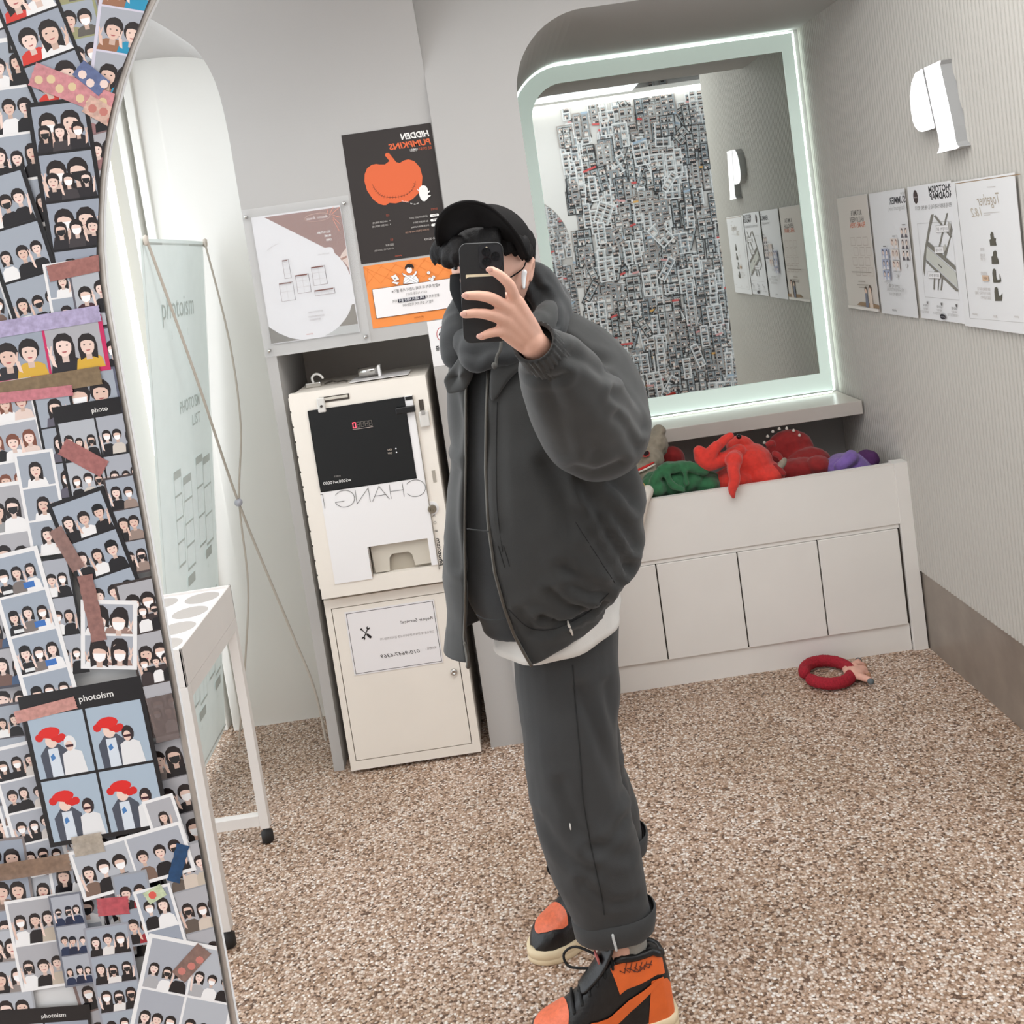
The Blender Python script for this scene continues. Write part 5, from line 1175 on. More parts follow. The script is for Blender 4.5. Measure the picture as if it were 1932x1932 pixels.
mb.tube([Vector(p) for p in [(-0.0629,2.03,1.3423),(-0.0687,2.06,1.2468),(-0.0833,2.07,1.1478),(-0.1037,2.06,1.053),(-0.1203,2.05,0.9691),(-0.1274,2.04,0.9342)]], [0.045, 0.050, 0.050, 0.052, 0.048, 0.036], 20, res=4)
me = remeshed(mb, 0.006, 6, 'sleeve'); wrinkle(me, 0.007, 10, (1, 1, 0.7), 21); link('sleeve', me, M_JACK, pn)
# gathered elastic cuff
w0, w1 = Vector([(0.0806,1.612,1.3897)][0]), Vector([(0.0547,1.55,1.431)][0])
ax = (w1-w0).normalized(); uu = ax.orthogonal().normalized(); vv_ = ax.cross(uu)
rings = []
for k in range(9):
    t = k/8; c_ = w0.lerp(w1, t); r0 = 0.038-0.004*t
    rings.append([c_+(uu*cos(2*pi*j/72)+vv_*sin(2*pi*j/72))*(r0+0.0022*(1-0.3*abs(2*t-1))*cos(26*2*pi*j/72+0.6*sin(5*t))) for j in range(72)])
rings.append([w1-ax*0.004+(uu*cos(2*pi*j/72)+vv_*sin(2*pi*j/72))*0.029 for j in range(72)])
mb = MB(); mb.loft(rings, cap=False); mb.build('sleeve_cuff', M_JACK, pn, smooth=True)

# ---- collar of the jacket and the hood bunched round the neck
mb = MB()
mb.tube([Vector(p) for p in [(-0.0721,1.93,1.393),(-0.0676,1.96,1.4286),(-0.0467,2.05,1.4616),(0.0159,2.13,1.4792),(0.0828,2.13,1.4806),(0.1157,2.07,1.4564),(0.1107,2,1.4226),(0.0825,1.93,1.3989)]], [0.032, 0.036, 0.045, 0.05, 0.052, 0.046, 0.040, 0.030], 18, res=5)
mb.tube([Vector(p) for p in [(0.0641,2.02,1.4947),(0.0874,2.03,1.5069),(0.1059,2.04,1.4763),(0.1165,2.02,1.4396)]], [0.022, 0.038, 0.042, 0.034], 16, res=4)
me = remeshed(mb, 0.005, 8, 'hood'); crease(me, [([(0.0811,1.525),(0.0961,1.4873),(0.0985,1.4461)], 0.006, 0.007), ([(0.1061,1.4858),(0.1169,1.4537),(0.1157,1.4232)], 0.005, 0.006), ([(0.0582,1.4846),(0.0784,1.4518),(0.0965,1.4392)], 0.006, 0.008)], False); wrinkle(me, 0.006, 14, (1, 1, 1), 4)
link('hood', me, M_HOOD, pn)
def flap(nm, pts, y, th, m, bulge=0.012):
    c_ = Vector((sum(p[0] for p in pts)/len(pts), sum(p[1] for p in pts)/len(pts))); n_ = len(pts); rings = []
    for k, yy in ((1.0, th/2), (1.0, -th*0.2), (0.90, -th/2-bulge*0.35), (0.6, -th/2-bulge*0.8), (0.25, -th/2-bulge), (0.02, -th/2-bulge)):
        rings.append([Vector((c_.x+(p[0]-c_.x)*k, y(p)+yy, c_.y+(p[1]-c_.y)*k)) for p in pts])
    mb = MB(); mb.loft(rings); o = mb.build(nm, m, pn, smooth=True); sd = o.modifiers.new('sub', 'SUBSURF'); sd.levels = 1; sd.render_levels = 2; return o
flap('collar', [(-0.0614,1.4074),(-0.0786,1.3849),(-0.0976,1.3646),(-0.1129,1.3488),(-0.1068,1.3358),(-0.1081,1.3209),(-0.0896,1.3242),(-0.0705,1.3254),(-0.054,1.3492),(-0.045,1.3699),(-0.0476,1.3924)], lambda p: 1.885+0.6*max(0, -0.05-p[0]), 0.010, M_JACK, 0.005)
mb = MB()
mb.tube([Vector(p) for p in [(-0.0659,1.92,1.4062),(-0.0557,1.875,1.3821),(-0.0374,1.862,1.3729),(-0.0115,1.858,1.3833),(0.0225,1.856,1.3825),(0.058,1.87,1.3877),(0.0827,1.89,1.4021)]], [0.016, 0.015, 0.015, 0.017, 0.018, 0.018, 0.016], 14, res=4)
mb.tube([Vector(p) for p in [(-0.0684,1.94,1.4201),(-0.0497,1.9,1.4057),(-0.0087,1.885,1.401),(0.0404,1.885,1.3988),(0.0781,1.91,1.4112)]], [0.026, 0.028, 0.032, 0.032, 0.026], 14, res=4)
me = remeshed(mb, 0.005, 6, 'hood'); wrinkle(me, 0.004, 20, (1, 1, 1), 9); link('hood', me, M_HOOD, pn)
flap('collar', [(-0.0138,1.3794),(-0.0215,1.3538),(-0.0291,1.3151),(-0.0235,1.2993),(-0.0054,1.3215),(0.0191,1.3478),(0.0447,1.3609),(0.0688,1.3773),(0.0638,1.3909),(0.0432,1.385),(0.0128,1.3795)], lambda p: 1.858, 0.008, M_JACK, 0.006)
mb = MB()
mb.tube([Vector(p) for p in [(0.0479,1.885,1.3957),(0.0714,1.905,1.4146),(0.0942,1.945,1.4327),(0.1095,1.99,1.4485)]], [0.018, 0.024, 0.026, 0.020], 14, res=4)
me = remeshed(mb, 0.004, 10, 'collar'); wrinkle(me, 0.003, 22, (1, 1, 1), 3); link('collar', me, M_JACK, pn)
ds = MB().tube([Vector(p) for p in [(0.0084,1.835,1.4156),(0.0041,1.832,1.3991),(-0.0032,1.832,1.3886),(-0.0068,1.832,1.3775),(-0.0097,1.831,1.3703)]], [0.003, 0.003, 0.003, 0.003, 0.004], 8, res=4).build('drawstring', mat('drawstring_grey', (84, 82, 78), 0.9), pn, smooth=True)
MB().ball([(-0.0104,1.831,1.3724)][0], (0.0055, 0.005, 0.0065), 10, 7).build('drawstring_knot', mat('drawstring_grey', (84, 82, 78), 0.9), ds, smooth=True)

# ---- body: one continuous skin surface from head to feet with the raised hand
mb = MB()
hc = Vector([(0.012,1.985,1.5519)][0])             # centre of the head
def head_pt(u, v):
    th = 2*pi*u; ph = pi*v
    x = sin(ph)*cos(th); y = sin(ph)*sin(th); z = cos(ph)
    rx, ry, rz = 0.074, 0.092, 0.112
    if z < 0: rx *= 1-0.26*(-z)**1.6; ry *= 1-0.10*(-z)**2
    p = Vector((rx*x, ry*y, rz*z))
    if y < 0 and z < 0: p.y += 0.006*(-z)
    return p
FA = radians(-30)     # the face turns slightly to the viewer's left
RH = Matrix.Rotation(FA, 3, 'Z')
mb.grid(lambda u, v: hc+RH@head_pt(u, 0.004+0.992*v), 40, 26, closed_u=True)
def hp(x, y, z): return hc+RH@Vector((x, y, z))
mb.tube([hp(0, -0.086, 0.012), hp(0, -0.098, -0.008), hp(0, -0.108, -0.022)], [0.006, 0.008, 0.010], 10, res=3)          # nose
mb.ball(hp(-0.012, -0.094, -0.026), 0.007, 8, 6); mb.ball(hp(0.012, -0.094, -0.026), 0.007, 8, 6)
mb.tube([hp(-0.022, -0.078, -0.056), hp(0, -0.088, -0.054), hp(0.022, -0.078, -0.056)], [0.004, 0.007, 0.004], 8, res=3)   # lips
mb.tube([hp(-0.02, -0.076, -0.066), hp(0, -0.086, -0.066), hp(0.02, -0.076, -0.066)], [0.004, 0.007, 0.004], 8, res=3)
for sx in (-1, 1):
    mb.tube([hp(sx*0.012, -0.083, 0.020), hp(sx*0.032, -0.080, 0.024), hp(sx*0.052, -0.062, 0.018)], [0.005, 0.006, 0.004], 8, res=3)   # brow ridge
    # ear rim and lobe
    mb.tube([hp(sx*0.066, -0.002, -0.050), hp(sx*0.072, 0.004, -0.032), hp(sx*0.078, 0.014, -0.008), hp(sx*0.077, 0.024, -0.002), hp(sx*0.073, 0.026, -0.018), hp(sx*0.068, 0.016, -0.040)], [0.006, 0.005, 0.005, 0.005, 0.005, 0.006], 8, res=3)
    mb.ball(hp(sx*0.068, 0.010, -0.022), (0.006, 0.012, 0.018), 8, 6)
mb.tube([hc+Vector((0, 0.012, -0.05)), hc+Vector((0.005, 0.03, -0.12)), hc+Vector((0.008, 0.045, -0.19))], [0.052, 0.052, 0.06], 18, res=3)          # neck
ch = hc+Vector((0.03, 0.05, -0.34))
mb.tube([hc+Vector((0.008, 0.045, -0.17)), ch+Vector((0, 0, 0.08)), ch, Vector((0.05, 2.04, 1.0)), Vector((0.06, 2.06, 0.86))], [0.06, 0.10, 0.115, 0.105, 0.105], 20, res=3)   # trunk
sh = Vector([(0.1415,2.02,1.3295)][0]); el = Vector([(0.1588,1.88,1.2262)][0]); wr = Vector([(0.0528,1.548,1.4298)][0])
mb.tube([ch+Vector((0, 0, 0.09)), sh, (sh+el)/2, el], [0.05, 0.046, 0.042, 0.038], 14, res=3)
mb.tube([el, (el+wr)/2, wr.lerp(el, 0.12), wr], [0.040, 0.036, 0.026, 0.022], 14, res=3)
sl = Vector([(-0.0615,2.03,1.3368)][0]); mb.tube([ch+Vector((0, 0, 0.09)), sl, Vector([(-0.085,2.06,1.1501)][0]), Vector([(-0.1197,2.05,0.9578)][0]), Vector([(-0.0913,2,0.9361)][0])], [0.05, 0.038, 0.034, 0.024, 0.026], 12, res=3)
mb.tube([Vector((0.06, 2.06, 0.88)), Vector([(0.053,2,0.6256)][0]), Vector([(0.0479,1.98,0.4452)][0]), Vector([(0.0637,1.955,0.2656)][0]), Vector([(0.0697,1.935,0.1537)][0])], [0.085, 0.062, 0.048, 0.038, 0.032], 14, res=3)
mb.tube([Vector((0.06, 2.08, 0.88)), Vector([(0.051,2.14,0.5603)][0]), Vector([(0.0755,2.19,0.3597)][0]), Vector([(0.0832,2.21,0.1958)][0]), Vector([(0.0772,2.21,0.133)][0])], [0.085, 0.062, 0.048, 0.038, 0.034], 14, res=3)
# hand: palm and five fingers wrapped on the phone
def F(pts, r): mb.tube([Vector(p) for p in pts], r, 12, res=4)
F([(0.0359,1.52,1.4937),(0.0314,1.508,1.5201),(0.019,1.506,1.5376),(0.007,1.508,1.5471)], [0.0095, 0.0086, 0.0078, 0.0068])
F([(0.023,1.515,1.4879),(0.0033,1.503,1.5055),(-0.0152,1.504,1.5128),(-0.0338,1.507,1.5154)], [0.0100, 0.0090, 0.0080, 0.0070])
F([(0.016,1.515,1.4722),(-0.0054,1.503,1.4832),(-0.0228,1.504,1.488),(-0.0408,1.507,1.4889)], [0.0098, 0.0086, 0.0076, 0.0068])
F([(0.0121,1.518,1.4559),(-0.003,1.508,1.4564),(-0.0135,1.507,1.4549),(-0.0217,1.508,1.4528)], [0.0090, 0.0076, 0.0068, 0.0060])
F([(0.0505,1.555,1.4345),(0.0435,1.572,1.4671),(0.0329,1.578,1.4889),(0.0241,1.576,1.5027)], [0.013, 0.012, 0.0095, 0.0080])      # thumb behind the phone
for a, b, r0, r1 in (([(0.0377,1.52,1.495)][0], [(0.0537,1.543,1.4496)][0], 0.012, 0.015), ([(0.0245,1.517,1.4867)][0], [(0.0494,1.543,1.4421)][0], 0.013, 0.017), ([(0.0175,1.517,1.4711)][0], [(0.0454,1.545,1.436)][0], 0.013, 0.017), ([(0.0136,1.52,1.4547)][0], [(0.0398,1.546,1.4303)][0], 0.012, 0.015)):
    mb.tube([Vector(a), (Vector(a)+Vector(b))/2+Vector((0, -0.002, 0)), Vector(b), wr.lerp(el, 0.06)], [r0, (r0+r1)/2, r1, 0.020], 12, res=3)
me = remeshed(mb, 0.0028, 4, 'body', 0.45)
link('body', me, M_SKIN, pn)
for p, q, w in (([(0.0072,1.5005,1.5488)][0], 0, 0), ([(-0.0335,1.4995,1.5164)][0], 0, 0), ([(-0.0397,1.4995,1.4899)][0], 0, 0), ([(-0.0207,1.5018,1.454)][0], 0, 0)):
    MB().ball(Vector(p)+Vector((-0.003, 0, 0)), (0.0052, 0.0012, 0.0042), 10, 6).build('finger_nail', mat('nail', (226, 176, 160), 0.3), pn, smooth=True)
for sx in (-1, 1):   # eyes
    e_ = MB().ball(hp(sx*0.030, -0.0800, 0.004), (0.0125, 0.008, 0.0062), 12, 8, RH).build('eye', mat('eye_white', (226, 220, 214), 0.25), pn, smooth=True)
    MB().ball(hp(sx*0.030, -0.0862, 0.004), (0.0058, 0.0032, 0.0056), 10, 6, RH).build('iris', M_EYE, e_, smooth=True)
    MB().tube([hp(sx*0.016, -0.087, 0.004), hp(sx*0.030, -0.0895, 0.011), hp(sx*0.046, -0.079, 0.005)], 0.0022, 6, res=3).build('eyelid', mat('lash', (44, 34, 30), 0.7), pn, smooth=True)

# ---- hair
mb = MB()
mb.grid(lambda u, v: hc+RH@(head_pt(u, 0.02+0.56*v)*1.06+Vector((0, 0.006, 0.004))) if True else None, 36, 14, closed_u=True)
rnd = random.Random(7)
me = None
hb_ = MB()
def lock(pts, r): hb_.tube([Vector(p) for p in pts], r, 8, res=4)
for i in range(11):      # fringe swept over the brow
    t = i/10; x = -0.062+0.124*t
    hb_.tube([hp(x*0.9, -0.080+0.5*abs(x)**1.5, 0.060), hp(x*1.06-0.006, -0.094+0.55*abs(x)**1.4, 0.036), hp(x*1.12-0.012, -0.090+0.6*abs(x)**1.3, 0.016+0.010*(1-abs(2*t-1))+rnd.uniform(-0.006, 0.006))], [0.013, 0.012, 0.003], 8, res=4)
for sx in (-1, 1):
    for i in range(6):
        y = -0.030+0.017*i
        if sx < 0 and i < 4: continue
        hb_.tube([hp(sx*0.058, y, 0.046), hp(sx*0.064, y-0.004, 0.025), hp(sx*0.066, y-0.006, (0.012 if i < 3 else -0.015)+rnd.uniform(-0.006, 0.006))], [0.012, 0.010, 0.003], 8, res=4)
hb_.ball([(-0.0586,1.905,1.5805)][0], (0.021, 0.022, 0.021), 16, 10); hb_.ball([(-0.0434,1.9,1.596)][0], (0.022, 0.020, 0.018), 16, 10)
for p in ([(-0.066,1.9,1.5766),(-0.0703,1.895,1.5664),(-0.0627,1.893,1.5575)], [(-0.0443,1.89,1.5882),(-0.0544,1.885,1.572),(-0.0522,1.885,1.56)]):
    lock(p, [0.014, 0.012, 0.005])
for p in ([(0.074,1.945,1.5836),(0.0736,1.942,1.5676),(0.0668,1.945,1.5544)], [(0.0597,1.935,1.5916),(0.0611,1.925,1.5753),(0.0529,1.925,1.5605)], [(0.0449,1.925,1.5955),(0.0473,1.912,1.5792),(0.0372,1.912,1.5647)], [(0.0779,1.96,1.5711),(0.0777,1.955,1.5569),(0.072,1.955,1.5455)]):
    lock(p, [0.016, 0.014, 0.004])
me = remeshed(hb_, 0.0032, 5, 'hair'); wrinkle(me, 0.0016, 90, (1, 1, 0.25), 3); link('hair', me, M_HAIR, pn)
hb2 = MB(); hb2.ball(hp(-0.022, 0.016, 0.020), (0.068, 0.074, 0.076), 24, 14); hb2.ball(hp(-0.018, 0.045, -0.03), (0.056, 0.046, 0.056), 20, 12)
me = remeshed(hb2, 0.005, 2, 'hair_back'); link('hair_back', me, M_HAIR, pn)

# ---- cap
cp = Vector([(0.0115,1.985,1.5767)][0])
RC_ = Matrix.Rotation(radians(-26), 3, 'Z')
def capf(u, v):
    th = 2*pi*u; ph = (pi/2)*v*1.04
    x, y, z = sin(ph)*cos(th), sin(ph)*sin(th), cos(ph)
    p = RC_@Vector((0.083*x, 0.100*y, 0.090*z-0.004*abs(sin(3*th))*sin(ph)*0.3))
    return cp+p+Vector((0.0, 0, 0.018*y*sin(ph)*0))
mb = MB(); mb.grid(lambda u, v: capf(u, max(v, 0.004)), 48, 16, closed_u=True)
co_ = mb.build('cap_crown', M_CAP, pn, smooth=True); co_.modifiers.new('th', 'SOLIDIFY').thickness = 0.003
MB().ball(capf(0, 0.0), (0.006, 0.006, 0.004), 10, 6).build('cap_button', M_CAP, co_, smooth=True)
for k in range(6):
    MB().tube([capf(k/6+1/12, 0.02+0.96*i/10) for i in range(11)], 0.0011, 5, roundcap=False).build('cap_seam', M_CAP, co_, smooth=True)
outer_b = [(-0.0831,1.925,1.6019),(-0.0829,1.905,1.6233),(-0.0746,1.885,1.646),(-0.058,1.868,1.6613),(-0.0353,1.857,1.669),(-0.014,1.852,1.6695),(0.008,1.856,1.6628),(0.029,1.862,1.6486),(0.0506,1.868,1.6227),(0.068,1.882,1.5925),(0.0799,1.905,1.5586)]
inner_b = [(-0.0669,1.955,1.5837),(-0.0599,1.935,1.5987),(-0.0496,1.918,1.6109),(-0.0381,1.905,1.6189),(-0.0233,1.896,1.6244),(-0.0075,1.893,1.625),(0.0096,1.895,1.6207),(0.0254,1.898,1.6077),(0.0413,1.905,1.5938),(0.0569,1.918,1.5758),(0.0721,1.935,1.5517)]
OB, IB = smooth_path([Vector(p) for p in outer_b], [0]*11, 4)[0], smooth_path([Vector(p) for p in inner_b], [0]*11, 4)[0]
mb = MB()
nb = len(OB)
mb.grid(lambda u, v: IB[round(u*(nb-1))].lerp(OB[round(u*(nb-1))], v)+Vector((0, 0, 0.010*sin(pi*v)*sin(pi*u))), nb, 8)
br = mb.build('cap_brim', M_CAP, pn, smooth=True); br.modifiers.new('th', 'SOLIDIFY').thickness = 0.004
MB().tube(OB, 0.0028, 8).build('brim_edge', M_CAP, br, smooth=True)

# ---- mask, ear loop, earbud
def mk(u, v):
    a = radians(-84+128*u); z = 0.004-0.098*v
    r = 1.0+0.10*cos(a)*sin(pi*min(1, v*1.1))
    zz = z-0.004
    k = 1-0.16*max(0, (-zz-0.03)/0.07)
    edge = (1-abs(2*u-1)**3)
    z2 = (-0.022+(z+0.022)*(0.45+0.55*edge))
    return hp(0.079*sin(a)*k*r, (-0.099*cos(a)*r)*k+0.004, z2-0.012)
mb = MB(); mb.grid(mk, 28, 14); ms = mb.build('face_mask', M_MASK, pn, smooth=True); ms.modifiers.new('th', 'SOLIDIFY').thickness = 0.0016
for sx in (-1, 1):
    MB().tube([hp(sx*0.058, -0.066, -0.034), hp(sx*0.074, -0.020, -0.018), hp(sx*0.077, -0.004, -0.004), hp(sx*0.079, 0.014, 0.002), hp(sx*0.076, 0.028, -0.010)], 0.0014, 6, res=4).build('ear_loop', M_MASK, ms, smooth=True)
eb = Vector([(0.0667,1.925,1.5165)][0])
eo = MB().tube([eb+Vector((0.003, 0.0, 0.012)), eb, eb+Vector((-0.002, -0.004, -0.016))], [0.0052, 0.0046, 0.0027], 10, res=3).build('earbud', mat('white_plastic', (240, 240, 240), 0.2), pn, smooth=True)

# ================================================================ shoes (parts of the dressed figure)
M_SBLK = mat('shoe_black_leather', (22, 21, 22), 0.35, noise_scale=60, var=0.3, bump=0.3, bump_scale=220)
M_SORG = mat('shoe_orange_leather', (226, 104, 44), 0.4, noise_scale=40, var=0.06, bump=0.15, bump_scale=300)
M_SORG2 = mat('shoe_orange_toe', (226, 112, 76), 0.35, noise_scale=120, var=0.12, bump=0.2, bump_scale=300)
M_SOLE = mat('shoe_sole_cream', (226, 206, 170), 0.55, noise_scale=20, var=0.04)
M_LACE = mat('lace_black', (20, 19, 19), 0.8)
HTAB = [(-0.150, 0.080), (-0.142, 0.128), (-0.120, 0.143), (-0.080, 0.141), (-0.055, 0.146), (-0.030, 0.134), (0.000, 0.112), (0.030, 0.086), (0.060, 0.066), (0.085, 0.055), (0.110, 0.048), (0.130, 0.038), (0.143, 0.022), (0.149, 0.010)]
WTAB = [(-0.150, 0.012), (-0.145, 0.024), (-0.130, 0.034), (-0.100, 0.037), (-0.050, 0.036), (0.000, 0.038), (0.050, 0.045), (0.090, 0.047), (0.120, 0.041), (0.138, 0.028), (0.149, 0.012)]
STAB = [(-0.158, 0.010), (-0.152, 0.026), (-0.138, 0.038), (-0.100, 0.042), (-0.040, 0.041), (0.030, 0.047), (0.080, 0.053), (0.115, 0.049), (0.140, 0.036), (0.154, 0.020), (0.160, 0.006)]
def surf(x, t, off=0.0):
    """t from 0 (left side at the sole) over the top to pi"""
    h, w = interp(HTAB, x), interp(WTAB, x)
    tall = max(0, min(1, (h-0.06)/0.06))
    cs, sn = cos(t), sin(t)
    e = 0.42 if tall > 0.5 else 0.62
    y = (w-0.006*tall*sn)*(1 if cs >= 0 else -1)*abs(cs)**(0.55+0.25*(1-tall))
    z = 0.026+h*abs(sn)**(1.0-0.45*(1-tall))
    n_ = Vector((0.15*((x-0.02)/0.15), cs, sn*0.8)).normalized()
    return Vector((x, y, z))+n_*off
def shoe(loc, dirv, sgn, name):
    d = Vector((dirv[0], dirv[1], 0)).normalized(); lft = Vector((-d.y, d.x, 0)); o3 = Vector((loc[0], loc[1], 0.0))
    T_ = lambda p: o3+d*p.x+lft*p.y+Vector((0, 0, p.z))
    root = None
    xsn = [-0.150+0.299*i/44 for i in range(45)]
    mb = MB(); mb.loft([[T_(surf(x, pi*j/26)) for j in range(27)] for x in xsn], closed=False)
    upper = mb.build('shoe', M_SBLK, pn, smooth=True)
    mb = MB()
    xs_ = [-0.158+0.318*i/50 for i in range(51)]
    out = [(x, interp(STAB, x)) for x in xs_]
    loop = [Vector((x, w, 0)) for x, w in out]+[Vector((x, -w, 0)) for x, w in out[::-1]]
    mb.loft([[T_(Vector((p.x*s_, p.y*s_, z))) for p in loop] for s_, z in ((0.97, 0.0), (1.0, 0.004), (1.0, 0.013), (0.988, 0.0145), (1.0, 0.016), (0.995, 0.030), (0.93, 0.032))])
    mb.build('sole', M_SOLE, upper, smooth=True)
    def patch(nm, fx, m, off=0.0016, nu=18, nv=14):
        mb = MB(); mb.grid(lambda u, v: T_(surf(*fx(u, v), off)), nu, nv); return mb.build(nm, m, upper, smooth=True)
    patch('toe_panel', lambda u, v: (0.062+0.072*v-0.030*(abs(2*u-1)**2.2)*v+0.012*abs(2*u-1)**2*(1-v), pi/2+(u-0.5)*pi*(0.62-0.16*(v)**2)), M_SORG2)
    for side in (0, 1):
        fl = (lambda t: t) if side == 0 else (lambda t: pi-t)
        patch('heel_panel', lambda u, v: (-0.1485+(0.062-0.02*v)*u, fl(0.02+0.62*v)), M_SORG)
        patch('collar_panel', lambda u, v: (-0.138+(0.098+0.01*v)*u, fl(0.74+0.44*v-0.16*u*(1-v))), M_SORG)
        # swoosh
        sw = [(0.018, 0.10), (0.030, 0.30), (0.026, 0.46), (0.014, 0.40), (-0.004, 0.42), (-0.040, 0.55), (-0.085, 0.72), (-0.128, 0.84), (-0.132, 0.76), (-0.080, 0.52), (-0.040, 0.34), (-0.008, 0.20)]
        cen = (-0.02, 0.33)
        mb = MB(); mb.grid(lambda u, v: T_(surf(*(lambda a, b, k: ((a[0]+(b[0]-a[0])*v), fl(a[1]+(b[1]-a[1])*v)))(*swp(u)), 0.0030)), 20, 6); mb.build('side_stripe', M_SORG, upper, smooth=True)
        # dark wing emblem
        mb = MB()
        for k in range(6):
            a0 = -0.108+0.010*k
            mb.tube([T_(surf(a0-0.006, fl(1.00+0.02*k), 0.0022)), T_(surf(a0+0.002, fl(0.88), 0.0026)), T_(surf(a0+0.010, fl(0.97), 0.0022))], 0.0011, 5)
        mb.tube([T_(surf(-0.113+0.05*i/8, fl(0.92+0.05*sin(i)), 0.0024)) for i in range(9)], 0.0010, 5)
        mb.build('wing_emblem', mat('emblem_brown', (96, 42, 22), 0.6), upper)
    # padded collar opening, tongue, laces
    cl = [surf(-0.138+0.09*i/10, 1.18, 0) for i in range(11)]+[surf(-0.048-0.09*i/10, pi-1.18, 0) for i in range(11)]
    MB().tube([T_(p+Vector((0, 0, 0.004))) for p in cl]+[T_(cl[0]+Vector((0, 0, 0.004)))], 0.0075, 8, roundcap=False).build('collar_padding', M_SBLK, upper, smooth=True)
    MB().tube([T_(Vector((0.020, 0, 0.122))), T_(Vector((-0.012, 0, 0.150))), T_(Vector((-0.036, 0, 0.186))), T_(Vector((-0.042, 0, 0.200)))], [0.022, 0.026, 0.028, 0.024], 12, flat=0.25, up=d, res=3).build('tongue', M_SBLK, upper, smooth=True)
    MB().box(0, 0, 0, 0, 0, 0)
    mb = MB(); lb = [T_(Vector((-0.020, y, 0.163+z))) for y, z in ((-0.014, 0), (0.014, 0), (0.014, 0.012), (-0.014, 0.012))]
    mb.add([p+d*0.011 for p in lb]+[p+d*0.008 for p in lb], [(0, 1, 2, 3), (7, 6, 5, 4), (0, 4, 5, 1), (1, 5, 6, 2), (2, 6, 7, 3), (3, 7, 4, 0)]); mb.build('tongue_label', mat('label_pink', (186, 96, 92), 0.6), upper)
    for k in range(6):
        x = 0.055-0.018*k
        MB().tube([T_(surf(x, pi/2-0.55+0.02*k, 0.003)), T_(surf(x-0.004, pi/2, 0.005)), T_(surf(x-0.010, pi/2+0.55, 0.003))], 0.0032, 6, res=3).build('lace', M_LACE, upper, smooth=True)
    MB().tube([T_(Vector((-0.018, 0.012*sgn, 0.160))), T_(Vector((0.020, 0.050*sgn, 0.165))), T_(Vector((0.045, 0.062*sgn, 0.148))), T_(Vector((0.040, 0.050*sgn, 0.128))), T_(Vector((0.005, 0.020*sgn, 0.135)))], 0.0026, 6, res=5).build('lace_loop', M_LACE, upper, smooth=True)
    return upper
def swp(u):
    top = [(0.030, 0.16), (0.028, 0.40), (0.012, 0.34), (-0.010, 0.33), (-0.050, 0.42), (-0.095, 0.56), (-0.132, 0.68)]
    bot = [(0.022, 0.10), (0.010, 0.12), (-0.006, 0.14), (-0.030, 0.19), (-0.062, 0.30), (-0.098, 0.46), (-0.133, 0.64)]
    t = u*5.999; k = int(t); f = t-k
    g = lambda L: (L[k][0]+(L[k+1][0]-L[k][0])*f, L[k][1]+(L[k+1][1]-L[k][1])*f)
    return g(bot), g(top), 0
s1 = shoe((0.010, 1.915), (-0.985, -0.16), -1, 'near')
s2 = shoe((0.012, 2.243), (-0.85, -0.52), -1, 'far')
s1['label'] = 'near black and orange high top sneaker, heel toward the right'; s2['label'] = 'far black and orange high top sneaker, toe showing left of the leg'
# socks
for a in (((0.100, 1.938, 0.150), (0.095, 1.938, 0.172), (0.086, 1.941, 0.203), (0.076, 1.946, 0.238)), ((0.085, 2.285, 0.13), (0.088, 2.27, 0.17), (0.090, 2.25, 0.21), (0.092, 2.23, 0.24))):
    mb = MB(); mb.tube([Vector(p) for p in a], [0.022, 0.029, 0.034, 0.037], 24, res=5, roundcap=False); me = mb.mesh('sock', True); wrinkle(me, 0.004, 40, (0.3, 0.3, 1.6), 2); link('sock', me, M_SOCK, pn)

# ================================================================ phone
ph = empty('phone', [(-0.0097,1.535,1.5132)][0], 'black phone in a dark card case with a triple camera, held up by the person', 'phone')
ph_c = Vector([(-0.0098,1.536,1.5156)][0])
tilt = radians(1.2)
PXv = Vector([(0.0324,1.533,1.5837)][0])-Vector([(-0.0335,1.533,1.59)][0]); PXv.normalize()
PZv = Vector([(-0.0335,1.533,1.59)][0])-Vector([(-0.051,1.533,1.4446)][0]); PZv.normalize()
PN = Vector((0, -1, 0)); PZv = (PZv-PXv*PZv.dot(PXv)).normalized()
def rr_(w, h, r, n=6):
    pts = []
    for cx_, cz_, a0 in ((w-r, h-r, 0), (-w+r, h-r, 90), (-w+r, -h+r, 180), (w-r, -h+r, 270)):
        pts += [(cx_+r*cos(radians(a0+90*i/n)), cz_+r*sin(radians(a0+90*i/n))) for i in range(n+1)]
    return pts
PO = ph_c
M_CASE = mat('phone_case_black', (28, 28, 29), 0.55, bump=0.08, bump_scale=1200)
mb = MB(); mb.loft([[PO+PXv*(a*k)+PZv*(b*k)+PN*dn for a, b in rr_(0.0330, 0.0745, 0.011)] for k, dn in ((0.97, -0.006), (1, -0.004), (1, 0.003), (0.985, 0.0055))])
mb.build('case', M_CASE, ph, smooth=False)
def psh(nm, cu, cv, w, h, r, d0, d1, m, par=None):
    mb = MB(); mb.prism(rr_(w, h, r), PO+PXv*cu+PZv*cv+PN*d0, PXv, PZv, PN, d1-d0); return mb.build(nm, m, par or ph)
psh('screen', 0, 0, 0.030, 0.0715, 0.009, -0.0070, -0.0058, mat('phone_screen', (14, 14, 15), 0.1))
isl = psh('camera_island', 0.0135, 0.0530, 0.0172, 0.0178, 0.006, 0.0054, 0.0072, mat('island_black', (40, 40, 43), 0.25))
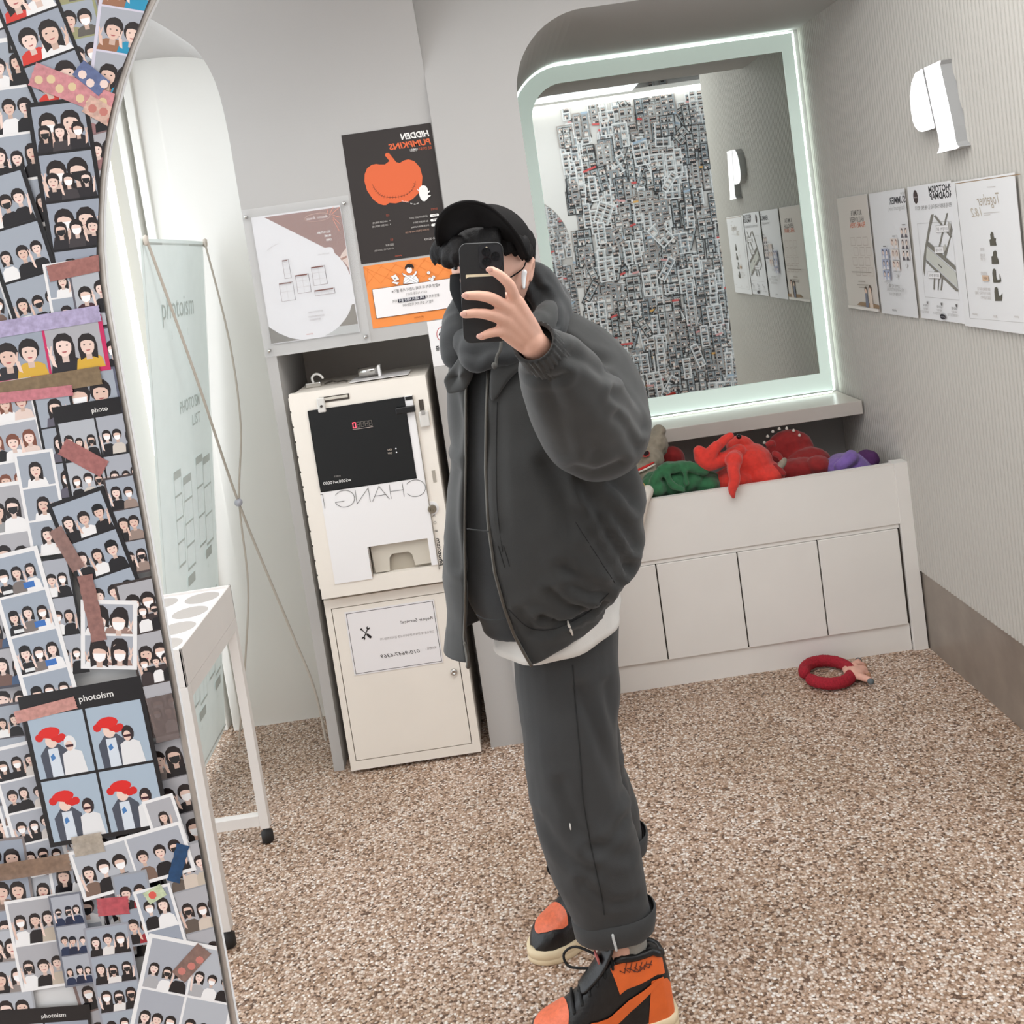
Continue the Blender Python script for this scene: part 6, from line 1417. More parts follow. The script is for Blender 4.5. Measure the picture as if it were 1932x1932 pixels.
for cu, cv in ((0.0075, 0.0600), (0.0075, 0.0460), (0.0210, 0.0530)):
    l_ = MB().lathe([(0.0068, 0), (0.0068, 0.0022), (0.0058, 0.0022), (0.0056, 0.0012), (0.0001, 0.0010)], PO+PXv*cu+PZv*cv+PN*0.0072, PN, 20).build('lens', mat('lens_glass', (10, 10, 14), 0.05), isl)
MB().lathe([(0.0016, 0), (0.0016, 0.0006), (0.0001, 0.0006)], PO+PXv*0.0085+PZv*0.0665+PN*0.0072, PN, 10).build('flash', mat('flash_cream', (236, 220, 190), 0.3), isl)
psh('card_pocket', 0, -0.018, 0.0255, 0.0420, 0.006, 0.0053, 0.0068, M_CASE)
psh('card', -0.0035, 0.0250, 0.0210, 0.0030, 0.0015, 0.0054, 0.0064, mat('card_cream', (230, 216, 184), 0.5))


# ================================================================ photo strips pasted on the wall round the standing mirror
PXM = 1935/0.77
def fig(P, u, v, w, h, rg, top, hair=(38, 30, 30), mask=0.6, hat=None, arms=True, longhair=None, skin=None):
    """one small printed figure standing at (u,v) bottom centre, w wide, h tall"""
    skin = skin or rg.choice([(230, 200, 186), (222, 188, 172), (236, 208, 196)])
    lh = rg.random() < 0.6 if longhair is None else longhair
    hr = w*0.30; hy = v+h*0.64
    sh = h*0.36
    P.poly([(u-w*0.5, v), (u+w*0.5, v), (u+w*0.42, v+sh*0.75), (u+w*0.22, v+sh), (u-w*0.22, v+sh), (u-w*0.42, v+sh*0.75)], top)
    if lh: P.poly([(u-hr*1.0, hy-hr*1.75), (u-hr*0.5, hy-hr*1.5), (u+hr*0.5, hy-hr*1.5), (u+hr*1.0, hy-hr*1.75), (u+hr*1.12, hy-hr*0.3), (u+hr*0.95, hy+hr*0.75), (u+hr*0.4, hy+hr*1.25), (u-hr*0.4, hy+hr*1.25), (u-hr*0.95, hy+hr*0.75), (u-hr*1.12, hy-hr*0.3)], hair)
    else: P.ell(u, hy+hr*0.18, hr*1.12, hr*1.22, hair, 12)
    P.poly([(u-hr*0.34, hy-hr*1.75), (u+hr*0.34, hy-hr*1.75), (u+hr*0.34, hy-hr*0.6), (u-hr*0.34, hy-hr*0.6)], tuple(int(c_*0.9) for c_ in skin))
    P.ell(u, hy-hr*0.10, hr*0.80, hr*1.08, skin, 14)
    P.poly([(u-hr*0.86, hy+hr*0.10), (u-hr*0.62, hy+hr*0.42), (u-hr*0.1, hy+hr*0.52), (u+hr*0.5, hy+hr*0.38), (u+hr*0.86, hy+hr*0.05), (u+hr*0.88, hy+hr*0.7), (u+hr*0.4, hy+hr*1.12), (u-hr*0.4, hy+hr*1.12), (u-hr*0.88, hy+hr*0.7)], hair)
    if rg.random() < mask: P.poly([(u-hr*0.72, hy-hr*0.1), (u+hr*0.72, hy-hr*0.1), (u+hr*0.6, hy-hr*0.85), (u, hy-hr*1.15), (u-hr*0.6, hy-hr*0.85)], rg.choice([(242, 240, 240), (242, 240, 240), (36, 34, 36)]))
    else:
        P.poly([(u-hr*0.3, hy-hr*0.62), (u+hr*0.3, hy-hr*0.62), (u+hr*0.15, hy-hr*0.76), (u-hr*0.15, hy-hr*0.76)], (176, 92, 92))
        for sx in (-1, 1): P.ell(u+sx*hr*0.36, hy-hr*0.02, hr*0.13, hr*0.08, (48, 38, 38), 6)
    if hat:
        P.poly([(u-hr*1.05, hy+hr*0.35), (u+hr*1.05, hy+hr*0.35), (u+hr*0.95, hy+hr*1.1), (u+hr*0.3, hy+hr*1.5), (u-hr*0.3, hy+hr*1.5), (u-hr*0.95, hy+hr*1.1)], hat)
    if arms and rg.random() < 0.6:
        sx = rg.choice((-1, 1))
        P.poly([(u+sx*w*0.42, v+sh*0.5), (u+sx*w*0.30, v+sh*0.35), (u+sx*w*0.36, hy-hr*0.9), (u+sx*w*0.50, hy-hr*0.7)], skin)
        for k in (-1, 1): P.poly([(u+sx*w*0.40, hy-hr*0.8), (u+sx*w*0.46, hy-hr*0.8), (u+sx*w*(0.45+0.06*k), hy+hr*0.1), (u+sx*w*(0.42+0.06*k), hy+hr*0.1)], skin)
BGS = [(166, 168, 176), (158, 164, 174), (176, 178, 184), (150, 156, 168), (170, 168, 172)]
BLK, WHI = (30, 27, 30), (232, 229, 228)
def cell(P, u0, v0, u1, v1, rg, st, bg):
    P.l = 2
    P.rect(u0, v0, u1, v1, bg)
    w, h = u1-u0, v1-v0; n = st.get('n', 3); tops = st.get('tops', [BLK, WHI, BLK])
    if st.get('wig'):
        hx = u0+w*0.34
        P.poly([(hx-w*0.22, v0), (hx+w*0.24, v0), (hx+w*0.26, v0+h*0.40), (hx+w*0.12, v0+h*0.52), (hx-w*0.10, v0+h*0.52), (hx-w*0.24, v0+h*0.38)], (72, 76, 88))
        P.poly([(hx-w*0.10, v0), (hx+w*0.10, v0), (hx+w*0.09, v0+h*0.46), (hx-w*0.09, v0+h*0.46)], (208, 214, 222))
        P.poly([(hx-w*0.06, v0+h*0.26), (hx+w*0.02, v0+h*0.30), (hx-w*0.01, v0+h*0.38), (hx-w*0.07, v0+h*0.34)], (70, 120, 176))
        P.ell(hx, v0+h*0.58, w*0.11, h*0.11, (230, 200, 186), 12)
        for k in range(7): P.ell(hx-w*0.20+w*0.067*k, v0+h*(0.66+0.06*sin(k*0.9)), w*0.075, h*0.065, (206, 34, 30), 10)
        P.ell(hx, v0+h*0.72, w*0.19, h*0.09, (214, 38, 34), 14)
        sx = u0+w*(0.74 if st['wig'] < 3 else 0.66)
        P.poly([(sx-w*0.2, v0), (sx+w*0.22, v0), (sx+w*0.18, v0+h*0.34), (sx, v0+h*0.42), (sx-w*0.17, v0+h*0.34)], (222, 220, 220))
        P.ell(sx, v0+h*0.50, w*0.11, h*0.13, (46, 36, 38) if st['wig'] != 3 else (224, 222, 222), 12); P.ell(sx-w*0.02, v0+h*0.46, w*0.07, h*0.085, (226, 194, 180), 10)
        P.poly([(sx-w*0.09, v0+h*0.48), (sx+w*0.06, v0+h*0.48), (sx+w*0.05, v0+h*0.44), (sx-w*0.08, v0+h*0.44)], (60, 20, 30))
        return
    for row in range(2 if n > 3 else 1):
        m = n if n <= 3 else (n//2 if row == 0 else n-n//2)
        for i in range(m):
            ww = w/(m-0.1 if m > 1 else 1.7)*rg.uniform(1.0, 1.2); cx = u0+w*(i+0.5)/m+rg.uniform(-0.03, 0.03)*w
            cx = max(u0+ww*0.5, min(u1-ww*0.5, cx)) if m > 1 else cx
            hh = h*(rg.uniform(0.72, 0.92) if n <= 3 else (0.98 if row == 0 else 0.66))
            ww = min(ww, 2*(cx-u0)*1.0, 2*(u1-cx)*1.0); ww = max(ww, w*0.15)
            hh = min(hh, ww*2.1) if n <= 3 else hh
            hh = min(hh, h*0.93)
            P.l = P.l
            fig(P, cx, v0, ww, hh, rg, tops[(i+row) % len(tops)], hair=st.get('hair', (38, 30, 30)), mask=st.get('mask', 0.5), hat=(st.get('hat') if (st.get('hat') and i == st.get('hati', 0)) else None))
    if st.get('print'):
        P.rect(u0+w*0.58, v0+h*0.08, u0+w*0.82, v0+h*0.24, (60, 110, 180)); P.rect(u0+w*0.10, v0+h*0.05, u0+w*0.32, v0+h*0.14, (220, 220, 220))

def edge_near(x, z):
    """nearest point of the mirror opening's left edge and its outward normal (away from the glass)"""
    zc = FZT-FR
    if z <= zc: return Vector((FX0, 0, z)), Vector((-1, 0, 0))
    d = Vector((x-(FX0+FR), 0, z-zc)).normalized()
    return Vector((FX0+FR, 0, zc))+d*FR, d
def clip(me, x, z):
    co, no = edge_near(x, z)
    bm = bmesh.new(); bm.from_mesh(me)
    bmesh.ops.bisect_plane(bm, geom=bm.verts[:]+bm.edges[:]+bm.faces[:], plane_co=co, plane_no=no, clear_inner=True)
    bm.to_mesh(me); bm.free(); me.update()
PLACED = []
def layer_of(cx, cz, w, h, rot):
    """one step above whatever this piece overlaps"""
    r = radians(rot); ax = [Vector((cos(r), sin(r))), Vector((-sin(r), cos(r)))]; c_ = Vector((cx, cz)); hh = (w/2, h/2); best = 0
    for (c2, a2, h2, l2) in PLACED:
        d = c2-c_; sep = False
        for a in ax+a2:
            ra = sum(hh[i]*abs(a.dot(ax[i])) for i in range(2)); rb = sum(h2[i]*abs(a.dot(a2[i])) for i in range(2))
            if abs(d.dot(a)) > ra+rb: sep = True; break
        if not sep: best = max(best, l2)
    PLACED.append((c_, ax, hh, best+1)); return best+1
def strip(cx, cz, w, h, rot, rows, cols, border, bw, st, label, seed, head=0.0, text=None, group=None, gap=None, clipit=True, textcol=(226, 222, 218)):
    rg = random.Random(seed); lay = layer_of(cx, cz, w, h, rot)
    y = YF-0.0010-0.00022*lay
    r = radians(rot); u = Vector((cos(r), 0, sin(r))); v = Vector((-sin(r), 0, cos(r))); n_ = Vector((0, -1, 0)); o3 = Vector((cx, y, cz))
    mb = MB().prism([(-w/2, -h/2), (w/2, -h/2), (w/2, h/2), (-w/2, h/2)], o3, u, v, n_, 0.00006)
    me = mb.mesh('photo_strip')
    if clipit: clip(me, cx, cz)
    if not me.polygons: bpy.data.meshes.remove(me); PLACED.pop(); return None
    nm = 'ps_%d_%d_%d' % tuple(border[:3])
    o = link('photo_strip', me, mat('strip_'+nm, border, 0.32, spec=0.5)); tag(o, label, 'photo strip', group or 'photo strips pasted around the standing mirror')
    P = Print(6e-6); g = gap if gap is not None else bw*0.6
    P.l = 1
    H = h-2*bw-head; cw = (w-2*bw-(cols-1)*g)/cols; chh = (H-(rows-1)*g)/rows
    for a in range(cols):
        bg = rg.choice(BGS) if not st.get('bg') else st['bg']
        for b in range(rows):
            u0 = -w/2+bw+a*(cw+g); v0 = -h/2+bw+b*(chh+g)
            st2 = dict(st)
            if st.get('wig'): st2['wig'] = 1+a+2*b
            cell(P, u0, v0, u0+cw, v0+chh, rg, st2, bg)
    if text: P.l = 1; P.text(text, -w*0.02 if cols > 1 else -w*0.4, h/2-head*0.72-bw*0.5, head*0.34, textcol, mirror=False, bold=0.01)
    P.l = 0; P.rect(-w/2+bw*0.5, -h/2+bw*0.5, w/2-bw*0.5, h/2-bw*0.5, border)
    pm = P.build('photo_print', o3+n_*(0.00006-0.0003+0.000004), u, v, n_, o, print_mat('photo_gloss', 0.3, 0.5))
    if clipit: clip(pm.data, cx, cz)
    return o
def WPX(c): return c
K_, W_ = (28, 25, 27), (230, 227, 226)
SPEC = [
 ([(-0.3273,1.7057)][0], 118, 345, 8, 4, 1, W_, 8, dict(n=3, tops=[BLK, WHI, BLK], mask=0.1), 'white bordered strip of long haired girls at the upper left edge'),
 ([(-0.2991,1.7917)][0], 90, 150, 4, 2, 1, K_, 5, dict(n=2, tops=[(120, 104, 96), WHI]), 'dark strip corner above the red hoodie strip'),
 ([(-0.2665,1.7797)][0], 80, 200, 12, 3, 1, (150, 150, 110), 5, dict(n=2, tops=[(150, 146, 110), (96, 90, 84)]), 'olive tinted strip between the red hoodie and the blue coat strips'),
 ([(-0.291,1.7556)][0], 112, 330, 20, 4, 1, K_, 7, dict(n=2, tops=[(206, 58, 48), WHI], mask=0.2), 'tilted black bordered strip with a red hoodie'),
 ([(-0.2354,1.767)][0], 98, 250, -9, 3, 1, (206, 200, 214), 6, dict(n=2, tops=[(150, 104, 78), (36, 140, 176)], mask=0.0), 'strip of a brown jacket and a bright blue coat at the top right'),
 ([(-0.2639,1.6852)][0], 70, 200, 14, 3, 1, (130, 104, 104), 5, dict(n=2, tops=[(150, 110, 110), BLK]), 'reddish strip beside the mirror edge under the pink tape'),
 ([(-0.2924,1.6529)][0], 112, 365, 7, 4, 1, K_, 8, dict(n=5, tops=[(64, 58, 60), (40, 36, 40)], mask=0.7), 'black bordered strip crowded with five masked people'),
 ([(-0.3358,1.621)][0], 108, 300, 16, 3, 1, K_, 8, dict(n=3, tops=[WHI, BLK, BLK], mask=0.3), 'slanted black bordered strip of three people above the lilac tape'),
 ([(-0.3103,1.5837)][0], 60, 130, 8, 2, 1, W_, 5, dict(n=1, tops=[WHI], mask=0.2), 'small white strip of a single girl above the pink framed strip'),
 ([(-0.2893,1.5687)][0], 76, 160, 8, 2, 1, (96, 92, 100), 4, dict(n=2, tops=[(70, 40, 46), BLK], mask=0.3), 'grey strip of two people right of the lilac tape'),
 ([(-0.2864,1.5242)][0], 70, 170, 9, 2, 1, (80, 76, 84), 4, dict(n=2, tops=[(110, 100, 110), BLK], mask=0.2), 'grey strip next to the pink framed strip'),
 ([(-0.3049,1.51)][0], 110, 90, 8, 1, 1, (90, 92, 108), 4, dict(n=2, tops=[(96, 108, 130), (120, 108, 104)], mask=0.2), 'bluish strip end below the brown tape'),
 ([(-0.3301,1.5467)][0], 222, 104, 8, 1, 2, (196, 44, 94), 8, dict(n=2, tops=[(42, 38, 42), (210, 166, 60)], mask=0.2), 'wide strip with a hot pink border'),
 ([(-0.3654,1.469)][0], 112, 300, 10, 4, 1, W_, 8, dict(n=3, tops=[BLK, WHI, (222, 200, 190)], hair=(120, 72, 56), mask=0.1), 'white bordered strip of girls with orange brown hair'),
 ([(-0.3313,1.4627)][0], 72, 280, 9, 4, 1, K_, 5, dict(n=1, tops=[(96, 92, 104)], mask=0.3), 'narrow black bordered strip of mostly empty grey frames'),
 ([(-0.3031,1.4528)][0], 150, 262, 9, 3, 2, K_, 6, dict(n=3, tops=[BLK, (206, 196, 186), BLK], mask=0.8), 'wide black strip of masked girls with sunglasses beside the mirror rim', 26, 'photo'),
 ([(-0.382,1.4161)][0], 90, 190, 8, 2, 1, W_, 7, dict(n=2, tops=[(150, 150, 150), WHI], mask=0.4), 'pale strip of two people in grey tops left of the small girl strip'),
 ([(-0.3533,1.4345)][0], 74, 200, 8, 3, 1, W_, 6, dict(n=1, tops=[WHI], mask=0.1), 'small white bordered strip of one girl in a white shirt'),
 ([(-0.2927,1.4088)][0], 60, 190, 10, 3, 1, (70, 60, 60), 4, dict(n=2, tops=[BLK, (150, 130, 120)], mask=0.6), 'dark strip against the mirror rim above the black cap strip'),
 ([(-0.3192,1.3892)][0], 112, 245, 19, 3, 1, K_, 8, dict(n=3, tops=[BLK, WHI, BLK], hat=(20, 20, 22), hati=2, mask=0.0, bg=(158, 166, 178)), 'tilted black bordered strip with a man in a black cap'),
 ([(-0.3994,1.3439)][0], 80, 230, 8, 3, 1, (70, 70, 80), 5, dict(n=2, tops=[(110, 84, 76), (70, 90, 120)], mask=0.1), 'dim strip at the left edge beside the blue print tee strip'),
 ([(-0.353,1.3472)][0], 60, 230, 8, 3, 1, K_, 5, dict(n=2, tops=[WHI, BLK], mask=0.8), 'slim black strip right of the blue print tee strip'),
 ([(-0.2912,1.3053)][0], 82, 310, 12, 3, 1, (58, 48, 46), 5, dict(n=5, tops=[BLK, (60, 50, 50), WHI], mask=0.9), 'brownish dark strip crowded with masked faces along the mirror rim'),
 ([(-0.3219,1.3278)][0], 106, 135, -2, 2, 1, W_, 8, dict(n=4, tops=[BLK, WHI, (150, 120, 110)], mask=0.7), 'short white bordered strip of masked friends near the rim'),
 ([(-0.3773,1.338)][0], 102, 322, 13, 4, 1, W_, 8, dict(n=3, tops=[BLK, (120, 110, 106), WHI], hat=(26, 24, 26), hati=0, mask=0.5, print=1, bg=(156, 164, 176)), 'white bordered strip of three friends with a blue print tee'),
 ([(-0.4157,1.2447)][0], 80, 200, 8, 3, 1, (90, 86, 92), 5, dict(n=3, tops=[BLK, WHI], mask=0.5), 'grey strip at the left edge beside the red wig photos'),
 ([(-0.2957,1.1912)][0], 90, 230, 14, 3, 1, (120, 118, 122), 4, dict(n=2, tops=[(120, 110, 106), BLK], mask=0.5), 'grey strip by the rim right of the red wig photos'),
 ([(-0.4086,1.1983)][0], 96, 270, 13, 4, 1, W_, 7, dict(n=3, tops=[BLK, BLK, (206, 198, 192)], mask=0.6), 'white bordered strip of three dark haired girls below the wig photos'),
 ([(-0.3497,1.2309)][0], 236, 305, 9.5, 2, 2, K_, 9, dict(wig=1, bg=(164, 178, 192)), 'large black four picture print of people in red wigs', 36, 'photoism'),
 ([(-0.304,1.1665)][0], 62, 150, 16, 2, 1, W_, 6, dict(n=1, tops=[(90, 80, 84)], mask=0.6), 'narrow white bordered strip under the dark rim strip'),
 ([(-0.2899,1.1027)][0], 96, 270, 15, 3, 1, (150, 150, 154), 5, dict(n=3, tops=[(96, 84, 76), (206, 190, 176), (190, 176, 160)], mask=0.3), 'strip of girls in beige coats against the lower rim'),
 ([(-0.3353,1.1488)][0], 226, 104, 15.5, 1, 2, W_, 7, dict(n=3, tops=[(120, 96, 84), BLK, BLK], mask=0.8), 'white bordered wide print of people showing victory signs'),
 ([(-0.4359,1.1352)][0], 90, 220, 6, 3, 1, (130, 120, 118), 5, dict(n=2, tops=[(120, 100, 90), BLK], mask=0.4), 'brown grey strip at the lower left edge'),
 ([(-0.3386,1.1106)][0], 70, 150, 10, 2, 1, (150, 152, 158), 4, dict(n=2, tops=[BLK, (150, 40, 50)], mask=0.2), 'grey strip under the wide victory sign print'),
 ([(-0.321,1.0923)][0], 74, 170, 14, 2, 1, W_, 6, dict(n=2, tops=[BLK, WHI], mask=0.6), 'strip of a couple in black and white above the big white print'),
 ([(-0.4487,1.0665)][0], 84, 200, 6, 3, 1, (160, 160, 164), 4, dict(n=2, tops=[BLK, (140, 130, 126)], mask=0.3), 'pale grey strip in the bottom left corner'),
 ([(-0.4209,1.0908)][0], 102, 190, 8, 2, 1, W_, 6, dict(n=3, tops=[WHI, BLK, (190, 176, 160)], mask=0.3), 'white strip of dancing friends near the bottom left'),
 ([(-0.3908,1.0934)][0], 64, 190, 8, 3, 1, (110, 112, 122), 4, dict(n=3, tops=[(34, 46, 74), (28, 36, 60)], hat=(24, 28, 40), hati=1, mask=0.2), 'narrow strip of people in navy jackets'),
 ([(-0.3641,1.0535)][0], 88, 240, 8, 4, 1, (150, 150, 158), 4, dict(n=3, tops=[BLK, (222, 216, 212), BLK], mask=0.7), 'strip of three friends with a white top in the middle'),
 ([(-0.3129,1.0343)][0], 190, 225, -13, 2, 2, W_, 8, dict(n=3, tops=[(170, 168, 170), WHI, BLK], mask=0.7, hair=(34, 28, 28)), 'large white four picture print in the bottom corner by the rim'),
 ([(-0.4304,1.0061)][0], 184, 160, 3, 1, 2, K_, 6, dict(n=2, tops=[BLK, (150, 140, 140)], mask=0.2), 'black headed strip cut by the bottom edge', 26, 'photoism'),
]
# lowest layer: mostly covered strips, only where something of them shows
SHORT = []
for rec in SPEC:
    (cx, cz), w, h, rot = rec[0], rec[1]/PXM, rec[2]/PXM, radians(rec[3]-8)
    SHORT.append((Vector((cx, cz)), Vector((cos(rot), sin(rot))), Vector((-sin(rot), cos(rot))), w/2, h/2, rec[9]))
def covered(x, z):
    for c_, u_, v_, hw, hh, _ in SHORT:
        d = Vector((x, z))-c_
        if abs(d.dot(u_)) < hw and abs(d.dot(v_)) < hh: return True
    return False
rg = random.Random(41)
k_ = 0; USED = {}
for i in range(7):
    for j in range(11):
        px_, pz_ = -0.415+0.036*i+rg.uniform(-0.012, 0.012), 0.965+0.088*j+rg.uniform(-0.02, 0.02)
        brd, bn_ = rg.choice([((228, 226, 226), 'white'), ((228, 226, 226), 'white'), ((34, 30, 32), 'black'), ((34, 30, 32), 'black'), ((120, 100, 96), 'brown')])
        w, h, rot = rg.choice([0.036, 0.042, 0.05]), rg.choice([0.11, 0.13]), rg.uniform(-12, 12); n_ = rg.choice([2, 3, 3]); tp, tn = rg.choice([([BLK, WHI], 'black and white'), ([WHI, BLK, BLK], 'white and black'), ([BLK], 'black'), ([(50, 58, 84), BLK], 'navy'), ([(120, 96, 84), WHI], 'brown')])
        co, no = edge_near(px_, pz_)
        if (Vector((px_, 0, pz_))-co).dot(no) < -0.004: continue
        see = 0; r = radians(rot)
        for a_ in range(5):
            for b_ in range(9):
                lx, lz = (a_/4-0.5)*w*0.9, (b_/8-0.5)*h*0.9; x, z = px_+lx*cos(r)-lz*sin(r), pz_+lx*sin(r)+lz*cos(r)
                c2, n2 = edge_near(x, z)
                if (Vector((x, 0, z))-c2).dot(n2) > 0.001 and not covered(x, z): see += 1
        if see < 5: continue
        k_ += 1
        near = min(SHORT, key=lambda q_: (q_[0]-Vector((px_, pz_))).length); d = Vector((px_, pz_))-near[0]
        side = ('right of' if d.x > 0 else 'left of') if abs(d.x) > abs(d.y) else ('above' if d.y > 0 else 'below')
        nw = near[5].split(); key = ' '.join(nw[:7]).rstrip(',')
        for stop in (' of', ' with', ' in', ' a', ' the', ' and'):
            while key.endswith(stop): key = key[:-len(stop)]
        lb = '%s edged strip with %s tops half hidden %s %s' % (bn_, tn, side, key)
        lb = ' '.join(lb.split()[:16])
        strip(px_, pz_, w, h, rot, 4, 1, brd, 0.0024, {'n': n_, 'tops': tp, 'mask': 0.6}, lb, 900+k_, group='half covered photo strips')
for q, rec in enumerate(SPEC):
    (cx, cz), w, h, rot, rows_, cols_, brd, bw, st, lb = rec[:10]
    strip(cx, cz, w/PXM, h/PXM, rot-8, rows_, cols_, brd, bw/PXM, st, lb, 100+q, head=(rec[10]/PXM if len(rec) > 10 else 0.0), text=(rec[11] if len(rec) > 11 else None))

# washi tapes holding the strips
def tape(c, w, h, rot, col, alpha, label, motif=None):
    cx, cz = c
    y = YF-0.0012-0.00022*layer_of(cx, cz, w/PXM, h/PXM, rot-8)
    r = radians(rot-8); u = Vector((cos(r), 0, sin(r))); v = Vector((-sin(r), 0, cos(r)))
    w, h = w/PXM, h/PXM
    zig = [(-w/2+(0.0006 if i % 2 else 0), -h/2+h*i/8) for i in range(9)]; zig2 = [(w/2-(0.0006 if i % 2 else 0), h/2-h*i/8) for i in range(9)]
    me = MB().prism(zig2[::-1]+zig[::-1], (cx, y, cz), u, v, (0, -1, 0), 0.0001).mesh('washi_tape'); clip(me, cx, cz)
    m = mat('tape_%d_%d_%d' % col, col, 0.5, alpha=alpha, noise_scale=260, var=0.18)
    o = link('washi_tape', me, m); tag(o, label, 'tape', 'washi tapes on the photo wall')
    if motif:
        P = Print(6e-6); P.l = 1; rg = random.Random(int(w*1e5))
        for i in range(int(w/0.008)):
            P.l = 1; P.ell(-w/2+0.006+i*0.008, rg.uniform(-h*0.25, h*0.25), 0.0032, 0.0032, motif, 8)
        pm = P.build('motif', (cx, y-0.0001+0.0003-0.000004, cz), u, v, (0, -1, 0), o, print_mat('photo_gloss', 0.3, 0.5)); clip(pm.data, cx, cz)
    return o
tape([(-0.2755,1.7293)][0], 170, 44, -22, (206, 138, 142), 0.85, 'pink floral tape under the red hoodie strip', (214, 190, 150))
tape([(-0.2632,1.7372)][0], 62, 34, -40, (96, 108, 148), 0.9, 'blue tape with a round motif beside the blue coat strip', (230, 206, 196))
tape([(-0.2592,1.7116)][0], 70, 34, -30, (214, 176, 160), 0.85, 'peach tape end by the mirror rim', (190, 120, 110))
tape([(-0.2973,1.6037)][0], 110, 30, 12, (168, 112, 104), 0.8, 'reddish brown tape across the crowded strip')
tape([(-0.3259,1.5677)][0], 200, 30, 9, (176, 164, 196), 0.9, 'lilac tape along the top of the pink framed strip')
tape([(-0.3341,1.5224)][0], 205, 34, 9, (134, 112, 84), 0.8, 'brown tape along the bottom of the pink framed strip')
tape([(-0.3456,1.516)][0], 150, 20, 6, (200, 124, 132), 0.85, 'rose tape below the brown tape')
tape([(-0.3171,1.4639)][0], 90, 34, -30, (170, 108, 104), 0.8, 'dull red tape on the sunglasses strip')
tape([(-0.3306,1.3501)][0], 30, 130, 10, (156, 112, 104), 0.75, 'upright brown tape above the masked friends strip')
tape([(-0.3411,1.3975)][0], 90, 26, -62, (150, 116, 108), 0.75, 'slanting brown tape left of the black cap strip')
tape([(-0.379,1.2774)][0], 120, 24, 14, (206, 150, 140), 0.8, 'salmon tape at the foot of the blue print tee strip')
tape([(-0.2905,1.2572)][0], 60, 90, 12, (120, 104, 100), 0.6, 'smoky tape over the crowded rim strip')
tape([(-0.3659,1.1676)][0], 60, 40, 10, (190, 176, 160), 0.6, 'clear tape under the red wig photos')
tape([(-0.4156,1.156)][0], 170, 34, 8, (140, 112, 92), 0.75, 'brown tape across the three dark haired girls')
tape([(-0.3557,1.1156)][0], 62, 36, 4, (190, 84, 92), 0.8, 'red tape under the wide victory sign print')
tape([(-0.3008,1.1419)][0], 26, 78, -16, (28, 66, 104), 0.95, 'dark blue tape with a row of pale dots', None)
tape([(-0.3042,1.0607)][0], 80, 34, 48, (140, 110, 100), 0.8, 'striped brown tape on the big white print', (196, 120, 110))
t_ = tape([(-0.3224,1.1203)][0], 40, 26, 30, (196, 206, 170), 0.85, 'pale green tape with a flower near the rim', (214, 90, 80))

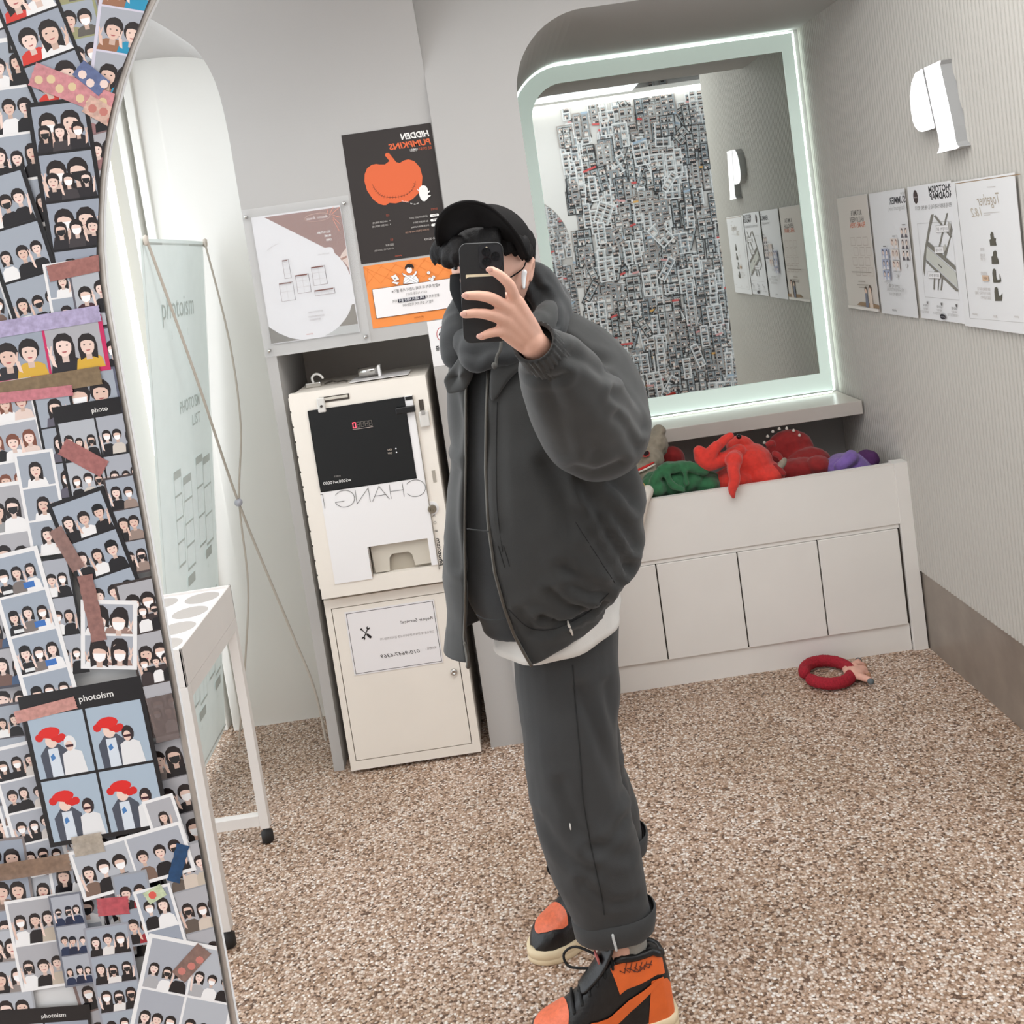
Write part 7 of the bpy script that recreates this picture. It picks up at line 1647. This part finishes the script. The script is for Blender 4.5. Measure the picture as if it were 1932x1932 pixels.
# the same wall seen from the other side: many strips, visible only as a small reflection in the alcove mirror
def wall_of_strips(name, x0, x1, z0, zt, y, sgn, seed, label, count, skip=None):
    rg = random.Random(seed); V = []; Fc = []; C = []
    def quad(cx, cz, w, h, r, col, d):
        k = len(V); c, s_ = cos(r), sin(r)
        for a, b in ((-w/2, -h/2), (w/2, -h/2), (w/2, h/2), (-w/2, h/2)): V.append((cx+a*c-b*s_, y+sgn*d, cz+a*s_+b*c))
        Fc.append((k, k+1, k+2, k+3)); C.extend([lin(col)]*4)
    for i in range(count):
        cx = rg.uniform(x0, x1); cz = rg.uniform(z0, zt) if rg.random() < 0.93 else rg.uniform(zt-0.1, zt+0.20)
        if skip and skip(cx, cz): continue
        top = zt-0.10+0.16*noise.noise(Vector((cx*6, seed, 0)))
        if cz > top and rg.random() < 0.8: continue
        d = 0.001+0.012*i/count; r = rg.choice([0, 0, 0, rg.uniform(-0.06, 0.06), rg.uniform(-0.7, 0.7)])
        cols = rg.choice([1, 1, 2]); w = 0.055*cols; h = rg.choice([0.15, 0.17]); rows = rg.choice([3, 4])
        brd = rg.choice([(222, 222, 224), (222, 222, 224), (44, 42, 44), (40, 38, 40), (150, 140, 136)])
        quad(cx, cz, w, h, r, brd, d)
        cw, chh = (w-0.008)/cols, (h-0.010)/rows; c, s_ = cos(r), sin(r)
        bg = rg.choice([(156, 162, 166), (170, 174, 176), (140, 148, 154)])
        for a in range(cols):
            for b in range(rows):
                lx, lz = -w/2+0.004+cw*(a+0.5), -h/2+0.005+chh*(b+0.5)
                def q2(ox, oz, ww, hh, col, dd):
                    X, Z = lx+ox, lz+oz; quad(cx+X*c-Z*s_, cz+X*s_+Z*c, ww, hh, r, col, d+dd)
                q2(0, 0, cw*0.92, chh*0.90, bg, 0.00008)
                for k in range(rg.choice([2, 2, 3])):
                    ox = (k-0.7)*cw*0.27
                    q2(ox, -chh*0.25, cw*0.26, chh*0.34, rg.choice([(34, 32, 34), (40, 38, 44), (214, 210, 208), (34, 32, 34)]), 0.00012)
                    q2(ox, chh*0.08, cw*0.20, chh*0.34, (46, 38, 38), 0.00015); q2(ox, chh*0.02, cw*0.13, chh*0.22, (224, 198, 186), 0.00018)
        if rg.random() < 0.15: quad(cx, cz+h/2*rg.choice((-1, 1)), w*0.9, 0.014, r+rg.uniform(-0.3, 0.3), rg.choice([(196, 84, 84), (206, 160, 90), (150, 170, 190), (200, 150, 150)]), d+0.0003)
    me = bpy.data.meshes.new(name); me.from_pydata(V, [], Fc); me.update()
    at = me.color_attributes.new('Col', 'FLOAT_COLOR', 'POINT'); at.data.foreach_set('color', [x for c_ in C for x in (*c_, 1.0)])
    o = link(name, me, print_mat('photo_gloss', 0.3, 0.5), None); tag(o, label, 'photo strips', kind='stuff'); return o
wall_of_strips('photo_strip_wall', 0.66, 2.5, 0.10, 2.42, YF+0.010, 1, 5, 'hundreds of small photo strips reflected in the alcove mirror', 1500)
wall_of_strips('photo_strip_wall_behind', -1.2, 2.4, 0.3, 2.1, -1.798, 1, 6, 'dense wall of photo strips behind the viewer seen through two mirrors', 1500)
